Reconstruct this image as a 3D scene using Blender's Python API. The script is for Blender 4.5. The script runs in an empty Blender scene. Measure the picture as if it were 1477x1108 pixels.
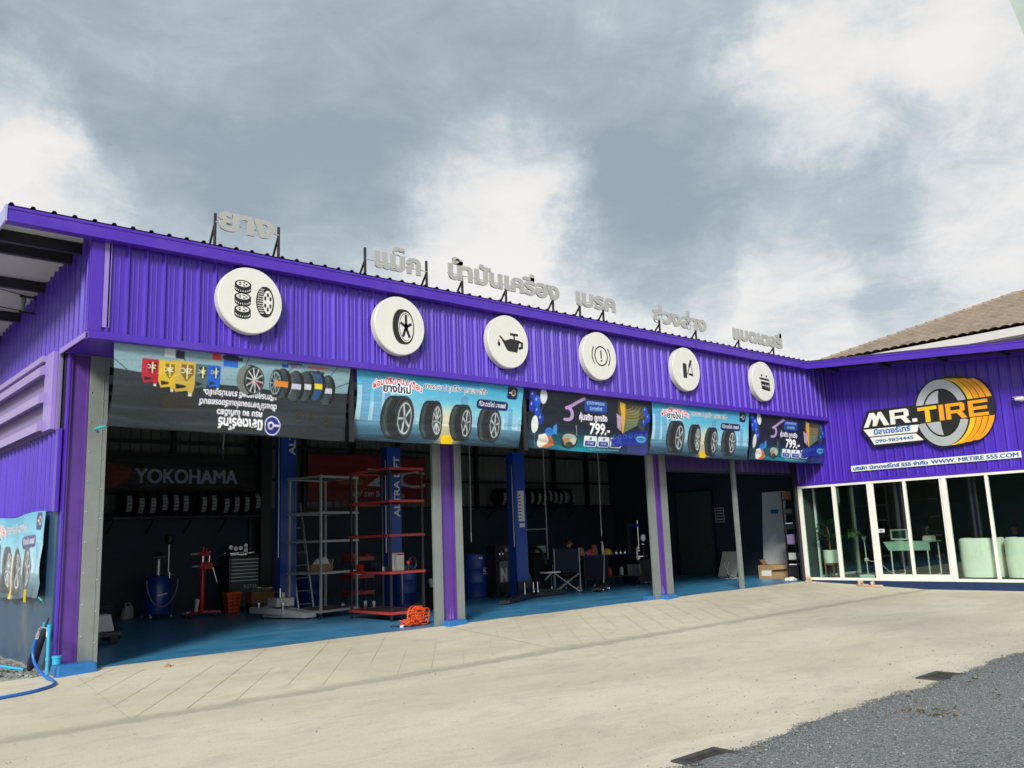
import bpy, bmesh, math, random
import numpy as np
from mathutils import Vector, Matrix
from mathutils.geometry import tessellate_polygon

random.seed(7)
rng = np.random.default_rng(11)
SC = bpy.context.scene
COL = SC.collection
rad = math.radians
V = Vector

# ------------------------------------------------------------------ camera
cam_d = bpy.data.cameras.new('camera')
cam = bpy.data.objects.new('camera', cam_d)
COL.objects.link(cam)
RX = ((0.75054751, 0.08583741, 0.65521781), (-0.6596571, 0.15603109, 0.73519168), (-0.0391274, -0.98401536, 0.173732))
m = Matrix([[RX[i][0], -RX[i][1], -RX[i][2]] for i in range(3)]).to_4x4()
m.translation = (-3.888, -13.285, 1.60)
cam.matrix_world = m
cam_d.sensor_width = 36.0
cam_d.lens = 30.14
cam_d.clip_start = 0.05
cam_d.clip_end = 3000
SC.camera = cam

# ------------------------------------------------------------------ light
SUN = V((-0.66, -0.55, 0.51)).normalized()
sun_d = bpy.data.lights.new('sun', 'SUN')
sun_d.energy = 3.0
sun_d.angle = rad(15)
sun_d.color = (1.0, 0.95, 0.86)
sun = bpy.data.objects.new('sun', sun_d)
COL.objects.link(sun)
sun.rotation_euler = (-SUN).to_track_quat('-Z', 'Y').to_euler()
SC.view_settings.view_transform = 'Standard'
SC.view_settings.look = 'None'
SC.view_settings.exposure = 0.56
SC.view_settings.gamma = 1.0

world = bpy.data.worlds.new('World')
SC.world = world
world.use_nodes = True
wn = world.node_tree
wn.nodes.clear()


def wnode(t, **kw):
    n = wn.nodes.new(t)
    for k, v in kw.items():
        setattr(n, k, v)
    return n


def wmath(op, a, b=None, c=None, clamp=False):
    n = wnode('ShaderNodeMath', operation=op)
    n.use_clamp = clamp
    for i, x in enumerate((a, b, c)):
        if x is None:
            continue
        if isinstance(x, (int, float)):
            n.inputs[i].default_value = x
        else:
            wn.links.new(x, n.inputs[i])
    return n.outputs[0]


def build_sky():
    L = wn.links.new
    out = wnode('ShaderNodeOutputWorld')
    tc = wnode('ShaderNodeTexCoord')
    nrm = wnode('ShaderNodeVectorMath', operation='NORMALIZE')
    L(tc.outputs['Generated'], nrm.inputs[0])
    d = nrm.outputs[0]
    sep = wnode('ShaderNodeSeparateXYZ')
    L(d, sep.inputs[0])
    z = sep.outputs[2]
    zp = wmath('MAXIMUM', z, 0.0)
    # cloud layer coordinates
    den = wmath('ADD', zp, 0.22)
    cx = wmath('DIVIDE', sep.outputs[0], den)
    cy = wmath('DIVIDE', sep.outputs[1], den)
    cmb = wnode('ShaderNodeCombineXYZ')
    L(cx, cmb.inputs[0]); L(cy, cmb.inputs[1])

    def noise(scale, detail, rough, off, dist=0.0):
        mp = wnode('ShaderNodeMapping')
        mp.inputs['Location'].default_value = off
        L(cmb.outputs[0], mp.inputs[0])
        n = wnode('ShaderNodeTexNoise')
        n.inputs['Scale'].default_value = scale
        n.inputs['Detail'].default_value = detail
        n.inputs['Roughness'].default_value = rough
        n.inputs['Distortion'].default_value = dist
        L(mp.outputs[0], n.inputs['Vector'])
        return n.outputs['Fac']
    n1 = noise(0.75, 6, 0.55, (3.1, 7.7, 0.0), 0.4)
    n2 = noise(2.6, 12, 0.66, (9.3, 2.2, 1.0), 0.5)
    n3 = noise(7.5, 12, 0.68, (1.3, 5.2, 3.0), 0.6)
    # thin layered streaks, drawn out along the horizon
    mps = wnode('ShaderNodeMapping'); mps.inputs['Scale'].default_value = (2.4, 2.4, 8.5); mps.inputs['Location'].default_value = (0.7, 2.1, 0.4)
    L(d, mps.inputs[0])
    ns = wnode('ShaderNodeTexNoise'); ns.inputs['Scale'].default_value = 1.9; ns.inputs['Detail'].default_value = 8; ns.inputs['Roughness'].default_value = 0.58; ns.inputs['Distortion'].default_value = 0.6
    L(mps.outputs[0], ns.inputs['Vector'])
    n4 = ns.outputs['Fac']
    # higher sky carries the thick grey layer, the low sky is bright haze
    base = wnode('ShaderNodeMapRange', interpolation_type='SMOOTHSTEP')
    zz = wmath('ADD', z, wmath('MULTIPLY', wmath('SUBTRACT', n2, 0.5), 0.20))
    L(zz, base.inputs[0])
    base.inputs[1].default_value = 0.24
    base.inputs[2].default_value = 0.44
    base.inputs[3].default_value = 0.80
    base.inputs[4].default_value = 0.34
    val = base.outputs[0]
    # breaks in the cloud (direction, radius as cosine, gain)
    wd = wnode('ShaderNodeVectorMath', operation='ADD')
    nv = wnode('ShaderNodeTexNoise')
    nv.inputs['Scale'].default_value = 5.0
    nv.inputs['Detail'].default_value = 12
    nv.inputs['Roughness'].default_value = 0.68
    L(d, nv.inputs['Vector'])
    sc_ = wnode('ShaderNodeVectorMath', operation='SCALE')
    sb = wnode('ShaderNodeVectorMath', operation='SUBTRACT')
    L(nv.outputs['Color'], sb.inputs[0]); sb.inputs[1].default_value = (0.5, 0.5, 0.5)
    L(sb.outputs[0], sc_.inputs[0]); sc_.inputs['Scale'].default_value = 0.20
    L(d, wd.inputs[0]); L(sc_.outputs[0], wd.inputs[1])
    wdn = wnode('ShaderNodeVectorMath', operation='NORMALIZE')
    L(wd.outputs[0], wdn.inputs[0])
    for c, deg, gain in BREAKS:
        dt = wnode('ShaderNodeVectorMath', operation='DOT_PRODUCT')
        L(wdn.outputs[0], dt.inputs[0])
        dt.inputs[1].default_value = V(c).normalized()
        mr = wnode('ShaderNodeMapRange', interpolation_type='SMOOTHSTEP')
        L(dt.outputs['Value'], mr.inputs[0])
        mr.inputs[1].default_value = math.cos(rad(deg))
        mr.inputs[2].default_value = math.cos(rad(deg * 0.15))
        mr.inputs[3].default_value = 0.0
        mr.inputs[4].default_value = gain
        val = wmath('ADD', val, mr.outputs[0])
    val = wmath('ADD', val, wmath('MULTIPLY', wmath('SUBTRACT', n4, 0.5), 0.55))
    val = wmath('ADD', val, wmath('MULTIPLY', wmath('SUBTRACT', n1, 0.5), 0.22))
    val = wmath('ADD', val, wmath('MULTIPLY', wmath('SUBTRACT', n2, 0.5), 0.60))
    val = wmath('ADD', val, wmath('MULTIPLY', wmath('SUBTRACT', n3, 0.5), 0.62), clamp=True)
    ramp = wnode('ShaderNodeValToRGB')
    e = ramp.color_ramp.elements
    e[0].position = 0.0; e[0].color = (0.222, 0.272, 0.310, 1)
    e[1].position = 1.0; e[1].color = (0.635, 0.615, 0.600, 1)
    for p, c in ((0.25, (0.272, 0.325, 0.362, 1)), (0.46, (0.345, 0.395, 0.427, 1)), (0.66, (0.480, 0.502, 0.513, 1)), (0.82, (0.585, 0.575, 0.565, 1))):
        el = e.new(p); el.color = c
    L(val, ramp.inputs[0])
    sky = wnode('ShaderNodeTexSky', sky_type='NISHITA')
    sky.sun_disc = False
    sky.sun_elevation = math.asin(SUN.z)
    sky.sun_rotation = math.atan2(SUN.x, SUN.y)
    bg1 = wnode('ShaderNodeBackground'); bg1.inputs[1].default_value = 0.08
    L(sky.outputs[0], bg1.inputs[0])
    bg2 = wnode('ShaderNodeBackground'); bg2.inputs[1].default_value = 1.0
    L(ramp.outputs[0], bg2.inputs[0])
    mix = wnode('ShaderNodeMixShader'); mix.inputs[0].default_value = 0.93
    L(bg1.outputs[0], mix.inputs[1]); L(bg2.outputs[0], mix.inputs[2])
    L(mix.outputs[0], out.inputs[0])


def pix_dir(px, py):
    c = (px - 738.5, py - 554.0, 1236.59)
    return tuple(sum(RX[i][k] * c[k] for k in range(3)) for i in range(3))


# directions of the cloud breaks and of the heavier cloud lumps seen in the sky
BREAKS = [
    (pix_dir(20, 195), 5.5, 0.40), (pix_dir(230, 290), 8.0, -0.24), (pix_dir(60, 90), 8.0, -0.12),
    (pix_dir(715, 300), 7.5, 0.42), (pix_dir(790, 350), 6.0, 0.12),
    (pix_dir(1250, 85), 9, 0.30), (pix_dir(1475, 15), 7.5, 0.42), (pix_dir(1160, 130), 7, 0.22),
    (pix_dir(1440, 250), 6.0, 0.20), (pix_dir(1330, 240), 8, -0.12),
    (pix_dir(100, 300), 5.0, 0.35),
    (pix_dir(960, 240), 11.0, -0.20), (pix_dir(920, 320), 6.5, -0.36), (pix_dir(420, 300), 7.0, -0.20), (pix_dir(450, 240), 10.0, -0.16), (pix_dir(620, 100), 12.0, -0.12),
    (pix_dir(1020, 425), 3.0, -0.22), (pix_dir(1290, 435), 3.5, -0.2), (pix_dir(1250, 300), 5, -0.15),
]
build_sky()

# ------------------------------------------------------------------ materials
MATS = {}


def pm(name, col, rough=0.5, metal=0.0, var=0.10, scale=6.0, bump=0.0, bscale=40.0, spec=0.5, coat=0.0, dirt=None, stretch=None):
    """principled material with procedural wear; dirt=(colour, amount, scale)"""
    if name in MATS:
        return MATS[name]
    mt = bpy.data.materials.new(name)
    mt.use_nodes = True
    nt = mt.node_tree
    b = nt.nodes['Principled BSDF']
    L = nt.links.new
    b.inputs['Roughness'].default_value = rough
    b.inputs['Metallic'].default_value = metal
    b.inputs['Specular IOR Level'].default_value = spec
    b.inputs['Coat Weight'].default_value = coat
    tc = nt.nodes.new('ShaderNodeTexCoord')
    mp = nt.nodes.new('ShaderNodeMapping')
    if stretch: mp.inputs['Scale'].default_value = stretch
    L(tc.outputs['Object'], mp.inputs[0])
    nz = nt.nodes.new('ShaderNodeTexNoise')
    nz.inputs['Scale'].default_value = scale
    nz.inputs['Detail'].default_value = 6
    nz.inputs['Roughness'].default_value = 0.6
    L(mp.outputs[0], nz.inputs['Vector'])
    rm = nt.nodes.new('ShaderNodeMapRange')
    rm.inputs[1].default_value = 0.3; rm.inputs[2].default_value = 0.7
    rm.inputs[3].default_value = 1 - var; rm.inputs[4].default_value = 1 + var
    L(nz.outputs['Fac'], rm.inputs[0])
    vm = nt.nodes.new('ShaderNodeVectorMath'); vm.operation = 'SCALE'
    vm.inputs[0].default_value = col[:3]
    L(rm.outputs[0], vm.inputs['Scale'])
    cout = vm.outputs[0]
    if dirt:
        dc, am, ds = dirt
        n2 = nt.nodes.new('ShaderNodeTexNoise')
        n2.inputs['Scale'].default_value = ds
        n2.inputs['Detail'].default_value = 8
        n2.inputs['Roughness'].default_value = 0.65
        L(mp.outputs[0], n2.inputs['Vector'])
        r2 = nt.nodes.new('ShaderNodeMapRange'); r2.interpolation_type = 'SMOOTHSTEP'
        r2.inputs[1].default_value = 0.48; r2.inputs[2].default_value = 0.72
        r2.inputs[3].default_value = 0; r2.inputs[4].default_value = am
        L(n2.outputs['Fac'], r2.inputs[0])
        mx = nt.nodes.new('ShaderNodeMix'); mx.data_type = 'RGBA'
        L(r2.outputs[0], mx.inputs[0]); L(cout, mx.inputs[6])
        mx.inputs[7].default_value = (*dc, 1)
        cout = mx.outputs[2]
    L(cout, b.inputs['Base Color'])
    rr = nt.nodes.new('ShaderNodeMapRange')
    rr.inputs[3].default_value = max(0.02, rough - 0.08); rr.inputs[4].default_value = min(1, rough + 0.08)
    L(nz.outputs['Fac'], rr.inputs[0]); L(rr.outputs[0], b.inputs['Roughness'])
    if bump:
        n3 = nt.nodes.new('ShaderNodeTexNoise')
        n3.inputs['Scale'].default_value = bscale
        n3.inputs['Detail'].default_value = 5
        L(tc.outputs['Object'], n3.inputs['Vector'])
        bp = nt.nodes.new('ShaderNodeBump')
        bp.inputs['Strength'].default_value = bump
        bp.inputs['Distance'].default_value = 0.02
        L(n3.outputs['Fac'], bp.inputs['Height'])
        L(bp.outputs[0], b.inputs['Normal'])
    MATS[name] = mt
    return mt


PURPLE = pm('purple_paint', (0.060, 0.0195, 0.420), 0.36, var=0.12, scale=1.6, spec=0.65, bump=0.16, bscale=1.7, dirt=((0.10, 0.05, 0.45), 0.30, 1.3), stretch=(2.5, 2.5, 0.22))


def sheet_tone(mt, width=0.76, amount=0.09):
    """each sheet of cladding has faded a little differently"""
    nt = mt.node_tree; L = nt.links.new
    b = nt.nodes['Principled BSDF']
    src = b.inputs['Base Color'].links[0].from_socket
    tc = nt.nodes.new('ShaderNodeTexCoord')
    sp = nt.nodes.new('ShaderNodeSeparateXYZ'); L(tc.outputs['Object'], sp.inputs[0])
    ad = nt.nodes.new('ShaderNodeMath'); ad.operation = 'ADD'; L(sp.outputs[0], ad.inputs[0]); L(sp.outputs[1], ad.inputs[1])
    dv = nt.nodes.new('ShaderNodeMath'); dv.operation = 'DIVIDE'; L(ad.outputs[0], dv.inputs[0]); dv.inputs[1].default_value = width
    fl = nt.nodes.new('ShaderNodeMath'); fl.operation = 'FLOOR'; L(dv.outputs[0], fl.inputs[0])
    wn_ = nt.nodes.new('ShaderNodeTexWhiteNoise'); wn_.noise_dimensions = '1D'; L(fl.outputs[0], wn_.inputs['W'])
    mr = nt.nodes.new('ShaderNodeMapRange'); mr.inputs[3].default_value = 1 - amount; mr.inputs[4].default_value = 1 + amount
    L(wn_.outputs['Value'], mr.inputs[0])
    vm = nt.nodes.new('ShaderNodeVectorMath'); vm.operation = 'SCALE'
    L(src, vm.inputs[0]); L(mr.outputs[0], vm.inputs['Scale']); L(vm.outputs[0], b.inputs['Base Color'])


sheet_tone(PURPLE)
PURPLE_TRIM = pm('purple_trim', (0.066, 0.021, 0.40), 0.36, var=0.08, scale=1.5, dirt=((0.13, 0.07, 0.45), 0.3, 1.2))
PURPLE_COL = pm('purple_column', (0.085, 0.029, 0.24), 0.55, var=0.12, scale=3.0, dirt=((0.05, 0.03, 0.12), 0.4, 2.5))
LILAC = pm('lilac_flashing', (0.27, 0.19, 0.56), 0.32, var=0.08, scale=2.0, dirt=((0.25, 0.18, 0.55), 0.5, 3.0))
LOUVRE = pm('louvre_lilac', (0.30, 0.235, 0.50), 0.38, var=0.06, scale=3.0)
LOUVRE_BACK = pm('louvre_back', (0.20, 0.15, 0.33), 0.5, var=0.06)
GREY_POST = pm('grey_galvanised', (0.215, 0.24, 0.24), 0.48, 0.25, var=0.10, scale=2.5, dirt=((0.20, 0.21, 0.20), 0.5, 3.0))
BLUE_EDGE = pm('blue_kerb_paint', (0.018, 0.155, 0.42), 0.45, var=0.14, scale=7, bump=0.25, dirt=((0.10, 0.20, 0.33), 0.45, 5))
SIDE_BLUE = pm('blue_wall_paint', (0.030, 0.078, 0.15), 0.36, var=0.18, scale=2.5, dirt=((0.15, 0.17, 0.18), 0.5, 1.6), stretch=(1, 1, 0.5))
ROOF_TOP = pm('roof_sheet_dark', (0.05, 0.04, 0.10), 0.5, var=0.1)
ROOF_LINE = pm('roof_lining_white', (0.52, 0.53, 0.53), 0.6, var=0.06, scale=1.0)
STEEL_BLK = pm('black_steel', (0.013, 0.014, 0.018), 0.45, var=0.2)
RUST_BLK = pm('black_steel_worn', (0.022, 0.018, 0.017), 0.6, var=0.3, dirt=((0.09, 0.04, 0.025), 0.5, 9))
DARKWALL = pm('navy_wall', (0.020, 0.034, 0.055), 0.65, var=0.2, scale=1.2, dirt=((0.03, 0.04, 0.05), 0.4, 2))
SHEET_GREY = pm('grey_wall_sheet', (0.16, 0.17, 0.16), 0.5, 0.1, var=0.1, scale=1.0)
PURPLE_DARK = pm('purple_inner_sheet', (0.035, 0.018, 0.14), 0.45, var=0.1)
WHITE_PAINT = pm('white_paint', (0.74, 0.74, 0.70), 0.4, var=0.05, scale=3)
OFFWHITE = pm('offwhite_disc', (0.66, 0.67, 0.635), 0.45, var=0.04, scale=2, dirt=((0.5, 0.5, 0.46), 0.25, 3))
DISC_RIM = pm('disc_rim', (0.60, 0.60, 0.56), 0.5, var=0.06)
BLACK = pm('black_vinyl', (0.012, 0.014, 0.014), 0.45, var=0.1)
LETTER = pm('letter_white', (0.37, 0.375, 0.365), 0.5, var=0.05, scale=2)
RUBBER = pm('tyre_rubber', (0.012, 0.012, 0.013), 0.7, var=0.15, scale=15)
PAPER = pm('paper_label', (0.62, 0.63, 0.60), 0.7, var=0.06)
BLUE_MACH = pm('blue_machine', (0.006, 0.045, 0.30), 0.32, var=0.08, coat=0.2)
BLUE_LIFT = pm('blue_lift', (0.008, 0.062, 0.36), 0.35, var=0.08, scale=3, dirt=((0.01, 0.03, 0.12), 0.35, 3))
BLUE_DRUM = pm('blue_drum_plastic', (0.006, 0.040, 0.24), 0.4, var=0.08)
RED_MACH = pm('red_machine', (0.52, 0.022, 0.022), 0.32, var=0.08, coat=0.2)
RED_SHELF = pm('red_shelf', (0.42, 0.045, 0.038), 0.45, var=0.12, scale=5)
ORANGE = pm('orange_plastic', (0.75, 0.105, 0.02), 0.4, var=0.08)
CHROME = pm('chrome', (0.75, 0.76, 0.78), 0.16, 1.0, var=0.05)
ALU = pm('aluminium', (0.55, 0.56, 0.56), 0.34, 0.8, var=0.08)
LTGREY = pm('light_grey_paint', (0.42, 0.44, 0.45), 0.45, var=0.10, dirt=((0.16, 0.17, 0.17), 0.5, 6))
DKGREEN = pm('dark_green_cabinet', (0.012, 0.045, 0.042), 0.35, var=0.08)
WOOD = pm('wood_brown', (0.24, 0.115, 0.045), 0.6, var=0.2, scale=12)
CARD = pm('cardboard', (0.33, 0.205, 0.105), 0.75, var=0.14, scale=5, dirt=((0.2, 0.12, 0.06), 0.4, 4))
TEAL = pm('teal_plastic', (0.02, 0.24, 0.22), 0.4)
NAVY_FAB = pm('navy_fabric', (0.008, 0.012, 0.028), 0.85, var=0.2, scale=30, bump=0.2)
NAVY_SHIRT = pm('navy_shirt', (0.010, 0.016, 0.075), 0.8, var=0.2, scale=12)
BLUE_SHIRT = pm('blue_shirt', (0.012, 0.055, 0.32), 0.8, var=0.2, scale=12)
SKIN = pm('skin', (0.42, 0.20, 0.12), 0.5, var=0.06)
HAIR = pm('hair_black', (0.012, 0.009, 0.008), 0.5, var=0.2, scale=60)
TROUSER = pm('dark_trousers', (0.014, 0.015, 0.02), 0.85, var=0.2, scale=20)
MINT = pm('cream_upholstery', (0.80, 0.79, 0.72), 0.65, var=0.06, scale=6, bump=0.1, bscale=60)
MINT_TOP = pm('mint_laminate', (0.40, 0.62, 0.50), 0.35, var=0.05)
POT = pm('white_ceramic', (0.70, 0.73, 0.68), 0.3, var=0.04)
LEAF = pm('leaf_green', (0.045, 0.13, 0.025), 0.42, var=0.35, scale=4)
LEAF2 = pm('leaf_dark', (0.03, 0.085, 0.025), 0.42, var=0.35, scale=4)
SOIL = pm('soil', (0.03, 0.02, 0.012), 0.9, var=0.3)
SAND = pm('beige_rubber', (0.50, 0.36, 0.24), 0.7, var=0.15, scale=8)
HOSE = pm('blue_hose', (0.012, 0.12, 0.45), 0.35, var=0.08)
CYAN = pm('cyan_pvc', (0.03, 0.36, 0.62), 0.35, var=0.06)
PLINTH = pm('navy_plinth', (0.010, 0.030, 0.10), 0.45, var=0.15)
PINK = pm('pink_cloth', (0.60, 0.05, 0.16), 0.8, var=0.3, scale=20)
YELLOW = pm('yellow_plastic', (0.62, 0.44, 0.03), 0.45)
GREYPLATE = pm('grey_board', (0.60, 0.64, 0.66), 0.5, var=0.05)
GREENDOOR = pm('grey_green_door', (0.045, 0.060, 0.058), 0.5, var=0.1)
IRON = pm('cast_iron', (0.075, 0.073, 0.07), 0.6, 0.4, var=0.25, scale=10)
PIT = pm('drain_pit', (0.006, 0.006, 0.006), 0.9)
CEIL = pm('ceiling_board', (0.25, 0.27, 0.27), 0.7)
ROOMWALL = pm('room_wall', (0.06, 0.075, 0.08), 0.7, var=0.08)
ROOMFLOOR = pm('room_floor', (0.10, 0.13, 0.13), 0.3, var=0.1)
ORANGE_LOGO = pm('amber_acrylic', (0.80, 0.33, 0.012), 0.35, var=0.03)
YEL_LOGO = pm('yellow_acrylic', (0.82, 0.48, 0.015), 0.35, var=0.03)
SILVER_LOGO = pm('silver_acrylic', (0.50, 0.54, 0.54), 0.32, 0.35, var=0.10, scale=1.5)
WHITE_LOGO = pm('white_acrylic', (0.72, 0.73, 0.68), 0.4, var=0.03)
BLUE_LOGO = pm('blue_lettering', (0.01, 0.13, 0.36), 0.4, var=0.05)
NBR_TILE = None


def concrete_mat():
    mt = bpy.data.materials.new('concrete_apron')
    mt.use_nodes = True
    nt = mt.node_tree; L = nt.links.new
    b = nt.nodes['Principled BSDF']
    tc = nt.nodes.new('ShaderNodeTexCoord')

    def nz(scale, det, rough, stretch=(1, 1, 1), dist=0.0):
        mp = nt.nodes.new('ShaderNodeMapping'); mp.inputs['Scale'].default_value = stretch
        L(tc.outputs['Object'], mp.inputs[0])
        n = nt.nodes.new('ShaderNodeTexNoise')
        n.inputs['Scale'].default_value = scale; n.inputs['Detail'].default_value = det
        n.inputs['Roughness'].default_value = rough; n.inputs['Distortion'].default_value = dist
        L(mp.outputs[0], n.inputs['Vector'])
        return n.outputs['Fac']

    def ramp(f, a, c, lo, hi):
        r = nt.nodes.new('ShaderNodeMapRange'); r.interpolation_type = 'SMOOTHSTEP'
        r.inputs[1].default_value = a; r.inputs[2].default_value = c
        r.inputs[3].default_value = lo; r.inputs[4].default_value = hi
        L(f, r.inputs[0]); return r.outputs[0]

    def mix(f, a, c):
        x = nt.nodes.new('ShaderNodeMix'); x.data_type = 'RGBA'
        L(f, x.inputs[0])
        for s, v in ((6, a), (7, c)):
            if isinstance(v, tuple): x.inputs[s].default_value = (*v, 1)
            else: L(v, x.inputs[s])
        return x.outputs[2]
    big = nz(0.55, 6, 0.6, (0.5, 1.2, 1), 0.4)
    col = mix(ramp(big, 0.35, 0.68, 0, 1), (0.565, 0.515, 0.400), (0.670, 0.620, 0.495))
    med = nz(3.2, 9, 0.72, (0.8, 1.25, 1), 0.5)
    col = mix(ramp(med, 0.50, 0.74, 0, 0.42), col, (0.36, 0.33, 0.265))
    blot = nz(1.3, 9, 0.72, (0.6, 1.1, 1), 1.0)
    col = mix(ramp(blot, 0.48, 0.72, 0, 0.42), col, (0.39, 0.365, 0.30))
    streak = nz(1.5, 8, 0.68, (0.55, 1.7, 1), 0.8)
    col = mix(ramp(streak, 0.52, 0.72, 0, 0.38), col, (0.40, 0.38, 0.315))
    fine = nz(85, 4, 0.7)
    col = mix(ramp(fine, 0.42, 0.68, 0, 0.40), col, (0.33, 0.305, 0.245))
    speck = nz(26, 3, 0.5)
    col = mix(ramp(speck, 0.70, 0.76, 0, 0.75), col, (0.14, 0.12, 0.095))
    # strip of washed-out silt along the gutter between ramp and yard slab
    sp = nt.nodes.new('ShaderNodeSeparateXYZ'); L(tc.outputs['Object'], sp.inputs[0])
    wob = nt.nodes.new('ShaderNodeMath'); wob.operation = 'MULTIPLY_ADD'
    L(med, wob.inputs[0]); wob.inputs[1].default_value = 0.55; L(sp.outputs[1], wob.inputs[2])
    ab = nt.nodes.new('ShaderNodeMath'); ab.operation = 'ADD'; L(wob.outputs[0], ab.inputs[0]); ab.inputs[1].default_value = 3.14
    aa = nt.nodes.new('ShaderNodeMath'); aa.operation = 'ABSOLUTE'; L(ab.outputs[0], aa.inputs[0])
    col = mix(ramp(aa.outputs[0], 0.04, 0.24, 0.48, 0.0), col, (0.24, 0.225, 0.18))
    # damp gravel dust towards the edge of the slab
    wob2 = nt.nodes.new('ShaderNodeMath'); wob2.operation = 'MULTIPLY_ADD'
    L(big, wob2.inputs[0]); wob2.inputs[1].default_value = 1.2; L(sp.outputs[1], wob2.inputs[2])
    col = mix(ramp(wob2.outputs[0], -8.35, -7.9, 0.28, 0.0), col, (0.33, 0.30, 0.235))
    L(col, b.inputs['Base Color'])
    b.inputs['Roughness'].default_value = 0.82
    b.inputs['Specular IOR Level'].default_value = 0.3
    bp = nt.nodes.new('ShaderNodeBump'); bp.inputs['Strength'].default_value = 0.35; bp.inputs['Distance'].default_value = 0.01
    L(fine, bp.inputs['Height']); L(bp.outputs[0], b.inputs['Normal'])
    return mt


def floor_mat():
    mt = bpy.data.materials.new('blue_epoxy_floor')
    mt.use_nodes = True
    nt = mt.node_tree; L = nt.links.new
    b = nt.nodes['Principled BSDF']
    tc = nt.nodes.new('ShaderNodeTexCoord')
    n = nt.nodes.new('ShaderNodeTexNoise'); n.inputs['Scale'].default_value = 1.6; n.inputs['Detail'].default_value = 9; n.inputs['Roughness'].default_value = 0.68
    mp = nt.nodes.new('ShaderNodeMapping'); mp.inputs['Scale'].default_value = (0.5, 1.5, 1)
    L(tc.outputs['Object'], mp.inputs[0]); L(mp.outputs[0], n.inputs['Vector'])
    r = nt.nodes.new('ShaderNodeValToRGB')
    r.color_ramp.elements[0].position = 0.35; r.color_ramp.elements[0].color = (0.022, 0.180, 0.390, 1)
    r.color_ramp.elements[1].position = 0.72; r.color_ramp.elements[1].color = (0.095, 0.315, 0.510, 1)
    L(n.outputs['Fac'], r.inputs[0])
    w = nt.nodes.new('ShaderNodeTexNoise'); w.inputs['Scale'].default_value = 7; w.inputs['Detail'].default_value = 8; w.inputs['Distortion'].default_value = 1.2
    mp2 = nt.nodes.new('ShaderNodeMapping'); mp2.inputs['Scale'].default_value = (0.35, 2.5, 1)
    L(tc.outputs['Object'], mp2.inputs[0]); L(mp2.outputs[0], w.inputs['Vector'])
    wr = nt.nodes.new('ShaderNodeMapRange'); wr.inputs[1].default_value = 0.66; wr.inputs[2].default_value = 0.8; wr.inputs[4].default_value = 0.5
    L(w.outputs['Fac'], wr.inputs[0])
    mx = nt.nodes.new('ShaderNodeMix'); mx.data_type = 'RGBA'
    L(wr.outputs[0], mx.inputs[0]); L(r.outputs[0], mx.inputs[6]); mx.inputs[7].default_value = (0.25, 0.33, 0.38, 1)
    L(mx.outputs[2], b.inputs['Base Color'])
    rr = nt.nodes.new('ShaderNodeMapRange'); rr.inputs[3].default_value = 0.18; rr.inputs[4].default_value = 0.5
    L(n.outputs['Fac'], rr.inputs[0]); L(rr.outputs[0], b.inputs['Roughness'])
    return mt


def gravel_mat(name, island):
    mt = bpy.data.materials.new(name)
    mt.use_nodes = True
    nt = mt.node_tree; L = nt.links.new
    b = nt.nodes['Principled BSDF']
    b.inputs['Roughness'].default_value = 0.85
    r = nt.nodes.new('ShaderNodeValToRGB')
    e = r.color_ramp.elements
    e[0].position = 0.0; e[0].color = (0.095, 0.106, 0.112, 1)
    e[1].position = 1.0; e[1].color = (0.34, 0.34, 0.33, 1)
    for p, c in ((0.35, (0.148, 0.163, 0.171, 1)), (0.75, (0.190, 0.206, 0.213, 1)), (0.95, (0.205, 0.210, 0.205, 1))):
        x = e.new(p); x.color = c
    if island:
        g = nt.nodes.new('ShaderNodeNewGeometry')
        L(g.outputs['Random Per Island'], r.inputs[0])
    else:
        tc = nt.nodes.new('ShaderNodeTexCoord')
        v = nt.nodes.new('ShaderNodeTexVoronoi'); v.inputs['Scale'].default_value = 42
        L(tc.outputs['Object'], v.inputs['Vector'])
        s = nt.nodes.new('ShaderNodeSeparateColor'); L(v.outputs['Color'], s.inputs[0])
        L(s.outputs[0], r.inputs[0])
        bp = nt.nodes.new('ShaderNodeBump'); bp.inputs['Strength'].default_value = 0.8; bp.inputs['Distance'].default_value = 0.02
        bp.invert = True
        L(v.outputs['Distance'], bp.inputs['Height']); L(bp.outputs[0], b.inputs['Normal'])
    L(r.outputs[0], b.inputs['Base Color'])
    return mt


def glass_mat():
    mt = bpy.data.materials.new('green_tinted_glass')
    mt.use_nodes = True
    nt = mt.node_tree; L = nt.links.new
    nt.nodes.clear()
    o = nt.nodes.new('ShaderNodeOutputMaterial')
    t = nt.nodes.new('ShaderNodeBsdfTransparent'); t.inputs[0].default_value = (0.88, 0.955, 0.91, 1)
    g = nt.nodes.new('ShaderNodeBsdfGlossy'); g.inputs['Roughness'].default_value = 0.02; g.inputs['Color'].default_value = (0.9, 1, 0.95, 1)
    lw = nt.nodes.new('ShaderNodeLayerWeight'); lw.inputs[0].default_value = 0.5
    p5 = nt.nodes.new('ShaderNodeMath'); p5.operation = 'POWER'; p5.inputs[1].default_value = 5.0
    L(lw.outputs['Facing'], p5.inputs[0])
    f = nt.nodes.new('ShaderNodeMath'); f.operation = 'MULTIPLY_ADD'; f.inputs[1].default_value = 0.94; f.inputs[2].default_value = 0.075
    L(p5.outputs[0], f.inputs[0])
    mx = nt.nodes.new('ShaderNodeMixShader')
    L(f.outputs[0], mx.inputs[0]); L(t.outputs[0], mx.inputs[1]); L(g.outputs[0], mx.inputs[2])
    L(mx.outputs[0], o.inputs[0])
    return mt


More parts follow.
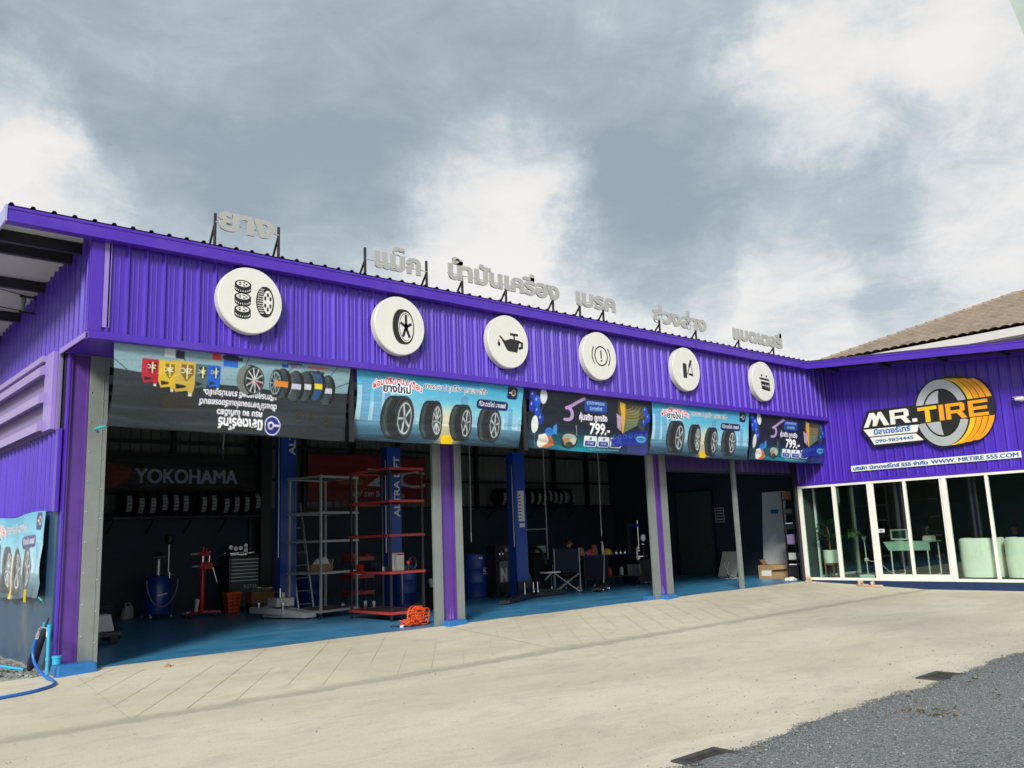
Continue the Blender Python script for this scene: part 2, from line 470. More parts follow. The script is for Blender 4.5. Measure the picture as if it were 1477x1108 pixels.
def print_mat(name, rough=0.45):
    mt = bpy.data.materials.new(name)
    mt.use_nodes = True
    nt = mt.node_tree; L = nt.links.new
    b = nt.nodes['Principled BSDF']
    a = nt.nodes.new('ShaderNodeAttribute'); a.attribute_name = 'ink'
    L(a.outputs['Color'], b.inputs['Base Color'])
    b.inputs['Roughness'].default_value = rough
    tc = nt.nodes.new('ShaderNodeTexCoord')
    n = nt.nodes.new('ShaderNodeTexNoise'); n.inputs['Scale'].default_value = 2.2; n.inputs['Detail'].default_value = 3
    mp = nt.nodes.new('ShaderNodeMapping'); mp.inputs['Rotation'].default_value = (0.3, 0.4, 0.5); mp.inputs['Scale'].default_value = (0.6, 1, 2.4)
    L(tc.outputs['Object'], mp.inputs[0]); L(mp.outputs[0], n.inputs['Vector'])
    bp = nt.nodes.new('ShaderNodeBump'); bp.inputs['Strength'].default_value = 0.35; bp.inputs['Distance'].default_value = 0.08
    L(n.outputs['Fac'], bp.inputs['Height']); L(bp.outputs[0], b.inputs['Normal'])
    return mt


CONCRETE = concrete_mat()
FLOOR = floor_mat()
GRAVEL = gravel_mat('gravel_bed', False)
STONE = gravel_mat('gravel_stone', True)
GLASS = glass_mat()
VINYL = print_mat('printed_vinyl')


# ------------------------------------------------------------------ mesh helpers
class MB:
    def __init__(s):
        s.v = []; s.f = []; s.m = []; s.mi = 0

    def add(s, vs, fs):
        o = len(s.v)
        s.v += [tuple(p) for p in vs]
        s.f += [tuple(i + o for i in q) for q in fs]
        s.m += [s.mi] * len(fs)
        return s

    def box(s, x0, x1, y0, y1, z0, z1):
        return s.add([(x0, y0, z0), (x1, y0, z0), (x1, y1, z0), (x0, y1, z0), (x0, y0, z1), (x1, y0, z1), (x1, y1, z1), (x0, y1, z1)],
                     [(0, 3, 2, 1), (4, 5, 6, 7), (0, 1, 5, 4), (1, 2, 6, 5), (2, 3, 7, 6), (3, 0, 4, 7)])

    def hexa(s, p):
        return s.add(p, [(0, 3, 2, 1), (4, 5, 6, 7), (0, 1, 5, 4), (1, 2, 6, 5), (2, 3, 7, 6), (3, 0, 4, 7)])

    def bar(s, a, b, w, h=None, up=(0, 0, 1)):
        """square bar from a to b"""
        a, b = V(a), V(b); h = h or w
        t = (b - a).normalized(); u = V(up)
        if abs(t.dot(u)) > 0.98: u = V((0, 1, 0))
        r = t.cross(u).normalized(); q = r.cross(t).normalized()
        r *= w / 2; q *= h / 2
        return s.hexa([a - r - q, a + r - q, a + r + q, a - r + q, b - r - q, b + r - q, b + r + q, b - r + q])

    def tube(s, path, r, n=8, cap=True):
        path = [V(p) for p in path]; k = len(path)
        rs = r if isinstance(r, (list, tuple)) else [r] * k
        vs = []; nrm = None
        for i, p in enumerate(path):
            t = (path[min(i + 1, k - 1)] - path[max(i - 1, 0)]).normalized()
            if nrm is None:
                nrm = t.orthogonal().normalized()
            nrm = (nrm - t * nrm.dot(t))
            nrm = nrm.normalized() if nrm.length > 1e-6 else t.orthogonal().normalized()
            bn = t.cross(nrm)
            for j in range(n):
                a = 2 * math.pi * j / n
                vs.append(p + (nrm * math.cos(a) + bn * math.sin(a)) * rs[i])
        fs = [(i * n + j, i * n + (j + 1) % n, (i + 1) * n + (j + 1) % n, (i + 1) * n + j) for i in range(k - 1) for j in range(n)]
        if cap:
            fs.append(tuple(range(n - 1, -1, -1))); fs.append(tuple((k - 1) * n + j for j in range(n)))
        return s.add(vs, fs)

    def lathe(s, prof, n=20, c=(0, 0, 0), axis='z', cap=True):
        vs = []
        for r, h in prof:
            for j in range(n):
                a = 2 * math.pi * j / n
                x, y = r * math.cos(a), r * math.sin(a)
                p = {'z': (x, y, h), 'y': (x, h, y), 'x': (h, x, y)}[axis]
                vs.append((p[0] + c[0], p[1] + c[1], p[2] + c[2]))
        k = len(prof)
        fs = [(i * n + j, i * n + (j + 1) % n, (i + 1) * n + (j + 1) % n, (i + 1) * n + j) for i in range(k - 1) for j in range(n)]
        if axis == 'y': fs = [tuple(reversed(q)) for q in fs]
        if cap:
            if prof[0][0] > 1e-4: fs.append(tuple(range(n)))
            if prof[-1][0] > 1e-4: fs.append(tuple((k - 1) * n + j for j in range(n)))
        return s.add(vs, fs)

    def sphere(s, c, r, n=10, k=7, sc=(1, 1, 1)):
        vs = []
        for i in range(k + 1):
            t = math.pi * i / k
            for j in range(n):
                a = 2 * math.pi * j / n
                vs.append((c[0] + r * sc[0] * math.sin(t) * math.cos(a), c[1] + r * sc[1] * math.sin(t) * math.sin(a), c[2] + r * sc[2] * math.cos(t)))
        return s.add(vs, [(i * n + j, (i + 1) * n + j, (i + 1) * n + (j + 1) % n, i * n + (j + 1) % n) for i in range(k) for j in range(n)])

    def prism(s, polys, M, t):
        """polys: list of closed 2d loops (outer + holes); M maps (u,v,w) to 3d; extruded from w=0 to w=t"""
        loops = [[(p[0], p[1], 0) for p in q] for q in polys]
        tri = tessellate_polygon([[V(p) for p in q] for q in loops])
        flat = [p for q in loops for p in q]
        nn = len(flat)
        vs = [M(p[0], p[1], t) for p in flat] + [M(p[0], p[1], 0) for p in flat]
        fs = [tuple(q) for q in tri] + [tuple(i + nn for i in reversed(q)) for q in tri]
        o = 0
        for q in loops:
            k = len(q)
            fs += [(o + i, o + (i + 1) % k, nn + o + (i + 1) % k, nn + o + i) for i in range(k)]
            o += k
        return s.add(vs, fs)

    def build(s, name, mats, parent=None, smooth=False, bevel=0.0, loc=None, kind=None):
        me = bpy.data.meshes.new(name)
        me.from_pydata(s.v, [], s.f)
        if not isinstance(mats, (list, tuple)): mats = [mats]
        for q in mats: me.materials.append(q)
        if len(mats) > 1: me.polygons.foreach_set('material_index', s.m)
        if smooth:
            me.polygons.foreach_set('use_smooth', [True] * len(me.polygons))
        me.update()
        bm = bmesh.new(); bm.from_mesh(me); bmesh.ops.recalc_face_normals(bm, faces=bm.faces); bm.to_mesh(me); bm.free()
        if smooth:
            me.set_sharp_from_angle(angle=rad(40))
        o = bpy.data.objects.new(name, me)
        COL.objects.link(o)
        if parent is not None: o.parent = parent
        if loc: o.location = loc
        if bevel:
            b = o.modifiers.new('bevel', 'BEVEL'); b.width = bevel; b.segments = 2; b.limit_method = 'ANGLE'
        if kind: o['kind'] = kind
        return o


def thing(name, label, cat, loc=(0, 0, 0), rz=0.0, group=None):
    o = bpy.data.objects.new(name, None)
    COL.objects.link(o)
    o.empty_display_size = 0.2
    o.location = loc; o.rotation_euler = (0, 0, rz)
    return tag(o, label, cat, group)


def tag(o, label, cat, group=None):
    o['label'] = label; o['category'] = cat
    if group: o['group'] = group
    return o


def dup(root, label, loc, rz=None, group=None):
    def cp(o, par):
        c = o.copy(); COL.objects.link(c); c.parent = par
        for ch in o.children: cp(ch, c)
        return c
    r = cp(root, None)
    r.location = loc
    if rz is not None: r.rotation_euler = (0, 0, rz)
    r['label'] = label
    if group: r['group'] = group
    return r


def part(name, mats, parent, fn, **kw):
    b = MB(); fn(b); return b.build(name, mats, parent, **kw)


def P3(o, u, v, w):
    """mapping of local (u,v,w) onto a plane at o with axes u,v,w"""
    o, u, v, w = V(o), V(u), V(v), V(w)
    return lambda a, b, c=0.0: o + u * a + v * b + w * c


# ------------------------------------------------------------------ text
def text_data(body, bold=0.0, extrude=0.0):
    c = bpy.data.curves.new('t', 'FONT'); c.body = body; c.offset = bold; c.extrude = extrude; c.resolution_u = 3
    o = bpy.data.objects.new('t', c); COL.objects.link(o)
    bpy.context.view_layer.update()
    me = o.evaluated_get(bpy.context.evaluated_depsgraph_get()).to_mesh()
    v = np.array([q.co[:] for q in me.vertices], float).reshape(-1, 3)
    f = [tuple(p.vertices) for p in me.polygons]
    o.to_mesh_clear()
    bpy.data.objects.remove(o); bpy.data.curves.remove(c)
    return v, f


def text_part(body, name, mat, parent, origin, u, v, w, width=None, height=None, bold=0.02, depth=0.004, split=False, anchor='l'):
    """text on plane (origin,u,v), normal w; width stretches it. split: one child per letter"""
    vs, fs = text_data(body, bold, 0.5)
    mn, mx = vs.min(0), vs.max(0)
    caph = 0.70
    sy = (height or 0.2) / caph
    sx = (width / (mx[0] - mn[0])) if width else sy
    x0 = mn[0] if anchor == 'l' else (mn[0] + mx[0]) / 2
    M = P3(origin, u, v, w)
    pts = [M((p[0] - x0) * sx, p[1] * sy, (p[2] + 0.5) * depth) for p in vs]
    if not split:
        b = MB(); b.add(pts, fs); return b.build(name, mat, parent)
    # islands -> letters
    par = list(range(len(vs)))

    def find(i):
        while par[i] != i:
            par[i] = par[par[i]]; i = par[i]
        return i
    for q in fs:
        for k in q[1:]:
            par[find(k)] = find(q[0])
    isl = {}
    for qi, q in enumerate(fs): isl.setdefault(find(q[0]), []).append(qi)
    cl = []
    for r, qs in isl.items():
        xs = [vs[i][0] for qi in qs for i in fs[qi]]
        cl.append([min(xs), max(xs), qs])
    cl.sort(key=lambda c: -(c[1] - c[0]))
    out = []
    for c in cl:
        for d in out:
            ov = min(c[1], d[1]) - max(c[0], d[0])
            if ov > 0.5 * (c[1] - c[0]):
                d[2] = d[2] + c[2]; break
        else:
            out.append(list(c))
    out.sort(key=lambda c: c[0])
    for c in out:
        ids = sorted({i for qi in c[2] for i in fs[qi]}); mp = {i: k for k, i in enumerate(ids)}
        b = MB(); b.add([pts[i] for i in ids], [tuple(mp[i] for i in fs[qi]) for qi in c[2]])
        b.build(name, mat, parent)


# ------------------------------------------------------------------ flat print: ink laid onto the points of a vinyl sheet
class Ink:
    def __init__(s, w, h, bg=(1, 1, 1)):
        s.W, s.H = w, h
        s.a = np.zeros((h, w, 3)); s.a[:] = bg

    def _blend(s, sl, mask, col, al=1.0):
        reg = s.a[sl]
        mm = (mask * al)[..., None]
        reg[:] = reg * (1 - mm) + np.array(col) * mm

    def poly(s, pts, col, al=1.0):
        p = np.array(pts, float)
        x0, x1 = int(max(0, math.floor(p[:, 0].min()))), int(min(s.W, math.ceil(p[:, 0].max()) + 1))
        y0, y1 = int(max(0, math.floor(p[:, 1].min()))), int(min(s.H, math.ceil(p[:, 1].max()) + 1))
        if x1 <= x0 or y1 <= y0: return
        X, Y = np.meshgrid(np.arange(x0, x1) + 0.5, np.arange(y0, y1) + 0.5)
        ins = np.zeros(X.shape, bool)
        n = len(p)
        for i in range(n):
            xa, ya = p[i]; xb, yb = p[(i + 1) % n]
            if ya == yb: continue
            c = ((ya > Y) != (yb > Y)) & (X < (xb - xa) * (Y - ya) / (yb - ya) + xa)
            ins ^= c
        s._blend((slice(y0, y1), slice(x0, x1)), ins.astype(float), col, al)

    def rect(s, x0, y0, x1, y1, col, al=1.0):
        s.poly([(x0, y0), (x1, y0), (x1, y1), (x0, y1)], col, al)

    def rrect(s, x0, y0, x1, y1, r, col, al=1.0):
        pts = []
        for cx, cy, a0 in ((x1 - r, y0 + r, -90), (x1 - r, y1 - r, 0), (x0 + r, y1 - r, 90), (x0 + r, y0 + r, 180)):
            pts += [(cx + r * math.cos(rad(a0 + t)), cy + r * math.sin(rad(a0 + t))) for t in range(0, 91, 18)]
        s.poly(pts, col, al)

    def ell(s, cx, cy, rx, ry, col, al=1.0, soft=0.0):
        x0, x1 = int(max(0, cx - rx * (1 + soft) - 1)), int(min(s.W, cx + rx * (1 + soft) + 2))
        y0, y1 = int(max(0, cy - ry * (1 + soft) - 1)), int(min(s.H, cy + ry * (1 + soft) + 2))
        if x1 <= x0 or y1 <= y0: return
        X, Y = np.meshgrid(np.arange(x0, x1) + 0.5, np.arange(y0, y1) + 0.5)
        q = np.sqrt(((X - cx) / rx) ** 2 + ((Y - cy) / ry) ** 2)
        mk = np.clip((1 + soft - q) / (soft if soft else 1e-3), 0, 1) if soft else (q <= 1).astype(float)
        s._blend((slice(y0, y1), slice(x0, x1)), mk, col, al)

    def line(s, a, b, w, col, al=1.0):
        a, b = np.array(a, float), np.array(b, float)
        t = b - a; t /= max(1e-6, np.hypot(*t)); n = np.array((-t[1], t[0])) * w / 2
        s.poly([a + n, b + n, b - n, a - n], col, al)

    def arc(s, cx, cy, rx, ry, w, a0, a1, col, al=1.0, n=24):
        o = [(cx + (rx + w / 2) * math.cos(rad(a0 + (a1 - a0) * i / n)), cy + (ry + w / 2) * math.sin(rad(a0 + (a1 - a0) * i / n))) for i in range(n + 1)]
        q = [(cx + (rx - w / 2) * math.cos(rad(a0 + (a1 - a0) * i / n)), cy + (ry - w / 2) * math.sin(rad(a0 + (a1 - a0) * i / n))) for i in range(n + 1)]
        s.poly(o + q[::-1], col, al)

    def vgrad(s, y0, y1, c0, c1, x0=0, x1=None, al=1.0):
        x1 = x1 or s.W
        for y in range(max(0, int(y0)), min(s.H, int(y1))):
            t = (y - y0) / (y1 - y0)
            c = np.array(c0) * (1 - t) + np.array(c1) * t
            s.a[y, int(x0):int(x1)] = s.a[y, int(x0):int(x1)] * (1 - al) + c * al

    def text(s, body, x, y, h, col, bold=0.03, width=None, arch=0.0, anchor='l', al=1.0):
        vs, fs = text_data(body, bold)
        if not len(vs): return
        mn, mx = vs.min(0), vs.max(0)
        sy = h / 0.70
        sx = width / (mx[0] - mn[0]) if width else sy
        x0 = mn[0] if anchor == 'l' else (mn[0] + mx[0]) / 2
        W2 = (mx[0] - mn[0]) * sx
        px = (vs[:, 0] - x0) * sx
        q = (px / W2 - (0.5 if anchor == 'l' else 0.0)) * 2
        P = np.stack([x + px, y - vs[:, 1] * sy + arch * (q ** 2)], 1)
        for f in fs: s.poly(P[list(f)], col, al)

    def tyre(s, cx, cy, rx, ry, tw, seed=0, dark=(0.10, 0.12, 0.13), rim=(0.72, 0.76, 0.78)):
        """tyre seen three-quarter: tread to the left, wheel face to the right"""
        r = random.Random(seed)
        th = np.linspace(90, 270, 30)
        back = [(cx - tw + rx * math.cos(rad(t)), cy + ry * 0.97 * math.sin(rad(t))) for t in th]
        front = [(cx + rx * math.cos(rad(t)), cy + ry * math.sin(rad(t))) for t in np.linspace(-90, 90, 30)]
        s.poly(back + front, dark)
        for k in range(5):
            o = -tw * (0.12 + 0.19 * k)
            s.arc(cx + o, cy, rx * 0.97, ry * 0.97, 1.6, 105, 255, (0.28, 0.32, 0.34), 0.8)
        for k in range(26):
            t = rad(108 + 144 * k / 25)
            s.line((cx - tw * 0.95 + rx * math.cos(t), cy + ry * 0.95 * math.sin(t)), (cx - tw * 0.15 + rx * math.cos(t), cy + ry * 0.98 * math.sin(t)), 1.0, (0.20, 0.23, 0.25), 0.7)
        for k in range(14):
            q = k / 13.0
            s.arc(cx - tw * (0.95 - 0.8 * q), cy, rx * 0.97, ry * 0.96, tw * 0.075, 118, 242, (0.55, 0.60, 0.62), 0.30 * math.exp(-((q - 0.30) / 0.20) ** 2))
        s.ell(cx, cy, rx, ry, (0.13, 0.145, 0.155))
        s.arc(cx, cy, rx * 0.93, ry * 0.94, rx * 0.06, 190, 330, (0.45, 0.48, 0.50), 0.55)
        s.arc(cx, cy, rx * 0.88, ry * 0.89, rx * 0.05, 20, 120, (0.32, 0.35, 0.37), 0.6)
        s.ell(cx + rx * 0.06, cy, rx * 0.80, ry * 0.82, (0.24, 0.27, 0.28))
        s.ell(cx + rx * 0.08, cy, rx * 0.68, ry * 0.72, rim)
        s.ell(cx + rx * 0.08, cy, rx * 0.60, ry * 0.65, (0.20, 0.23, 0.25))
        n = 5 + 2 * r.randint(0, 2); ph = r.uniform(0, 360)
        for k in range(n):
            t = rad(ph + 360 * k / n)
            s.line((cx + rx * 0.08, cy), (cx + rx * 0.08 + rx * 0.64 * math.cos(t), cy + ry * 0.69 * math.sin(t)), max(2.5, rx * 0.17), rim)
        s.ell(cx + rx * 0.08, cy, rx * 0.16, ry * 0.15, (0.5, 0.54, 0.56))

    def colours(s, nx, ny):
        """averaged to nx*ny points, linear rgb"""
        a = s.a
        ys = np.linspace(0, s.H, ny + 1).astype(int); xs = np.linspace(0, s.W, nx + 1).astype(int)
        c = np.add.reduceat(np.add.reduceat(a, ys[:-1], 0), xs[:-1], 1)
        c /= (np.diff(ys)[:, None, None] * np.diff(xs)[None, :, None])
        c = c + rng.normal(0, 0.012, c.shape[:2])[..., None] + rng.normal(0, 0.008, c.shape)
        c = np.clip(c, 0, 1)
        return np.where(c <= 0.04045, c / 12.92, ((c + 0.055) / 1.055) ** 2.4)


def vinyl(name, ink, nx, ny, shape, parent=None, gain=0.95):
    """printed sheet: shape(u,v)->3d, u to the right, v down (arrays)"""
    U, Vv = np.meshgrid(np.linspace(0, 1, nx), np.linspace(0, 1, ny))
    P = shape(U, Vv).reshape(-1, 3)
    idx = np.arange(nx * ny).reshape(ny, nx)
    F = np.stack([idx[:-1, :-1], idx[1:, :-1], idx[1:, 1:], idx[:-1, 1:]], -1).reshape(-1, 4)
    me = bpy.data.meshes.new(name)
    me.vertices.add(len(P)); me.vertices.foreach_set('co', P.ravel())
    me.loops.add(F.size); me.loops.foreach_set('vertex_index', F.ravel())
    me.polygons.add(len(F)); me.polygons.foreach_set('loop_start', np.arange(0, F.size, 4)); me.polygons.foreach_set('loop_total', np.full(len(F), 4))
    me.polygons.foreach_set('use_smooth', np.ones(len(F), bool))
    me.update(calc_edges=True)
    at = me.color_attributes.new('ink', 'FLOAT_COLOR', 'POINT')
    c = np.ones((nx * ny, 4)); c[:, :3] = ink.colours(nx, ny).reshape(-1, 3) * gain
    at.data.foreach_set('color', c.ravel())
    me.materials.append(VINYL)
    o = bpy.data.objects.new(name, me); COL.objects.link(o)
    if parent: o.parent = parent
    return o

# ================================================================== SETTING
def struct(name, b, mats, **kw):
    o = b.build(name, mats, **kw); o['kind'] = 'structure'; return o


GZ = -0.17          # yard level; the garage floor is zero
GY = -3.40          # foot of the ramp
HOLES = [(1.66, 2.12, -9.22, -8.82), (6.20, 6.66, -9.10, -8.70)]


def ground():
    b = MB()
    S = 900
    b.add([(-S, -S, -0.45), (S, -S, -0.45), (S, S, -0.45), (-S, S, -0.45)], [(0, 1, 2, 3)])
    struct('ground', b, pm('earth', (0.22, 0.19, 0.14), 0.9, var=0.2, scale=0.5))
    # ramp, finely divided so the surface can sag a little
    b = MB(); nx, ny = 90, 12
    X = np.linspace(-9, 18.85, nx); Y = np.linspace(0.02, GY, ny)
    vs = []
    for y in Y:
        for x in X:
            t = (y / GY)
            z = GZ * t + 0.006 * math.sin(x * 1.3) * math.sin(math.pi * max(0, min(1, t)))
            vs.append((x, y, z))
    b.add(vs, [(j * nx + i, (j + 1) * nx + i, (j + 1) * nx + i + 1, j * nx + i + 1) for j in range(ny - 1) for i in range(nx - 1)])
    ramp = struct('concrete_ramp', b, CONCRETE, smooth=True)
    # scored lines in the ramp: a cut across at each bay and diagonals between
    b = MB()

    def rz(y): return GZ * (y / GY) + 0.0045

    def score(x0, y0, x1, y1, w=0.014):
        n = max(2, int(math.hypot(x1 - x0, y1 - y0) / 0.25))
        t = V((x1 - x0, y1 - y0)).normalized(); q = V((-t.y, t.x)) * w / 2
        vs = []
        for i in range(n + 1):
            x = x0 + (x1 - x0) * i / n; y = y0 + (y1 - y0) * i / n
            z = rz(y) + 0.006 * math.sin(x * 1.3) * math.sin(math.pi * y / GY)
            k = random.uniform(0.5, 1.2)
            vs += [(x + q.x * k, y + q.y * k, z), (x - q.x * k, y - q.y * k, z)]
        b.add(vs, [(2 * i, 2 * i + 1, 2 * i + 3, 2 * i + 2) for i in range(n)])
    for x0 in (-0.40, 5.95, 12.3):
        score(x0, -0.2, x0 - 0.25, -3.33, 0.012)
        for k in range(24):
            s = -3.0 + k * 0.56
            # 45 degree lines clipped to the bay
            ya, yb = -3.3, -0.15
            xa, xb = x0 + s, x0 + s + 3.0 * 0.82
            if xa < x0 - 0.2:
                t = (x0 - 0.2 - xa) / (xb - xa); ya = ya + (yb - ya) * t; xa = x0 - 0.2
            xe = x0 + 5.9
            if xa > xe - 0.2: continue
            if xb > xe:
                t = (xe - xa) / (xb - xa); yb = ya + (yb - ya) * t; xb = xe
            f0, f1 = random.choice([(0, 1), (0.0, 0.75), (0.12, 1), (0.0, 0.5), (0.3, 0.9)])
            score(xa + (xb - xa) * f0, ya + (yb - ya) * f0, xa + (xb - xa) * f1, ya + (yb - ya) * f1, 0.009)
    sc = b.build('scored_lines', pm('groove_dirt', (0.44, 0.41, 0.33), 0.9, var=0.4, scale=20), ramp)
    sc['kind'] = 'stuff'
    # yard slab with the two drain openings left free
    xs = sorted({-40.0, 18.84, *[h[0] for h in HOLES], *[h[1] for h in HOLES]})
    ys = sorted({-9.30, GY, *[h[2] for h in HOLES], *[h[3] for h in HOLES]})
    b = MB()
    for i in range(len(xs) - 1):
        for j in range(len(ys) - 1):
            cx, cy = (xs[i] + xs[i + 1]) / 2, (ys[j] + ys[j + 1]) / 2
            if any(h[0] < cx < h[1] and h[2] < cy < h[3] for h in HOLES): continue
            b.add([(xs[i], ys[j], GZ), (xs[i + 1], ys[j], GZ), (xs[i + 1], ys[j + 1], GZ), (xs[i], ys[j + 1], GZ)], [(0, 1, 2, 3)])
    struct('concrete_yard', b, CONCRETE)
    # bed of grey gravel beyond the slab, ragged edge
    b = MB(); n = 240
    X = np.linspace(-40, 30, n)
    edge = EDGE(X)
    vs = []
    for x, e in zip(X, edge): vs += [(x, e, GZ + 0.004), (x, e - 0.10, GZ + 0.016), (x, -9.8, GZ + 0.02), (x, -45, GZ + 0.02)]
    b.add(vs, [(4 * i + k, 4 * i + k + 1, 4 * i + k + 5, 4 * i + k + 4) for i in range(n - 1) for k in range(3)])
    o = struct('gravel_ground', b, GRAVEL)
    # loose stones
    N = 52000
    t = (1 + 5 ** 0.5) / 2
    ico = np.array([(-1, t, 0), (1, t, 0), (-1, -t, 0), (1, -t, 0), (0, -1, t), (0, 1, t), (0, -1, -t), (0, 1, -t), (t, 0, -1), (t, 0, 1), (-t, 0, -1), (-t, 0, 1)]) / 1.9
    icf = np.array([(0, 11, 5), (0, 5, 1), (0, 1, 7), (0, 7, 10), (0, 10, 11), (1, 5, 9), (5, 11, 4), (11, 10, 2), (10, 7, 6), (7, 1, 8), (3, 9, 4), (3, 4, 2), (3, 2, 6), (3, 6, 8), (3, 8, 9), (4, 9, 5), (2, 4, 11), (6, 2, 10), (8, 6, 7), (9, 8, 1)])
    x = rng.uniform(1.0, 13.0, N); dy = rng.gamma(1.3, 0.9, N)
    y = EDGE(x) - np.minimum(dy, 4.2) + 0.06
    ok = np.ones(N, bool)
    for h in HOLES: ok &= ~((x > h[0] - 0.02) & (x < h[1] + 0.02) & (y > h[2] - 0.02) & (y < h[3] + 0.02))
    spill = rng.random(N) < 0.016
    y = np.where(spill, y + rng.gamma(1.2, 0.5, N), y)
    x, y = x[ok], y[ok]; N = len(x)
    r = rng.uniform(0.0035, 0.009, N) * np.where(rng.random(N) < 0.04, 1.9, 1.0)
    sc3 = r[:, None, None] * rng.uniform(0.65, 1.25, (N, 12, 1)) * rng.uniform(0.7, 1.2, (N, 1, 3)) * np.array([1, 1, 0.7])
    vs = ico[None] * sc3
    a = rng.uniform(0, 6.28, N); ca, sa = np.cos(a)[:, None], np.sin(a)[:, None]
    vx = vs[:, :, 0] * ca - vs[:, :, 1] * sa + x[:, None]; vy = vs[:, :, 0] * sa + vs[:, :, 1] * ca + y[:, None]
    base = np.where(y > EDGE(x), GZ, GZ + 0.018)
    vz = vs[:, :, 2] + (base + r * 0.35)[:, None]
    P = np.stack([vx, vy, vz], -1).reshape(-1, 3)
    F = (icf[None] + 12 * np.arange(N)[:, None, None]).reshape(-1, 3)
    me = bpy.data.meshes.new('gravel_stones')
    me.vertices.add(len(P)); me.vertices.foreach_set('co', P.ravel())
    me.loops.add(F.size); me.loops.foreach_set('vertex_index', F.ravel())
    me.polygons.add(len(F)); me.polygons.foreach_set('loop_start', np.arange(0, F.size, 3)); me.polygons.foreach_set('loop_total', np.full(len(F), 3))
    me.update(calc_edges=True)
    me.materials.append(STONE)
    o = bpy.data.objects.new('gravel_stones', me); COL.objects.link(o)
    o['kind'] = 'stuff'; o['label'] = 'loose grey gravel along the edge of the concrete yard'
    # garage floor
    b = MB(); n = 80
    X = np.linspace(-0.5, 20.9, n)
    vs = []
    for q in X: vs += [(q, -0.03 + 0.02 * math.sin(q * 1.9) + 0.012 * math.sin(q * 7), 0.004), (q, 9.0, 0.004)]
    b.add(vs, [(2 * i, 2 * i + 2, 2 * i + 3, 2 * i + 1) for i in range(n - 1)])
    struct('garage_floor', b, FLOOR)
    # strip of broken ground beside the garage
    b = MB(); nx, ny = 30, 40
    vs = [(-9 + 8.4 * i / (nx - 1), -0.35 + 10 * j / (ny - 1), -0.03 + (0.05 * rng.random() if 0 < j else -0.06)) for j in range(ny) for i in range(nx)]
    b.add(vs, [(j * nx + i, j * nx + i + 1, (j + 1) * nx + i + 1, (j + 1) * nx + i) for j in range(ny - 1) for i in range(nx - 1)])
    struct('side_ground', b, pm('grey_rubble_earth', (0.30, 0.29, 0.26), 0.9, var=0.25, scale=5, bump=0.6, bscale=25), smooth=True)
    b = MB()
    for k in range(700):
        x = -0.72 - random.random() ** 1.3 * 1.6; y = -0.15 + random.random() * 4
        r = random.uniform(0.008, 0.028) * (2.0 if random.random() < 0.05 else 1)
        c = (x, y, 0.0 + r * 0.4)
        q = ico * r * (0.7 + 0.6 * rng.random((12, 1))) * np.array([1, 1, 0.7])
        b.add(q + np.array(c), icf.tolist())
    o = b.build('rubble', gravel_mat('rubble_stone', True))
    o['kind'] = 'stuff'; o['label'] = 'small grey rubble lying along the side wall'


def EDGE(x):
    x = np.asarray(x, float)
    return -8.93 + 0.035 * np.sin(x * 1.7 + 0.5) + 0.025 * np.sin(x * 4.1) + 0.03 * np.sin(x * 9.7 + 1) + 0.02 * np.sin(x * 23)


ground()


def drain(h, label):
    t = thing('drain_grate', label, 'drain grate', (h[0], h[2], GZ), 0, 'drain grates at the edge of the yard')
    w, d = h[1] - h[0], h[3] - h[2]

    def fr(b):
        e = 0.02; o = 0.045
        b.box(-o, w + o, -o, e, -0.03, 0.016); b.box(-o, w + o, d - e, d + o, -0.03, 0.016)
        b.box(-o, e, e, d - e, -0.03, 0.0155); b.box(w - e, w + o, e, d - e, -0.03, 0.0155)
    part('frame', IRON, t, fr, bevel=0.003)
    for k in range(8):
        y = 0.045 + k * (d - 0.09) / 7
        part('bar', IRON, t, lambda b: b.box(0.02, w - 0.02, y - 0.009, y + 0.009, -0.04, -0.003))

    def pit(b):
        b.add([(0, 0, 0), (w, 0, 0), (w, d, 0), (0, d, 0), (0, 0, -.26), (w, 0, -.26), (w, d, -.26), (0, d, -.26)], [(0, 1, 5, 4), (1, 2, 6, 5), (2, 3, 7, 6), (3, 0, 4, 7), (4, 5, 6, 7)])
    part('pit', PIT, t, pit)


drain(HOLES[0], 'iron drain grate at the bottom edge of the picture, half cut off')
drain(HOLES[1], 'iron drain grate farther off, wholly in view at the gravel edge')


# ================================================================== GARAGE BUILDING
def corr(b, o, u, n, length, z0, z1, period=0.25, h=0.036, phase=0.0):
    """vertical ribbed metal sheet. z0,z1: number or function of distance"""
    o, u, n = V(o), V(u), V(n)
    prof = [(0.0, 0), (0.029, h), (0.049, h), (0.078, 0), (0.106, 0), (0.112, 0.006), (0.124, 0.006), (0.130, 0), (0.176, 0), (0.182, 0.006), (0.194, 0.006), (0.200, 0)]
    pts = []
    k = 0
    while k * period + phase < length:
        pts += [(k * period + phase + s * period / 0.25, q) for s, q in prof]; k += 1
    pts = [p for p in pts if 0 <= p[0] <= length]
    if pts[0][0] > 0: pts.insert(0, (0, 0))
    if pts[-1][0] < length: pts.append((length, pts[-1][1]))
    f0 = z0 if callable(z0) else (lambda s: z0)
    f1 = z1 if callable(z1) else (lambda s: z1)
    vs = []
    for s, q in pts:
        p = o + u * s + n * q
        vs += [(p.x, p.y, f0(s)), (p.x, p.y, f1(s))]
    b.add(vs, [(2 * i, 2 * i + 2, 2 * i + 3, 2 * i + 1) for i in range(len(pts) - 1)])


FY = -1.15       # front of the fascia
WX = -0.65       # outer face of the side wall
XO = 18.85       # office front
XE = 20.9        # inner end wall
YB = 9.0         # back wall


def zr(y): return 5.98 - 0.065 * (y + 1.3)


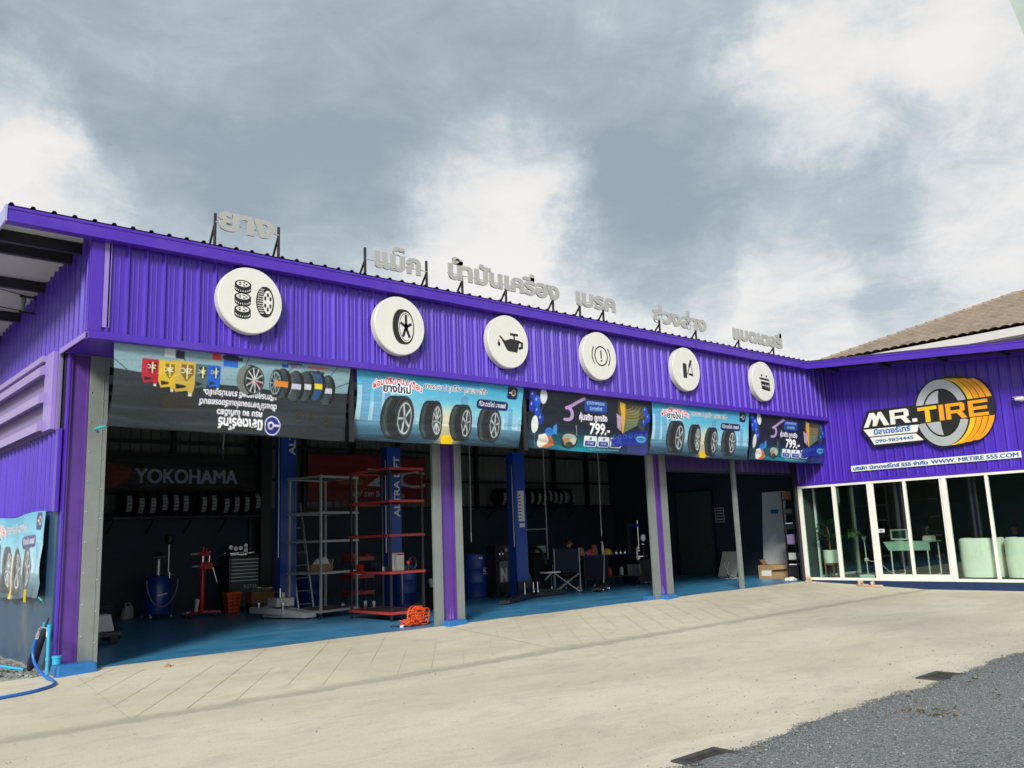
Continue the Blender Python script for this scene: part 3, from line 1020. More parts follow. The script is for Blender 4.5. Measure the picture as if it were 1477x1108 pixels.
G = thing('garage_building', 'long purple corrugated metal tyre garage with three open bays', 'building')
part('fascia_sheet', PURPLE, G, lambda b: corr(b, (WX, FY, 0), (1, 0, 0), (0, -1, 0), XO - WX, 4.50, 5.86, phase=0.17))
part('top_trim', PURPLE_TRIM, G, lambda b: (b.box(-1.74, 17.72, -1.325, -1.30, 5.80, 6.005), b.box(-1.74, 17.72, -1.34, -1.325, 5.80, 5.835), b.box(-1.74, 17.72, -1.336, -1.325, 5.965, 6.005), b.box(-1.74, 17.72, -1.30, FY - 0.03, 5.80, 5.815)), bevel=0.004)
part('bottom_trim', PURPLE_TRIM, G, lambda b: (b.box(WX - 0.03, XO - 0.01, FY - 0.05, FY - 0.02, 4.43, 4.535), b.box(WX - 0.03, XO - 0.01, FY - 0.02, FY + 0.12, 4.43, 4.445)), bevel=0.003)
part('corner_trim', PURPLE_TRIM, G, lambda b: (b.box(WX - 0.045, WX - 0.03, FY - 0.03, FY + 0.06, 4.535, 5.99), b.box(WX - 0.03, WX + 0.13, FY - 0.045, FY - 0.03, 4.536, 5.80)), bevel=0.003)
part('corner_flashing', LILAC, G, lambda b: b.box(WX + 0.135, WX + 0.23, FY - 0.036, FY - 0.031, 4.60, 5.80))
part('side_sheet', PURPLE, G, lambda b: corr(b, (WX, FY, 0), (0, 1, 0), (-1, 0, 0), YB - FY, 4.53, lambda s: zr(FY + s) + 0.01, phase=0.1))
part('side_trim', LILAC, G, lambda b: b.box(WX - 0.045, WX - 0.03, FY + 0.06, 0.18, 4.45, 4.53), bevel=0.002)
part('canopy_soffit', PURPLE_TRIM, G, lambda b: b.box(WX, XO, FY + 0.12, 0.0, 4.445, 4.47))


def side():
    L = part('louvre_vent', LOUVRE_BACK, G, lambda b: b.box(WX - 0.02, WX + 0.02, 0.20, YB - 0.3, 3.36, 4.53))
    for z in (4.22, 3.80, 3.38):
        part('louvre_blade', LOUVRE, L, lambda b: b.hexa([(WX - 0.16, 0.74, z), (WX - 0.02, 0.74, z + 0.05), (WX - 0.02, YB - 0.3, z + 0.05), (WX - 0.16, YB - 0.3, z), (WX - 0.16, 0.74, z + 0.13), (WX - 0.02, 0.74, z + 0.22), (WX - 0.02, YB - 0.3, z + 0.22), (WX - 0.16, YB - 0.3, z + 0.13)]))
    part('louvre_frame', LILAC, L, lambda b: (b.box(WX - 0.09, WX - 0.021, 0.30, 0.74, 3.37, 4.525),), bevel=0.006)
    part('louvre_edge', LOUVRE, L, lambda b: b.box(WX - 0.13, WX - 0.021, 0.741, YB - 0.3, 4.44, 4.528))
    part('lower_side_sheet', PURPLE, G, lambda b: corr(b, (WX + 0.02, 0.05, 0), (0, 1, 0), (-1, 0, 0), YB - 0.35, 2.20, 3.36, phase=0.07))
    part('lower_edge_trim', PURPLE_TRIM, G, lambda b: b.box(WX - 0.03, WX + 0.02, 0.06, 0.20, 2.18, 3.36), bevel=0.003)
    part('block_wall', SIDE_BLUE, G, lambda b: b.box(WX + 0.03, -0.5, 0.12, YB, -0.3, 2.30))
    part('upper_liner', STEEL_BLK, G, lambda b: b.box(WX + 0.04, -0.5, 0.12, YB, 2.301, 5.2))
    part('corner_column', PURPLE_TRIM, G, lambda b: b.box(-0.60, -0.575, -0.015, 0.10, 0.0, 4.44))


side()


def roof():
    def rf(b):
        prof = [(0.0, 0), (0.02, 0.032), (0.055, 0.032), (0.075, 0), (0.25, 0)]
        xs = []
        x = -1.74
        while x < 24.5:
            xs += [(x + s, q) for s, q in prof[:-1]]; x += 0.25
        vs = []
        for x, q in xs: vs += [(x, -1.345, zr(-1.345) + 0.035 + q), (x, YB + 0.4, zr(YB + 0.4) + 0.035 + q)]
        b.add(vs, [(2 * i, 2 * i + 2, 2 * i + 3, 2 * i + 1) for i in range(len(xs) - 1)])
    R = part('roof_sheet', ROOF_TOP, G, rf)
    part('roof_lining', ROOF_LINE, G, lambda b: b.hexa([(-1.72, -1.30, zr(-1.3)), (24.4, -1.30, zr(-1.3)), (24.4, YB + 0.4, zr(YB + 0.4)), (-1.72, YB + 0.4, zr(YB + 0.4)), (-1.72, -1.30, zr(-1.3) + 0.025), (24.4, -1.30, zr(-1.3) + 0.025), (24.4, YB + 0.4, zr(YB + 0.4) + 0.025), (-1.72, YB + 0.4, zr(YB + 0.4) + 0.025)]))
    part('rake_trim', pm('pale_blue_trim', (0.34, 0.36, 0.62), 0.35), G, lambda b: b.hexa([(-1.765, -1.34, 5.80), (-1.742, -1.34, 5.80), (-1.742, YB + .4, 5.80 - .065 * 10.7), (-1.765, YB + .4, 5.80 - .065 * 10.7), (-1.765, -1.34, 6.02), (-1.742, -1.34, 6.02), (-1.742, YB + .4, 6.02 - .065 * 10.7), (-1.765, YB + .4, 6.02 - .065 * 10.7)]))
    for y in (-0.55, -0.12, 1.30, 3.0, 4.5, 6.0, 7.5, 8.6):
        part('purlin', STEEL_BLK, G, lambda b: b.box(-1.72, XE, y - 0.04, y + 0.04, zr(y) - 0.16, zr(y) - 0.005))
    for x in (-0.30, 6.17, 12.5, 18.7):
        part('rafter', STEEL_BLK, G, lambda b: b.hexa([(x - .06, 0, zr(0) - .42), (x + .06, 0, zr(0) - .42), (x + .06, YB, zr(YB) - .42), (x - .06, YB, zr(YB) - .42), (x - .06, 0, zr(0) - .16), (x + .06, 0, zr(0) - .16), (x + .06, YB, zr(YB) - .16), (x - .06, YB, zr(YB) - .16)]))


roof()


def columns():
    # purple columns with grey shutter guides beside them
    def hcol(x0, x1):
        def f(b):
            b.box(x0, x1, 0.04, 0.055, 0.0, 4.44)
            b.box(x0, x0 + 0.03, 0.0, 0.0395, 0.0, 4.44); b.box(x1 - 0.03, x1, 0.0, 0.0395, 0.0, 4.44)
            b.box(x0, x1, 0.0555, 0.12, 0.0, 4.44)
        return f

    def guide(x0, x1):
        def f(b):
            b.box(x0, x1, -0.02, 0.002, 0.0, 4.44)
            b.box(x0, x0 + 0.004, 0.0025, 0.045, 0.0, 4.44); b.box(x1 - 0.004, x1, 0.0025, 0.045, 0.0, 4.44)
            b.box(x0 + (x1 - x0) * 0.7, x0 + (x1 - x0) * 0.7 + 0.012, -0.028, -0.0205, 0.0, 4.44)
        return f
    part('column', PURPLE_COL, G, hcol(-0.57, -0.315), bevel=0.004)
    g = part('shutter_guide', GREY_POST, G, guide(-0.31, -0.05), bevel=0.002)

    def bolts(b):
        for k in range(9):
            for x in (-0.28, -0.10):
                b.lathe([(0.012, -0.0206), (0.012, -0.027), (0.004, -0.030)], 8, (x, 0, 0.35 + k * 0.43 + (0.1 if x < -.2 else 0)), 'y')
    part('bolts', CHROME, g, bolts, kind='stuff')
    for xs in ((5.82, 6.01, 6.34, 6.51), (12.15, 12.38, 12.62, 12.85)):
        cl = part('column', PURPLE_COL, G, hcol(xs[1] + 0.003, xs[2] - 0.003), bevel=0.004)

        def drips(b):
            r = random.Random(int(xs[0] * 10))
            for k in range(9):
                x = xs[1] + 0.045 + r.random() * (xs[2] - xs[1] - 0.09); h = r.uniform(0.06, 0.22)
                b.hexa([(x - .004, .036, .09), (x + .004, .036, .09), (x + .004, .0395, .09), (x - .004, .0395, .09), (x - .001, .037, .09 + h), (x + .001, .037, .09 + h), (x + .001, .0395, .09 + h), (x - .001, .0395, .09 + h)])
        part('paint_drips', LILAC, cl, drips, kind='stuff')
        part('shutter_guide', GREY_POST, G, guide(xs[0], xs[1]), bevel=0.002)
        part('shutter_guide', GREY_POST, G, guide(xs[2], xs[3]), bevel=0.002)
    part('shutter_post', GREY_POST, G, guide(15.64, 15.79), bevel=0.002)
    part('shutter_post', STEEL_BLK, G, guide(18.69, 18.82), bevel=0.002)

    def kerb(x0, x1, y0, h):
        def f(b):
            b.hexa([(x0, y0, -0.10), (x1, y0 + 0.12, -0.06), (x1, -0.03, 0.0), (x0, -0.03, 0.0), (x0 + 0.02, y0 + 0.04, h), (x1 - 0.02, y0 + 0.16, h * 0.85), (x1 - 0.02, -0.03, h * 0.9), (x0 + 0.02, -0.03, h)])
        return f
    part('blue_kerb', BLUE_EDGE, G, kerb(-0.66, -0.09, -0.40, 0.13), bevel=0.03)
    part('blue_kerb', BLUE_EDGE, G, kerb(5.93, 6.50, -0.28, 0.09), bevel=0.02)
    part('blue_kerb', BLUE_EDGE, G, kerb(12.30, 12.86, -0.28, 0.09), bevel=0.02)
    part('blue_kerb', BLUE_EDGE, G, lambda b: b.box(11.85, 12.12, -0.05, 0.12, -0.01, 0.09), bevel=0.02)


columns()


def inner():
    part('back_wall', DARKWALL, G, lambda b: b.box(-0.62, XE, YB, YB + 0.12, -0.05, 2.50))
    part('back_wall_sheet', SHEET_GREY, G, lambda b: corr(b, (-0.64, YB + 0.17, 0), (1, 0, 0), (0, -1, 0), XE + 0.8, 2.40, zr(YB) + 0.03, phase=0.05))
    for k, x in enumerate((0.6, 2.4, 4.2, 6.3, 7.9, 9.5, 11.1, 12.5, 14.2, 16.0, 17.8, 19.5)):
        part('stud', STEEL_BLK, G, lambda b: b.box(x - 0.05, x + 0.05, YB - 0.08, YB + 0.05, 2.46 if k != 3 else 0.0, 5.0))
    for z in (2.52, 3.35, 4.25):
        part('girt', STEEL_BLK, G, lambda b: b.box(-0.5, XE, YB - 0.03, YB + 0.045, z, z + 0.07))
    part('dark_pier', STEEL_BLK, G, lambda b: b.box(6.45, 6.75, YB - 0.35, YB - 0.081, 0.0, 4.9))
    part('end_wall', DARKWALL, G, lambda b: b.box(XE, XE + 0.12, 0.1, YB + 0.3, -0.05, 5.95))
    # purple sheet above the third bay
    part('lintel_sheet', PURPLE_DARK, G, lambda b: corr(b, (12.86, 0.06, 0), (1, 0, 0), (0, -1, 0), XO - 12.86, 3.05, 4.44, phase=0.1))
    part('lintel_rail', STEEL_BLK, G, lambda b: b.box(12.86, XO, 0.065, 0.14, 3.0, 3.12))
    # steel door in the end wall
    D = part('inner_door', GREENDOOR, G, lambda b: b.box(XE - 0.05, XE - 0.001, 4.45, 5.95, 0.0, 2.85), bevel=0.004)
    part('door_frame', STEEL_BLK, D, lambda b: (b.box(XE - 0.07, XE - 0.002, 4.38, 4.449, 0, 2.92), b.box(XE - 0.07, XE - 0.002, 5.951, 6.02, 0, 2.92), b.box(XE - 0.07, XE - 0.002, 4.45, 5.95, 2.851, 2.92)))
    part('handle', CHROME, D, lambda b: b.tube([(XE - .051, 4.6, 1.05), (XE - .10, 4.6, 1.05), (XE - .10, 4.72, 1.05)], 0.012))


inner()


# ------------------------------------------------------------------ office wing
O = thing('office_wing', 'purple corrugated office front with white framed glass panes and eave', 'building')
YE = -9.6


def ze(y): return 5.99 + 0.0815 * (y + 1.3)


part('wall_sheet', PURPLE, O, lambda b: corr(b, (XO, FY + 0.02, 0), (0, -1, 0), (-1, 0, 0), FY - YE, 2.72, lambda s: ze(FY - s) - 0.10, phase=0.05))
part('inner_corner_sheet', PURPLE, O, lambda b: corr(b, (XO, 0.10, 0), (0, -1, 0), (-1, 0, 0), -FY + 0.08, 2.72, 4.43, phase=0.12))
part('bottom_trim', PURPLE_TRIM, O, lambda b: b.box(XO - 0.045, XO + 0.02, YE, 0.10, 2.665, 2.74), bevel=0.003)


def slab(x0, x1, y0, y1, a, c):
    return lambda b: b.hexa([(x0, y0, ze(y0) + a), (x1, y0, ze(y0) + a), (x1, y1, ze(y1) + a), (x0, y1, ze(y1) + a), (x0, y0, ze(y0) + c), (x1, y0, ze(y0) + c), (x1, y1, ze(y1) + c), (x0, y1, ze(y1) + c)])


part('eave_trim', PURPLE_TRIM, O, slab(17.70, 17.725, YE, -1.30, -0.19, 0.0), bevel=0.004)
part('eave_lip', PURPLE_TRIM, O, slab(17.685, 17.699, YE, -1.345, -0.19, -0.155))
part('eave_roll', PURPLE_TRIM, O, slab(17.688, 17.699, YE, -1.345, -0.04, 0.004))
part('eave_lining', ROOF_LINE, O, slab(17.726, 24.4, YE, -1.302, -0.03, -0.012))
part('eave_roof_sheet', ROOF_TOP, O, slab(17.70, 24.4, YE, -1.35, 0.012, 0.04))
for k in range(6):
    y = -1.7 - 1.45 * k
    part('eave_beam', STEEL_BLK, O, lambda b: b.box(17.727, XO - 0.03, y - 0.05, y + 0.05, ze(y) - 0.20, ze(y) - 0.045))
for x in (17.80, 18.30, 18.70):
    part('eave_purlin', STEEL_BLK if x != 18.70 else PURPLE_TRIM, O, slab(x - 0.035, x + 0.035, YE, -1.36, -0.16 if x < 18.6 else -0.20, -0.032))
part('plinth', PLINTH, O, lambda b: b.box(XO - 0.02, XO + 0.3, YE, 0.0, -0.3, 0.028))
part('room_floor', ROOMFLOOR, O, lambda b: b.box(XO + 0.05, 24.2, YE, -0.02, -0.05, 0.05))
part('room_ceiling', CEIL, O, lambda b: b.box(XO + 0.05, 24.2, YE, 0.0, 2.85, 2.9))
part('room_wall', ROOMWALL, O, lambda b: b.box(24.2, 24.3, YE, 0.1, -0.2, 5.3))
part('room_wall', ROOMWALL, O, lambda b: b.box(XO + 0.02, 24.2, 0.0, 0.098, -0.2, 5.9))
part('room_wall', ROOMWALL, O, lambda b: b.box(XO + 0.05, 24.2, YE - 0.1, YE - 0.001, -0.2, 5.2))
MUL = [(0.0, -0.12), (-1.06, -1.16), (-2.08, -2.21), (-3.06, -3.13), (-4.04, -4.16), (-5.09, -5.16), (-6.14, -6.24), (-7.2, -7.3), (-8.3, -8.4), (-9.5, -9.6)]
part('sill_rail', WHITE_PAINT, O, lambda b: b.box(XO - 0.035, XO + 0.06, YE, 0.0, 0.029, 0.10), bevel=0.004)
part('head_rail', WHITE_PAINT, O, lambda b: b.box(XO - 0.035, XO + 0.06, YE, 0.0, 2.60, 2.664), bevel=0.004)
for i, (a, c) in enumerate(MUL):
    part('mullion', WHITE_PAINT, O, lambda b: b.box(XO - 0.03, XO + 0.055, c, a, 0.101, 2.599), bevel=0.004)
for i in range(len(MUL) - 1):
    y0, y1 = MUL[i + 1][0], MUL[i][1]
    pn = part('pane', GLASS, O, lambda b: b.box(XO + 0.012, XO + 0.020, y0 + 0.001, y1 - 0.001, 0.101, 2.599))
    if i in (2, 3):
        part('door_rail', WHITE_PAINT, pn, lambda b: b.box(XO - 0.01, XO + 0.011, y0 + 0.002, y1 - 0.002, 0.102, 0.20), bevel=0.003)
        part('door_stile', WHITE_PAINT, pn, lambda b: b.box(XO - 0.01, XO + 0.011, (y1 - 0.05) if i == 2 else y0 + 0.002, (y1 - 0.002) if i == 2 else y0 + 0.05, 0.201, 2.598), bevel=0.003)
    if i == 2:
        part('door_sticker', WHITE_PAINT, pn, lambda b: b.box(XO - 0.004, XO + 0.0115, y1 - 0.22, y1 - 0.06, 1.29, 1.38))
        part('door_sticker_print', BLUE_LOGO, pn, lambda b: b.box(XO - 0.006, XO - 0.0045, y1 - 0.185, y1 - 0.095, 1.315, 1.355))
# inner white frames behind the first panes
IF = thing('inner_partition', 'white framed glass partition standing behind the corner panes', 'partition', (19.55, -0.10, 0.05))
part('frame', WHITE_PAINT, IF, lambda b: (b.bar((0, 0, 0), (0, 0, 2.6), 0.05), b.bar((2.3, 0.02, 0), (2.3, 0.02, 2.6), 0.09), b.bar((0.03, 0, 0.04), (2.25, 0.02, 0.04), 0.06)), bevel=0.003)
part('pane', GLASS, IF, lambda b: b.box(0.03, 2.25, -0.004, 0.004, 0.08, 2.6))


# ------------------------------------------------------------------ neighbour house
def neighbour():
    global NBR_TILE
    NBR_TILE = pm('brown_roof_tile', (0.27, 0.215, 0.172), 0.75, var=0.14, scale=2.2, dirt=((0.11, 0.095, 0.085), 0.55, 1.3))
    H = thing('neighbour_house', 'house with brown tiled hip roof and white eave behind the office', 'house', (27, 3.56, -0.4))
    ex, y0, y1, z0, z1, rn = 0.0, 0.0, -19.0, 8.10, 10.45, 5.59
    wall = pm('cream_render', (0.55, 0.53, 0.48), 0.8)
    part('wall', wall, H, lambda b: b.box(0.7, 10.4, -18.3, -0.7, 0, z0 - 0.2))
    W_ = part('window', pm('dark_window', (0.02, 0.025, 0.03), 0.1), H, lambda b: b.box(0.66, 0.699, -7.5, -6.0, 5.2, 6.5))
    part('frame', WHITE_PAINT, W_, lambda b: (b.box(0.62, 0.66, -7.6, -7.5, 5.1, 6.6), b.box(0.62, 0.66, -6.0, -5.9, 5.1, 6.6), b.box(0.62, 0.66, -7.5, -6.0, 5.1, 5.2), b.box(0.62, 0.66, -7.5, -6.0, 6.5, 6.6)))

    def faces(b, front):
        nc = 14; per = 0.34; step = 8
        ny = int(19.0 / per) * step
        ys = np.linspace(y1, y0, ny + 1)
        rows = []
        for c in range(nc):
            for t, lift in ((0.0, 0.10), (0.08, 0.105), (1.0, 0.0)):
                rows.append(((c + t) / nc, lift))
        vs = []
        for s, lift in rows:
            for y in ys:
                w = 0.065 * abs(math.sin(math.pi * (y - y0) / per)) ** 0.8
                vs.append((ex + rn * s, y, z0 + (z1 - z0) * s + lift + w))
        fs = []
        n = ny + 1
        for j in range(len(rows) - 1):
            s = (rows[j][0] + rows[j + 1][0]) / 2
            for i in range(ny):
                ym = (ys[i] + ys[i + 1]) / 2
                if ym > y0 - rn * s or ym < y1 + rn * s: continue
                fs.append((j * n + i, j * n + i + 1, (j + 1) * n + i + 1, (j + 1) * n + i))
        b.add(vs, fs)
    R = part('roof', NBR_TILE, H, lambda b: faces(b, True))
    # far slope and hip ends, plain
    part('far_slope', NBR_TILE, H, lambda b: b.add([(0, 0, z0), (2 * rn, 0, z0), (rn, -rn, z1), (0, y1, z0), (2 * rn, y1, z0), (rn, y1 + rn, z1)], [(0, 1, 2), (1, 4, 5, 2), (4, 3, 5)]))
    # ridge and hip caps, tile by tile
    hips = [((0, 0, z0 + 0.05), (rn, -rn, z1 + 0.05)), ((rn, -rn, z1 + 0.06), (rn, y1 + rn, z1 + 0.06))]
    for a, c in hips:
        a, c = V(a), V(c); n = int((c - a).length / 0.38); t = (c - a) / n
        for k in range(n):
            p, q = a + t * k, a + t * (k + 1.08)
            part('ridge_cap', NBR_TILE, R, lambda b: b.tube([p, q], [0.13, 0.105], 8))
    part('fascia_board', pm('white_eave', (0.58, 0.58, 0.56), 0.5, var=0.04), H, lambda b: (b.box(-0.02, 0.03, y1, y0, z0 - 0.26, z0 + 0.02), b.box(0.03, 2 * rn, -0.03, 0.0, z0 - 0.26, z0 + 0.01)))
    part('soffit', WHITE_PAINT, H, lambda b: b.box(0.031, 0.72, y1 + 0.05, -0.031, z0 - 0.24, z0 - 0.22))


neighbour()


# ------------------------------------------------------------------ canopy corner that juts in at the upper right
def canopy():
    d = V(pix_dir(1476, 52)).normalized()
    c = V((-3.888, -13.285, 1.60)) + d * 9.0
    t = thing('metal_awning', 'grey green metal awning corner at the upper right edge', 'awning', (c.x, c.y, GZ))
    # slab running away to the right of the picture, low corner in view
    z = c.z - GZ
    mt = pm('grey_green_paint', (0.30, 0.37, 0.34), 0.5, var=0.06)
    a = V((0.95, -0.31, 0)) ; r = V((0.72, -0.69, 0))
    def f(b):
        lo = V((0, 0, z)); pts = []
        for off in (V((0, 0, 0)), V((0, 0, 1.15))):
            for s, q in ((0, 0), (1.2, 0), (1.2, 0.35), (0, 0.35)):
                p = lo + off + r * s + a * q * 1.0
                if off.z and s == 0: p += r * -0.26
                pts.append(p)
        b.hexa(pts)
    part('fascia_box', mt, t, f, bevel=0.01)
    part('post', GREY_POST, t, lambda b: b.bar(r * 1.1 + a * 0.2, r * 1.1 + a * 0.2 + V((0, 0, z)), 0.12))


canopy()

# ================================================================== SIGNS ON THE GARAGE
UX, UZ, NY = (1, 0, 0), (0, 0, 1), (0, -1, 0)


def ell_pts(cx, cy, rx, ry, a0=0, a1=360, n=36, rot=0.0):
    c, s = math.cos(rad(rot)), math.sin(rad(rot))
    k = n if abs(a1 - a0) >= 360 else n + 1
    out = []
    for i in range(k):
        t = rad(a0 + (a1 - a0) * i / n)
        x, y = rx * math.cos(t), ry * math.sin(t)
        out.append((cx + x * c - y * s, cy + x * s + y * c))
    return out


def ring_pts(cx, cy, rx, ry, w, a0=0, a1=360, n=36):
    if abs(a1 - a0) >= 360:
        return [ell_pts(cx, cy, rx, ry, n=n), ell_pts(cx, cy, rx - w, ry - w, n=n)[::-1]]
    return [ell_pts(cx, cy, rx, ry, a0, a1, n) + ell_pts(cx, cy, rx - w, ry - w, a0, a1, n)[::-1]]


def seg(a, b, w):
    a, b = V(a), V(b); t = (b - a).normalized(); q = V((-t.y, t.x)) * w / 2
    return [[tuple(a + q), tuple(a - q), tuple(b - q), tuple(b + q)]]


def icon_shapes(kind):
    """list of (level, loops); level 0 black, 1 pale on top, 2 black on top"""
    S = []
    if kind == 'tyres':
        for cy in (0.40, 0.02, -0.36):
            S.append((0, [[(-0.50, cy + 0.06), (-0.50, cy - 0.10)] + ell_pts(-0.25, cy - 0.12, 0.25, 0.11, 180, 360, 14) + [(0.0, cy + 0.06)] + ell_pts(-0.25, cy + 0.06, 0.25, 0.12, 0, 180, 14)]))
            S.append((1, [ell_pts(-0.25, cy + 0.06, 0.20, 0.085)]))
            for a in range(0, 360, 72):
                S.append((2, [ell_pts(-0.25 + 0.11 * math.cos(rad(a)), cy + 0.06 + 0.045 * math.sin(rad(a)), 0.04, 0.02, n=8)]))
            for k in range(9):
                t = rad(200 + k * 17.5)
                x = -0.25 + 0.235 * math.cos(t); y = cy - 0.06 + 0.10 * math.sin(t)
                S.append((1, seg((x, y + 0.025), (x, y - 0.025), 0.02)))
        S.append((0, [ell_pts(0.42, 0.02, 0.26, 0.47, 90, 270, 20) + ell_pts(0.48, 0.02, 0.25, 0.47, -90, 90, 20)]))
        S.append((1, [ell_pts(0.53, 0.02, 0.155, 0.36)]))
        for a in range(30, 390, 60):
            S.append((2, [ell_pts(0.53 + 0.095 * math.cos(rad(a)), 0.02 + 0.22 * math.sin(rad(a)), 0.035, 0.07, n=10)]))
        for k in range(11):
            y = -0.34 + 0.072 * k
            dx = 0.20 * math.sqrt(max(0, 1 - ((y - 0.02) / 0.47) ** 2))
            for q in (0.30, 0.62, 0.95):
                S.append((1, seg((0.42 - dx * q - 0.03, y), (0.42 - dx * q + 0.03, y + 0.02), 0.022)))
    elif kind == 'wheel':
        S.append((0, [ell_pts(0.05, -0.02, 0.36, 0.60, 90, 270, 24) + ell_pts(0.20, -0.02, 0.36, 0.60, -90, 90, 24)]))
        S.append((1, ring_pts(0.22, -0.02, 0.30, 0.52, 0.035)))
        S.append((1, [ell_pts(0.23, -0.02, 0.25, 0.46)]))
        S.append((2, [ell_pts(0.23, -0.02, 0.08, 0.13, n=16)]))
        for a in range(18, 378, 72):
            d = (0.23 * math.cos(rad(a)), 0.43 * math.sin(rad(a)))
            S.append((2, seg((0.23, -0.02), (0.23 + d[0], -0.02 + d[1]), 0.10)))
    elif kind == 'oil':
        S.append((0, [[(-0.42, 0.20), (-0.20, 0.02), (0.00, 0.08), (0.10, 0.12), (0.52, 0.10), (0.55, 0.06), (0.42, -0.34), (0.40, -0.38), (-0.04, -0.36), (-0.10, -0.32), (-0.36, 0.06), (-0.46, 0.14)]]))
        S.append((0, seg((0.28, 0.10), (0.28, 0.27), 0.07)))
        S.append((0, [[(0.08, 0.25), (0.48, 0.25), (0.48, 0.34), (0.08, 0.34)]]))
        S.append((0, [[(0.46, 0.10), (0.72, 0.04), (0.70, -0.20), (0.50, -0.26), (0.48, -0.17), (0.60, -0.12), (0.61, -0.02), (0.48, 0.01)]]))
        S.append((0, [[(-0.48, 0.06)] + ell_pts(-0.48, -0.14, 0.065, 0.085, 120, 420, 14)]))
    elif kind == 'brake':
        S.append((0, ring_pts(0.06, 0.0, 0.40, 0.42, 0.055)))
        S.append((0, ring_pts(0.06, 0.0, 0.56, 0.58, 0.05, 140, 220)))
        S.append((0, ring_pts(0.06, 0.0, 0.56, 0.58, 0.05, -40, 40)))
        S.append((0, seg((0.06, 0.24), (0.06, -0.10), 0.07)))
        S.append((0, [ell_pts(0.06, -0.20, 0.045, 0.045, n=12)]))
    elif kind == 'suspension':
        S.append((0, [[(-0.24, 0.26), (-0.04, 0.26), (0.0, 0.20), (0.0, -0.36), (-0.05, -0.42), (-0.22, -0.42), (-0.27, -0.36), (-0.27, 0.20)]]))
        S.append((0, seg((0.06, -0.18), (0.30, 0.34), 0.05)))
        S.append((0, seg((0.18, 0.10), (0.30, 0.34), 0.11)))
        S.append((0, [ell_pts(0.33, 0.40, 0.07, 0.07, n=14)]))
        S.append((0, seg((0.33, 0.36), (0.42, -0.22), 0.04)))
        S.append((0, seg((0.02, -0.20), (0.45, -0.28), 0.04)))
        S.append((0, [[(0.18, -0.16), (0.40, -0.18), (0.46, -0.30), (0.18, -0.26)]]))
    elif kind == 'battery':
        S.append((0, [[(-0.26, 0.0), (0.52, -0.04), (0.52, -0.48), (-0.20, -0.42)]]))
        S.append((0, [[(-0.36, 0.18), (0.50, 0.14), (0.52, 0.04), (-0.34, 0.08)]]))
        S.append((0, [[(-0.20, 0.24), (-0.08, 0.24), (-0.08, 0.34), (-0.20, 0.34)]]))
        S.append((0, [[(0.22, 0.22), (0.34, 0.22), (0.34, 0.32), (0.22, 0.32)]]))
        S.append((1, seg((-0.14, -0.20), (0.02, -0.21), 0.06)))
        S.append((1, seg((0.28, -0.23), (0.46, -0.24), 0.06)))
        S.append((1, seg((0.37, -0.15), (0.37, -0.32), 0.06)))
        S.append((1, [[(0.16, -0.10), (0.10, -0.24), (0.16, -0.24), (0.14, -0.36), (0.22, -0.20), (0.16, -0.20)]]))
    return S


def discs():
    R = 0.515
    data = [(1.55, 5.26, 'tyres', 'a stack of three tyres beside a standing tyre'), (4.26, 5.23, 'wheel', 'a single black wheel with spokes'),
            (6.74, 5.25, 'oil', 'a dripping oil can'), (9.30, 5.25, 'brake', 'an exclamation mark inside a bracketed circle'),
            (12.26, 5.26, 'suspension', 'a wheel with suspension strut'), (15.48, 5.26, 'battery', 'a car battery with plus and minus')]
    for x, z, kind, txt in data:
        t = thing('round_sign', 'round white fascia sign showing ' + txt, 'sign', (x, FY - 0.066, z), 0, 'round service signs on the purple fascia')
        part('drum', [DISC_RIM], t, lambda b: b.lathe([(R, 0.03), (R, -0.085), (R - 0.012, -0.0952)], 64, (0, 0, 0), 'y', cap=False), smooth=True)
        part('face', [OFFWHITE], t, lambda b: b.add([((R - 0.012) * math.cos(rad(a)), -0.095, (R - 0.012) * math.sin(rad(a))) for a in range(0, 360, 6)], [tuple(range(60))]))
        M = P3((0, -0.0955, 0), (R, 0, 0), (0, 0, R), (0, -1, 0))
        b = MB()
        for lv, loops in icon_shapes(kind):
            b.mi = 1 if lv == 1 else 0
            Mo = (lambda q: (lambda u, v, w=0: M(u, v, w + 0.0008 * q)))(lv + 1)
            b.prism(loops, Mo, 0.0015)
        b.build('printed_symbol', [BLACK, OFFWHITE], t)


discs()


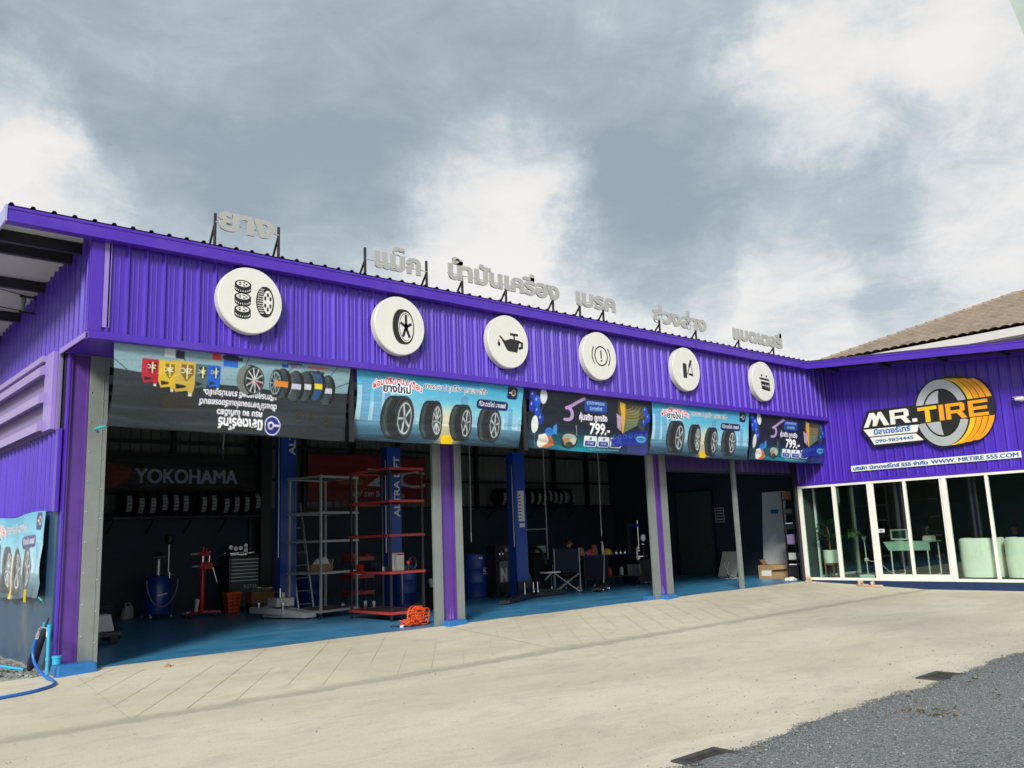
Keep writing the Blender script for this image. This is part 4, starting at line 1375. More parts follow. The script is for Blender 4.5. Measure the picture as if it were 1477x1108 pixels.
def words():
    data = [('ยาง', 1.15, 2.06, (1.11, 2.16), 6.42, 6.66, 'leftmost'), ('แม็ก', 3.95, 4.93, (3.78, 5.09), 6.33, 6.64, 'second from left'),
            ('น้ำมันเครื่อง', 5.56, 8.47, (5.92, 7.02, 8.32), 6.40, 6.50, 'the longest word'), ('เบรค', 8.98, 10.22, (9.12, 9.86), 6.40, 6.48, 'fourth from left'),
            ('ช่วงล่าง', 11.52, 13.58, (11.80, 13.20), 6.38, 6.46, 'fifth from left'), ('แบตเตอรี่', 14.73, 17.06, (15.02, 16.66), 6.36, 6.44, 'nearest the office')]
    for w, x0, x1, posts, zb, zt, which in data:
        t = thing('roof_lettering', 'raised pale grey Thai word %s on black posts along the roof edge, %s' % (w, which), 'letter sign', (x0, -1.0, 6.03), 0, 'Thai word signs on the roof edge')
        text_part(w, 'letter', LETTER, t, (0, 0, zb - 6.03), UX, UZ, NY, width=x1 - x0, height=0.335, bold=0.044, depth=0.03, split=True)
        for p in posts:
            part('post', RUST_BLK, t, lambda b: b.bar((p - x0, 0.03, -0.02), (p - x0, 0.03, zt - 6.03), 0.035))
            part('brace', RUST_BLK, t, lambda b: b.bar((p - x0, 0.05, min(zt - 0.12, zb + 0.06) - 6.03), (p - x0, 0.36, -0.02), 0.028))
        part('rail', LETTER, t, lambda b: b.bar((min(posts[0] - x0, 0.0), 0.012, zb + 0.10 - 6.03), (max(posts[-1], x1) - x0, 0.012, zb + 0.10 - 6.03), 0.012))


words()


# ------------------------------------------------------------------ printed banners
BW, BH = 1000, 316


def ink_promo():
    """blue city skyline, four tyres"""
    c = Ink(BW, BH)
    c.vgrad(0, 250, (0.20, 0.62, 0.80), (0.72, 0.90, 0.95))
    c.vgrad(0, 120, (0.10, 0.52, 0.74), (0.45, 0.78, 0.90), 330, 700, 0.6)
    r = random.Random(3)
    for k in range(95):
        x = r.uniform(0, BW); w = r.uniform(10, 34); far = r.random()
        h = r.uniform(20, 90) * (1.7 if x < 190 and far > 0.5 else 1)
        col = (0.42 + 0.25 * far, 0.66 + 0.15 * far, 0.80 + 0.1 * far)
        c.rect(x, 226 - h, x + w, 228, col, 0.75)
        for q in range(int(h / 7)):
            c.line((x + 2, 224 - q * 7), (x + w - 2, 224 - q * 7), 1.2, (0.8, 0.92, 0.97), 0.5)
    for x0, w, top in ((30, 44, 55), (96, 40, 18), (150, 30, 70), (590, 44, 85), (905, 26, 120)):
        c.rect(x0, top, x0 + w, 228, (0.30, 0.56, 0.74), 0.85)
        for q in range(int((226 - top) / 6)):
            c.line((x0 + 3, 224 - q * 6), (x0 + w - 3, 224 - q * 6), 1.4, (0.70, 0.86, 0.94), 0.6)
        c.poly([(x0 + w * 0.3, top), (x0 + w * 0.5, top - 26), (x0 + w * 0.7, top)], (0.36, 0.62, 0.78), 0.8)
    c.vgrad(226, BH, (0.36, 0.56, 0.66), (0.10, 0.20, 0.28))
    for k in range(40):
        y = 228 + r.random() ** 1.5 * 88; x = r.uniform(0, BW)
        c.line((x, y), (x + r.uniform(40, 120), y - 3), 1.2, (0.55, 0.72, 0.80), 0.45)
    c.ell(520, 240, 60, 70, (1.0, 0.86, 0.6), 0.6, 0.8)
    c.rrect(478, 272, 552, 316, 14, (0.95, 0.78, 0.05))
    c.tyre(262, 205, 56, 100, 70, 2); c.tyre(448, 205, 36, 92, 62, 5); c.tyre(628, 210, 42, 90, 62, 8); c.tyre(815, 208, 44, 88, 66, 1)
    for dx, dy in ((-3, 0), (3, 0), (0, -3), (0, 3)):
        c.text('ผ่อน 0% นาน 6 เดือน', 88 + dx, 52 + dy, 28, (1, 1, 1), 0.05, 265, 30)
    c.text('ผ่อน 0% นาน 6 เดือน', 88, 52, 28, (0.85, 0.10, 0.12), 0.03, 265, 30)
    for dx, dy in ((-4, 0), (4, 0), (0, -4), (0, 4)):
        c.text('ยางใหม่', 140 + dx, 92 + dy, 34, (1, 1, 1), 0.05, 150)
    c.text('ยางใหม่', 140, 92, 34, (0.05, 0.07, 0.22), 0.035, 150)
    for dx, dy in ((-2, 0), (2, 0), (0, -2), (0, 2)):
        c.text('ยางรถยนต์ ทุกยี่ห้อ ทุกแบรนด์ดัง', 365 + dx, 60 + dy, 24, (1, 1, 1), 0.03, 385)
    c.text('ยางรถยนต์ ทุกยี่ห้อ ทุกแบรนด์ดัง', 365, 60, 24, (0.05, 0.10, 0.28), 0.015, 385)
    c.rrect(690, 86, 900, 132, 18, (0.08, 0.12, 0.36))
    c.text('ที่มิสเตอร์ไทร์ บางยนต์', 706, 117, 21, (1, 1, 1), 0.02, 178)
    c.rrect(888, 6, 958, 70, 14, (0.07, 0.10, 0.30))
    c.arc(930, 36, 12, 14, 7, 0, 360, (0.75, 0.66, 0.45)); c.rect(900, 34, 918, 40, (0.9, 0.9, 0.9))
    return c


def ink_party():
    """dark sheet, balloons, gold ribbon, price 799.-"""
    c = Ink(BW, BH)
    c.vgrad(0, BH, (0.09, 0.11, 0.15), (0.06, 0.12, 0.20))
    X, Y = np.meshgrid(np.arange(BW), np.arange(BH))
    g = np.exp(-((X - 380) / 330.0) ** 2) * np.clip((Y - 190) / 120.0, 0, 1)
    c.a = c.a * (1 - 0.85 * g[..., None]) + np.array((0.05, 0.62, 0.72)) * 0.85 * g[..., None]
    g = np.clip((X - 760) / 240.0, 0, 1) * np.clip((Y - 130) / 150.0, 0, 1)
    c.a = c.a * (1 - 0.9 * g[..., None]) + np.array((0.20, 0.20, 0.62)) * 0.9 * g[..., None]
    for x, y, rx, ry, col in ((30, 40, 24, 28, (.10, .22, .70)), (62, 70, 26, 30, (.14, .35, .85)), (25, 95, 24, 30, (.08, .25, .72)), (70, 120, 22, 28, (.12, .30, .80)), (108, 40, 26, 40, (.85, .88, .90)), (58, 190, 26, 46, (.88, .90, .90)), (100, 160, 22, 30, (.10, .20, .62))):
        c.ell(x, y, rx, ry, col); c.ell(x - rx * .3, y - ry * .3, rx * .3, ry * .3, (0.75, 0.88, 1), 0.6)
    for a in ((58, 235, 75, 310), (108, 80, 92, 150)): c.line(a[:2], a[2:], 1.5, (.7, .7, .7))
    c.poly([(90, 270), (170, 238), (215, 290), (150, 312), (85, 308)], (.75, .42, .25)); c.poly([(90, 245), (140, 235), (170, 280), (110, 312), (85, 300)], (.86, .86, .82))
    c.ell(165, 225, 32, 22, (.15, .45, .80)); c.poly([(190, 195), (215, 180), (220, 235), (195, 232)], (.25, .55, .85))
    c.ell(318, 262, 62, 42, (.10, .14, .16)); c.ell(318, 250, 55, 26, (.60, .66, .60)); c.ell(300, 268, 24, 20, (.72, .55, .40)); c.ell(345, 262, 24, 20, (.75, .78, .70)); c.ell(322, 282, 26, 16, (.20, .30, .28))
    c.line((360, 175), (372, 230), 5, (.6, .62, .55))
    for k in range(30):
        t = k / 29.0
        c.ell(275 + 60 * math.sin(t * 7.5) * (0.4 + t * .6) + t * 90, 150 - t * 110 + 12 * math.sin(t * 11), 13, 9, (.72, .58, .80), 0.95)
    c.rrect(425, 28, 610, 96, 16, (.10, .28, .62))
    c.text('ศูนย์บริการครบวงจร', 445, 54, 17, (.85, .92, 1), 0.01, 145); c.text('มิสเตอร์ไทร์', 470, 84, 17, (.85, .92, 1), 0.01, 100)
    c.text('คุ้มจริง ถูกจริง', 385, 142, 32, (.92, .90, .98), 0.04, 225)
    c.text('799.-', 468, 215, 58, (.98, .98, 1.0), 0.035, 170)
    for k in range(3):
        x = 428 + k * 112
        c.rrect(x, 228, x + 104, 284, 10, (.88, .90, .94)); c.rrect(x + 10, 254, x + 94, 280, 6, (.12, .22, .55))
        c.ell(x + 52, 241, 9, 8, (.35, .40, .55)); c.text('เช็คฟรี', x + 26, 272, 12, (.9, .92, 1), 0.01, 54)
    c.text('* เงื่อนไขเป็นไปตามที่บริษัทกำหนด โปรดสอบถามพนักงาน', 470, 302, 10, (.8, .9, .95), 0.0, 270)
    c.poly([(700, 10), (960, 30), (950, 190), (880, 150), (760, 200), (720, 120)], (.22, .26, .22)); c.poly([(770, 60), (900, 60), (880, 150), (770, 195)], (.40, .47, .36))
    for k in range(10):
        c.arc(770 + 6 * k, 30, 60 + 9 * k, 26 + 7 * k, 5, 10, 150, (.66, .48, .14) if k % 2 else (.34, .26, .10), 0.7)
    c.poly([(720, 20), (770, 30), (765, 205), (745, 190), (735, 110)], (.86, .66, .20)); c.poly([(690, 90), (740, 110), (738, 190), (700, 170)], (.78, .66, .78), 0.9)
    for x, y, rx, ry in ((948, 60, 20, 26), (976, 100, 22, 28), (940, 130, 18, 24)):
        c.ell(x, y, rx, ry, (.10, .28, .72)); c.ell(x - 6, y - 8, 6, 7, (.6, .8, 1), .6)
    c.poly([(650, 240), (760, 200), (900, 180), (990, 170), (990, 235), (880, 262), (700, 278)], (.10, .16, .60), 0.9)
    for k in range(7): c.arc(690 + k * 48, 225 - k * 4, 14, 10, 5, 0, 360, (.30, .55, .85), 0.6)
    c.ell(930, 225, 52, 22, (.15, .50, .72), 0.9); c.arc(930, 225, 40, 14, 4, 0, 360, (.55, .80, .90))
    for k in range(22): c.line((815 + k * 8, 262), (815 + k * 8, 316), 1.5, (.55, .65, .95), 0.35)
    return c


def ink_products():
    """dark sheet with oil cans, rims and tyres; it hangs upside down"""
    c = Ink(BW, BH)
    c.a[:] = (0.165, 0.190, 0.215)
    # lower band when upright: pale blue planks
    c.poly([(0, 205), (300, 185), (620, 190), (1000, 215), (1000, 316), (0, 316)], (0.50, 0.63, 0.68))
    r = random.Random(5)
    for k in range(220):
        x = r.uniform(0, 1000); y = 205 + r.random() * 111
        c.line((x, y), (x + r.uniform(20, 70), y + r.uniform(-2, 2)), 1.2, (0.58, 0.76, 0.80) if r.random() < .6 else (0.34, 0.52, 0.58), 0.5)
    for a in ((930, 200, 1000, 250), (690, 200, 760, 316), (520, 200, 470, 316), (360, 210, 250, 316), (120, 205, 0, 250), (160, 205, 60, 316)):
        c.line(a[:2], a[2:], 3, (0.14, 0.22, 0.26))
    c.poly([(330, 150), (380, 140), (240, 205), (190, 205)], (0.35, 0.16, 0.15), 0.8)
    c.text('มิสเตอร์ไทร์', 398, 60, 38, (0.96, 0.96, 1.0), 0.04, 185)
    c.ell(355, 42, 34, 40, (0.8, 0.84, 0.95)); c.ell(355, 42, 30, 35, (0.12, 0.16, 0.48)); c.arc(362, 42, 11, 13, 7, 0, 360, (.8, .8, .85)); c.rect(326, 38, 350, 47, (.85, .85, .9))
    c.text('ครบ จบ ในที่เดียว', 400, 92, 23, (0.92, 0.92, 0.98), 0.04, 190)
    c.text('ตั้งแต่สั่งยางจนซ่อมเรื่องรถยนต์', 340, 128, 22, (0.92, 0.92, 0.98), 0.04, 325)
    c.text('บริการคุณภาพดี ราคาประหยัด', 345, 165, 22, (0.92, 0.92, 0.98), 0.04, 300)
    for x, y in ((745, 120), (790, 112), (180, 90), (110, 90), (240, 90)):
        c.ell(x, y, 30, 28, (0.16, 0.17, 0.17)); c.arc(x, y, 22, 20, 3, 0, 360, (0.22, 0.23, 0.22))
    c.ell(770, 110, 34, 30, (0.20, 0.20, 0.17)); c.ell(720, 108, 46, 30, (0.19, 0.19, 0.19), .8)
    # tyres
    for k, (x, y, col) in enumerate(((110, 208, None), (160, 222, 'b'), (214, 216, None), (262, 212, None), (322, 216, None))):
        c.ell(x, y, 40, 64, (0.09, 0.10, 0.11))
        c.ell(x + 10, y, 34, 60, (0.20, 0.24, 0.26) if col is None else (0.12, 0.28, 0.50))
        for q in range(6): c.arc(x + 6 - 7 * q, y, 34, 60, 1.6, -80, 80, (0.40, 0.46, 0.48), .7)
        if k in (1, 2, 3, 4): c.ell(x + 30, y, 20, 48, (0.30, 0.34, 0.36)); c.ell(x + 32, y, 14, 38, (0.55, 0.62, 0.66))
        if k == 4:
            c.ell(x + 30, y, 30, 58, (0.13, 0.15, 0.16)); c.ell(x + 34, y, 24, 48, (0.50, 0.58, 0.62)); c.ell(x + 34, y, 20, 40, (0.16, 0.20, 0.22))
            for a in range(0, 360, 36): c.line((x + 34, y), (x + 34 + 22 * math.cos(rad(a)), y + 44 * math.sin(rad(a))), 3, (.6, .68, .72))
        bc = [(0.80, 0.82, 0.86), (0.92, 0.84, 0.15), (0.82, 0.84, 0.88), (0.78, 0.80, 0.88), (0.90, 0.52, 0.12)][k]
        c.rect(x - 24, y - 12, x + 36, y + 10, bc, 0.95)
    # spoked rim
    c.ell(465, 218, 52, 62, (0.12, 0.13, 0.13)); c.ell(480, 218, 44, 58, (0.42, 0.46, 0.44)); c.ell(450, 218, 44, 58, (0.16, 0.16, 0.16)); c.ell(448, 218, 38, 52, (0.42, 0.46, 0.48)); c.ell(448, 218, 35, 48, (0.14, 0.15, 0.16))
    for a in range(8, 368, 36): c.line((448, 218), (448 + 38 * math.cos(rad(a)), 218 + 52 * math.sin(rad(a))), 5, (.78, .80, .82))
    c.line((448, 218), (418, 190), 5, (.7, .2, .2))
    # oil cans
    for x, w, h, y, col in ((590, 52, 92, 262, (0.10, 0.36, 0.78)), (640, 56, 100, 262, (0.30, 0.40, 0.42)), (690, 88, 128, 268, (0.78, 0.66, 0.28)), (765, 66, 110, 262, (0.84, 0.70, 0.20)), (832, 62, 96, 262, (0.70, 0.12, 0.20))):
        c.poly([(x, y), (x + w, y), (x + w, y - h * .72), (x + w * .82, y - h * .95), (x + w * .3, y - h * .88), (x + w * .22, y - h), (x + w * .08, y - h), (x, y - h * .80)], col)
        c.poly([(x + w * .35, y - h * .74), (x + w * .85, y - h * .70), (x + w * .80, y - h * .86), (x + w * .42, y - h * .80)], (0.13, 0.15, 0.16))
        c.poly([(x + w * .1, y - h * .1), (x + w * .62, y - h * .1), (x + w * .66, y - h * .38), (x + w * .38, y - h * .62), (x + w * .06, y - h * .38)], tuple(q * .55 for q in col), .9)
        c.rect(x + w * .08, y - h * 1.05, x + w * .24, y - h * .96, (.85, .85, .8)); c.line((x + w * .36, y - h * .1), (x + w * .36, y - h * .55), 5, (.9, .86, .6)); c.text('ZIC', x + w * .14, y - h * .22, h * .15, (.9, .88, .8), 0.02)
    for x, y, w, h, col in ((735, 275, 34, 30, (.10, .14, .22)), (772, 276, 40, 32, (.75, .80, .82)), (520, 262, 60, 40, (.12, .38, .78)), (590, 285, 36, 26, (.80, .18, .14)), (500, 290, 70, 14, (.06, .10, .20)), (300, 284, 30, 16, (.14, .30, .72)), (262, 286, 28, 16, (.55, .40, .70)), (120, 292, 90, 10, (.72, .36, .38)), (130, 274, 75, 9, (.18, .20, .24)), (236, 300, 70, 6, (.16, .26, .28))):
        c.rect(x, y, x + w, y + h, col)
    c.ell(550, 300, 36, 12, (.06, .10, .28))
    c.a = c.a[::-1, ::-1].copy()
    return c


PROMO, PARTY, PRODUCTS = ink_promo(), ink_party(), ink_products()


def banner(ink, x0, x1, label, zt=(4.455, 4.44), zb=(3.28, 3.24), nx=400, ny=126, seed=0, sag=0.0):
    r = np.random.default_rng(seed); ph = r.uniform(0, 6.28, 6)

    def shape(U, W):
        x = x0 + (x1 - x0) * U
        top = zt[0] + (zt[1] - zt[0]) * U - x * 0
        bot = zb[0] + (zb[1] - zb[0]) * U + sag * np.sin(np.pi * U) + 0.012 * np.sin(U * 9 + ph[0])
        z = top + (bot - top) * W
        y = -1.09 + 0.30 * W ** 1.5 * 0.6 + 0.030 * W * np.sin(U * 7 + ph[1]) + 0.012 * np.sin(U * 17 + W * 4 + ph[2]) * W + 0.010 * np.sin(W * 8 + U * 5 + ph[3])
        y = y + 0.022 * np.exp(-((W - 0.88 + 0.05 * np.sin(U * 6 + ph[5])) / 0.035) ** 2) * np.sin(U * 5 + ph[4]) + 0.010 * np.exp(-((W - 0.75 + 0.10 * U) / 0.03) ** 2)
        ed = np.minimum(U, 1 - U)
        x = x + np.where(U < 0.5, 1, -1) * 0.03 * np.exp(-ed / 0.05) * np.sin(np.pi * W)
        return np.stack([x - x0, y + 1.09, z - 4.45], -1)
    t = thing('printed_banner', label, 'banner', (x0, -1.09, 4.45), 0, 'printed banners hung under the fascia')
    vinyl('printed_sheet', ink, nx, ny, shape, t)
    part('hem_pole', STEEL_BLK, t, lambda b: b.tube([(0, 0.20, zb[0] - 4.45 + 0.004), (x1 - x0, 0.20, zb[1] - 4.45 + 0.004)], 0.011, 6))
    return t


b1 = banner(PRODUCTS, -0.32, 3.40, 'dark banner of oil cans and tyres hung upside down, leftmost', zb=(3.30, 3.24), seed=1)
part('tie', pm('cyan_cord', (0.02, 0.42, 0.45), 0.5), b1, lambda b: b.tube([(0.02, 0.2, -1.15), (-0.02, 0.6, -1.15), (0.1, 0.9, -1.16)], 0.018, 6))
banner(PROMO, 3.53, 7.28, 'pale blue banner of four big tyres above the first column', zb=(3.27, 3.27), seed=2)
banner(PARTY, 7.42, 11.14, 'dark balloon banner reading 799 in the middle of the row', seed=3)
banner(PROMO, 11.18, 15.02, 'pale blue four tyre banner farther right, second from the office', seed=4)
banner(PARTY, 15.07, 18.80, 'dark 799 balloon banner next to the office corner', seed=5)
for x in (3.465, 7.35):  # shade in the gaps between banners, put in as black strips
    s = part('dark_gap_strip', STEEL_BLK, None, lambda b: b.box(x - 0.045, x + 0.045, -1.02, -0.99, 3.22, 4.44))
    tag(s, 'black strip standing for the dark gap between the ' + ('upside down banner and the first tyre banner' if x < 5 else 'tyre banner and the middle balloon banner'), 'strut', 'dark gaps between banners')


def side_banner():
    t = thing('side_banner', 'crumpled pale blue tyre banner tied to the blue side wall', 'banner', (WX, 0.45, 2.22))

    def shape(U, W):
        y = 3.75 * (1 - U)
        z = -0.02 - 1.22 * W + 0.02 * np.sin(U * 9) - 0.03 * np.sin(np.pi * U) * W
        x = -0.06 - 0.025 * np.sin(U * 31 + W * 3) * W - 0.012 * np.sin(U * 57 + 5 * W) * W ** 2 - 0.015 * np.sin(U * 11 - W * 2) - 0.03 * np.abs(np.sin(W * 7 + U * 13)) * W
        return np.stack([x, y, z], -1)
    faded = Ink(BW, BH); faded.a = PROMO.a * 0.72 + 0.24
    vinyl('printed_sheet', faded, 300, 90, shape, t)
    part('tie', YELLOW, t, lambda b: b.box(-0.12, -0.10, 0.62, 0.68, -1.30, -1.12))
    part('tie', MATS['cyan_cord'], t, lambda b: b.tube([(-0.07, 0.02, -1.22), (-0.05, -0.08, -1.26), (-0.02, -0.05, -1.30)], 0.012, 6))


side_banner()


# ------------------------------------------------------------------ company sign on the office wall
def logo():
    t = thing('company_sign', 'large raised sign reading MR.TIRE with silver and orange tyre', 'sign', (XO - 0.03, 0, 0))
    YW, WZ, NX = (0, -1, 0), (0, 0, 1), (-1, 0, 0)

    def M(d): return P3((-d, 0, 0), YW, WZ, NX)
    cx, cz = 4.33, 4.25
    out = [(2.15, 4.08), (2.39, 4.56), (3.66, 4.54)]
    out += ell_pts(cx, cz, 0.70, 0.89, 158, 90, 14)[1:]
    out += [(4.62, 5.16), (4.85, 5.13), (5.08, 5.02)] + ell_pts(4.90, 4.27, 0.68, 0.86, 60, -62, 24) + [(4.9, 3.44), (4.6, 3.36)]
    out += ell_pts(cx, cz, 0.70, 0.89, 290, 226, 14)
    out += [(3.74, 3.57), (2.46, 3.56)]
    part('backing', BLACK, t, lambda b: b.prism([out], M(0.0), 0.10))
    bt = (4.03, 4.50)     # text band

    def band(poly):
        """split a loop into the pieces above and below the text band"""
        def clip(pts, z, up):
            o = []
            for i in range(len(pts)):
                a, b = pts[i], pts[(i + 1) % len(pts)]
                ia, ib = (a[1] > z) == up, (b[1] > z) == up
                if ia: o.append(a)
                if ia != ib:
                    s = (z - a[1]) / (b[1] - a[1]); o.append((a[0] + (b[0] - a[0]) * s, z))
            return o
        return [p for p in (clip(poly, bt[1], True), clip(poly, bt[0], False)) if len(p) > 2]

    def arcband(r0, r1, c0, c1, a0, a1, n=20):
        return ell_pts(c0[0], c0[1], r0[0], r0[1], a0, a1, n) + ell_pts(c1[0], c1[1], r1[0], r1[1], a1, a0, n)
    for a0, a1 in ((17, 163), (197, 343)):
        for p in band(arcband((0.645, 0.85), (0.47, 0.62), (cx, cz), (cx, cz), a0, a1)):
            part('tyre_wall', SILVER_LOGO, t, lambda b: b.prism([p], M(0.101), 0.02))
    for p in band(arcband((0.43, 0.575), (0.06, 0.575), (cx, cz), (cx, cz), 100, 262)):
        part('rim_face', SILVER_LOGO, t, lambda b: b.prism([p], M(0.101), 0.015))
    for k in range(4):
        o0, o1 = 0.035 + 0.155 * k, 0.035 + 0.155 * k + 0.125
        for a0, a1 in ((10, 86 - 6 * k), (-86 + 4 * k, -10)):
            s0 = 1.0 - 0.015 * k
            for p in band(arcband((0.66 * s0, 0.85 * s0), (0.66 * s0, 0.85 * s0), (cx + o1, cz), (cx + o0, cz), a0, a1)):
                part('tread', YEL_LOGO if k == 0 else ORANGE_LOGO, t, lambda b: b.prism([p], M(0.101), 0.02))
    # letters
    LET = {'M': (1.42, [[(0, 0), (.40, 1), (.64, 1), (.76, .66), (.88, 1), (1.04, 1), (1.42, 0), (1.14, 0), (.93, .60), (.72, .04), (.50, .04), (.56, .40), (.50, .62), (.26, 0)]]),
           'R': (1.08, [[(0, 0), (0, 1), (.88, 1), (1.0, .88), (1.0, .50), (.86, .38), (1.08, 0), (.80, 0), (.58, .35), (.24, .35), (.24, 0)], [(.24, .55), (.24, .80), (.76, .80), (.76, .55)]]),
           '.': (0.24, [[(0, 0), (0, .24), (.24, .24), (.24, 0)]]),
           'T': (1.05, [[(0, 1), (1.05, 1), (1.05, .78), (.65, .78), (.65, 0), (.40, 0), (.40, .78), (0, .78)]]),
           'I': (0.25, [[(0, 0), (0, 1), (.25, 1), (.25, 0)]]),
           'E': (1.0, [[(0, 0), (0, 1), (1, 1), (1, .8), (.24, .8), (.24, .6), (.95, .6), (.95, .4), (.24, .4), (.24, .2), (1, .2), (1, 0)]])}

    def word(s, u0, u1, z0, h, mats, gap=0.10):
        tot = sum(LET[c][0] for c in s) + gap * (len(s) - 1); sx = (u1 - u0) / tot
        u = u0
        for c, mt in zip(s, mats):
            loops = [[(u + p[0] * sx, z0 + p[1] * h) for p in lp] for lp in LET[c][1]]
            part('letter', mt, t, lambda b: b.prism(loops, M(0.101), 0.03))
            u += (LET[c][0] + gap) * sx
    word('MR.', 2.26, 3.70, 4.10, 0.38, [WHITE_LOGO] * 3, 0.09)
    word('TIRE', 3.74, 5.44, 4.05, 0.40, [YEL_LOGO, ORANGE_LOGO, ORANGE_LOGO, ORANGE_LOGO], 0.12)
    part('white_stripe', WHITE_LOGO, t, lambda b: b.prism([[(2.23, 4.055), (3.72, 4.02), (3.66, 3.83), (2.37, 3.85)]], M(0.101), 0.008))
    part('white_stripe', WHITE_LOGO, t, lambda b: b.prism([[(2.39, 3.82), (3.62, 3.80), (3.80, 3.61), (2.49, 3.62)]], M(0.101), 0.008))
    text_part('มิสเตอร์ไทร์', 'small_lettering', BLUE_LOGO, t, (-0.110, -2.52, 3.89), YW, WZ, NX, width=0.98, height=0.135, bold=0.035, depth=0.004)
    text_part('090-9834445', 'phone_number', BLUE_LOGO, t, (-0.110, -2.53, 3.665), YW, WZ, NX, width=1.02, height=0.085, bold=0.018, depth=0.004)
    s = thing('web_address_sign', 'narrow white strip with blue company name and web address above the panes', 'sign', (XO - 0.03, 0, 0))
    part('strip', WHITE_LOGO, s, lambda b: b.box(-0.02, 0.0, -5.99, -1.72, 2.955, 3.115), bevel=0.002)
    text_part('บริษัท มิสเตอร์ไทร์ 555 จำกัด', 'lettering', BLUE_LOGO, s, (-0.0205, -1.78, 2.99), YW, WZ, NX, width=2.02, height=0.085, bold=0.04, depth=0.006)
    for q in range(3):
        text_part('WWW. MRTIRE 555.COM', 'lettering', BLUE_LOGO, s, (-0.0205, -3.875 - 0.006 * q, 2.983 + 0.002 * q), YW, WZ, NX, width=2.05, height=0.10, bold=0.0, depth=0.005 + 0.0012 * q)


logo()


def cctv():
    t = thing('wall_camera', 'small white security camera on the purple office wall', 'camera', (XO - 0.03, -6.16, 4.33))
    part('bracket', WHITE_PAINT, t, lambda b: b.lathe([(0.05, 0.0), (0.05, -0.03), (0.018, -0.04), (0.018, -0.10)], 14, (0, 0, 0), 'x'), smooth=True)
    part('body', WHITE_PAINT, t, lambda b: b.tube([(-0.12, 0.09, 0.02), (-0.14, -0.10, 0.0)], 0.048, 14), smooth=True)
    part('lens', BLACK, t, lambda b: b.tube([(-0.12, 0.0905, 0.02), (-0.119, 0.10, 0.02)], 0.036, 12))
    part('hood', WHITE_PAINT, t, lambda b: b.box(-0.18, -0.08, -0.08, 0.13, 0.055, 0.063))


cctv()


def insulators():
    t = thing('cable_insulator', 'black cable bracket with insulator under the left eave', 'bracket', (WX - 0.03, 1.94, 5.62))
    [part('arm', STEEL_BLK, t, lambda b: b.bar((0, 0, z), (-0.22, 0, z), 0.03)) for z in (0.10, -0.16)]
    part('spool', GREY_POST, t, lambda b: b.lathe([(0.03, -0.14), (0.04, -0.10), (0.025, -0.03), (0.04, 0.04), (0.03, 0.08)], 12, (-0.16, 0, 0)), smooth=True)
    part('cable', STEEL_BLK, t, lambda b: (b.tube([(-0.16, 0, 0.12), (-1.0, -0.3, 0.16), (-6, -1.5, 0.5)], 0.008, 5), b.tube([(-0.16, 0, -0.14), (-1.0, -0.3, -0.16), (-6, -1.5, 0.1)], 0.008, 5)))


insulators()


# ================================================================== THINGS IN THE BAYS
def oil_drainer():
    t = thing('oil_drainer', 'blue upright oil drain tank on castors with clear cylinder', 'oil drainer', (3.52, 7.9, 0.004))
    part('tank', BLUE_MACH, t, lambda b: b.lathe([(0.05, 0.16), (0.29, 0.16), (0.30, 0.20), (0.30, 0.88), (0.26, 0.96), (0.06, 1.0)], 28), smooth=True)
    part('base', BLUE_MACH, t, lambda b: b.lathe([(0.34, 0.10), (0.36, 0.13), (0.36, 0.16), (0.30, 0.18)], 24), smooth=True)
    part('sight_glass', ALU, t, lambda b: b.lathe([(0.055, 0.99), (0.055, 1.36)], 14), smooth=True)
    part('drip_bowl', ALU, t, lambda b: b.lathe([(0.03, 1.36), (0.16, 1.40), (0.17, 1.43), (0.15, 1.43)], 24), smooth=True)
    part('bowl_grid', STEEL_BLK, t, lambda b: b.lathe([(0.12, 1.431), (0.08, 1.50), (0.03, 1.53)], 14), smooth=True)
    part('rod', ALU, t, lambda b: b.tube([(0.24, 0, 0.95), (0.24, 0, 1.70)], 0.014, 6))
    part('rear_bowl', STEEL_BLK, t, lambda b: b.lathe([(0.03, 1.70), (0.10, 1.75), (0.11, 1.90), (0.09, 1.92)], 16, (0.26, 0.05, 0)), smooth=True)
    part('hose', pm('grey_hose', (0.25, 0.26, 0.27), 0.4), t, lambda b: b.tube([(-0.36 * math.cos(a) * 1.0, -0.31, 0.9 - 0.62 * math.sin(a)) for a in np.linspace(0, math.pi, 18)], 0.012, 6), smooth=True)
    part('valve', CHROME, t, lambda b: (b.tube([(0.20, -0.2, 0.92), (0.20, -0.2, 1.06)], 0.018, 8), b.tube([(0.12, -0.2, 1.0), (0.29, -0.2, 1.0)], 0.013, 8)))
    part('label', WHITE_PAINT, t, lambda b: b.hexa([(-0.10, -0.301, 0.52), (0.12, -0.301, 0.56), (0.12, -0.297, 0.56), (-0.10, -0.297, 0.52), (-0.10, -0.301, 0.55), (0.12, -0.301, 0.59), (0.12, -0.297, 0.59), (-0.10, -0.297, 0.55)]))
    for k in range(4):
        a = rad(45 + 90 * k)
        part('castor', CHROME, t, lambda b: (b.lathe([(0.05, -0.018), (0.05, 0.018)], 14, (0.33 * math.cos(a), 0.33 * math.sin(a), 0.05), 'x'), b.bar((0.33 * math.cos(a), 0.33 * math.sin(a), 0.05), (0.33 * math.cos(a), 0.33 * math.sin(a), 0.125), 0.03)))


oil_drainer()


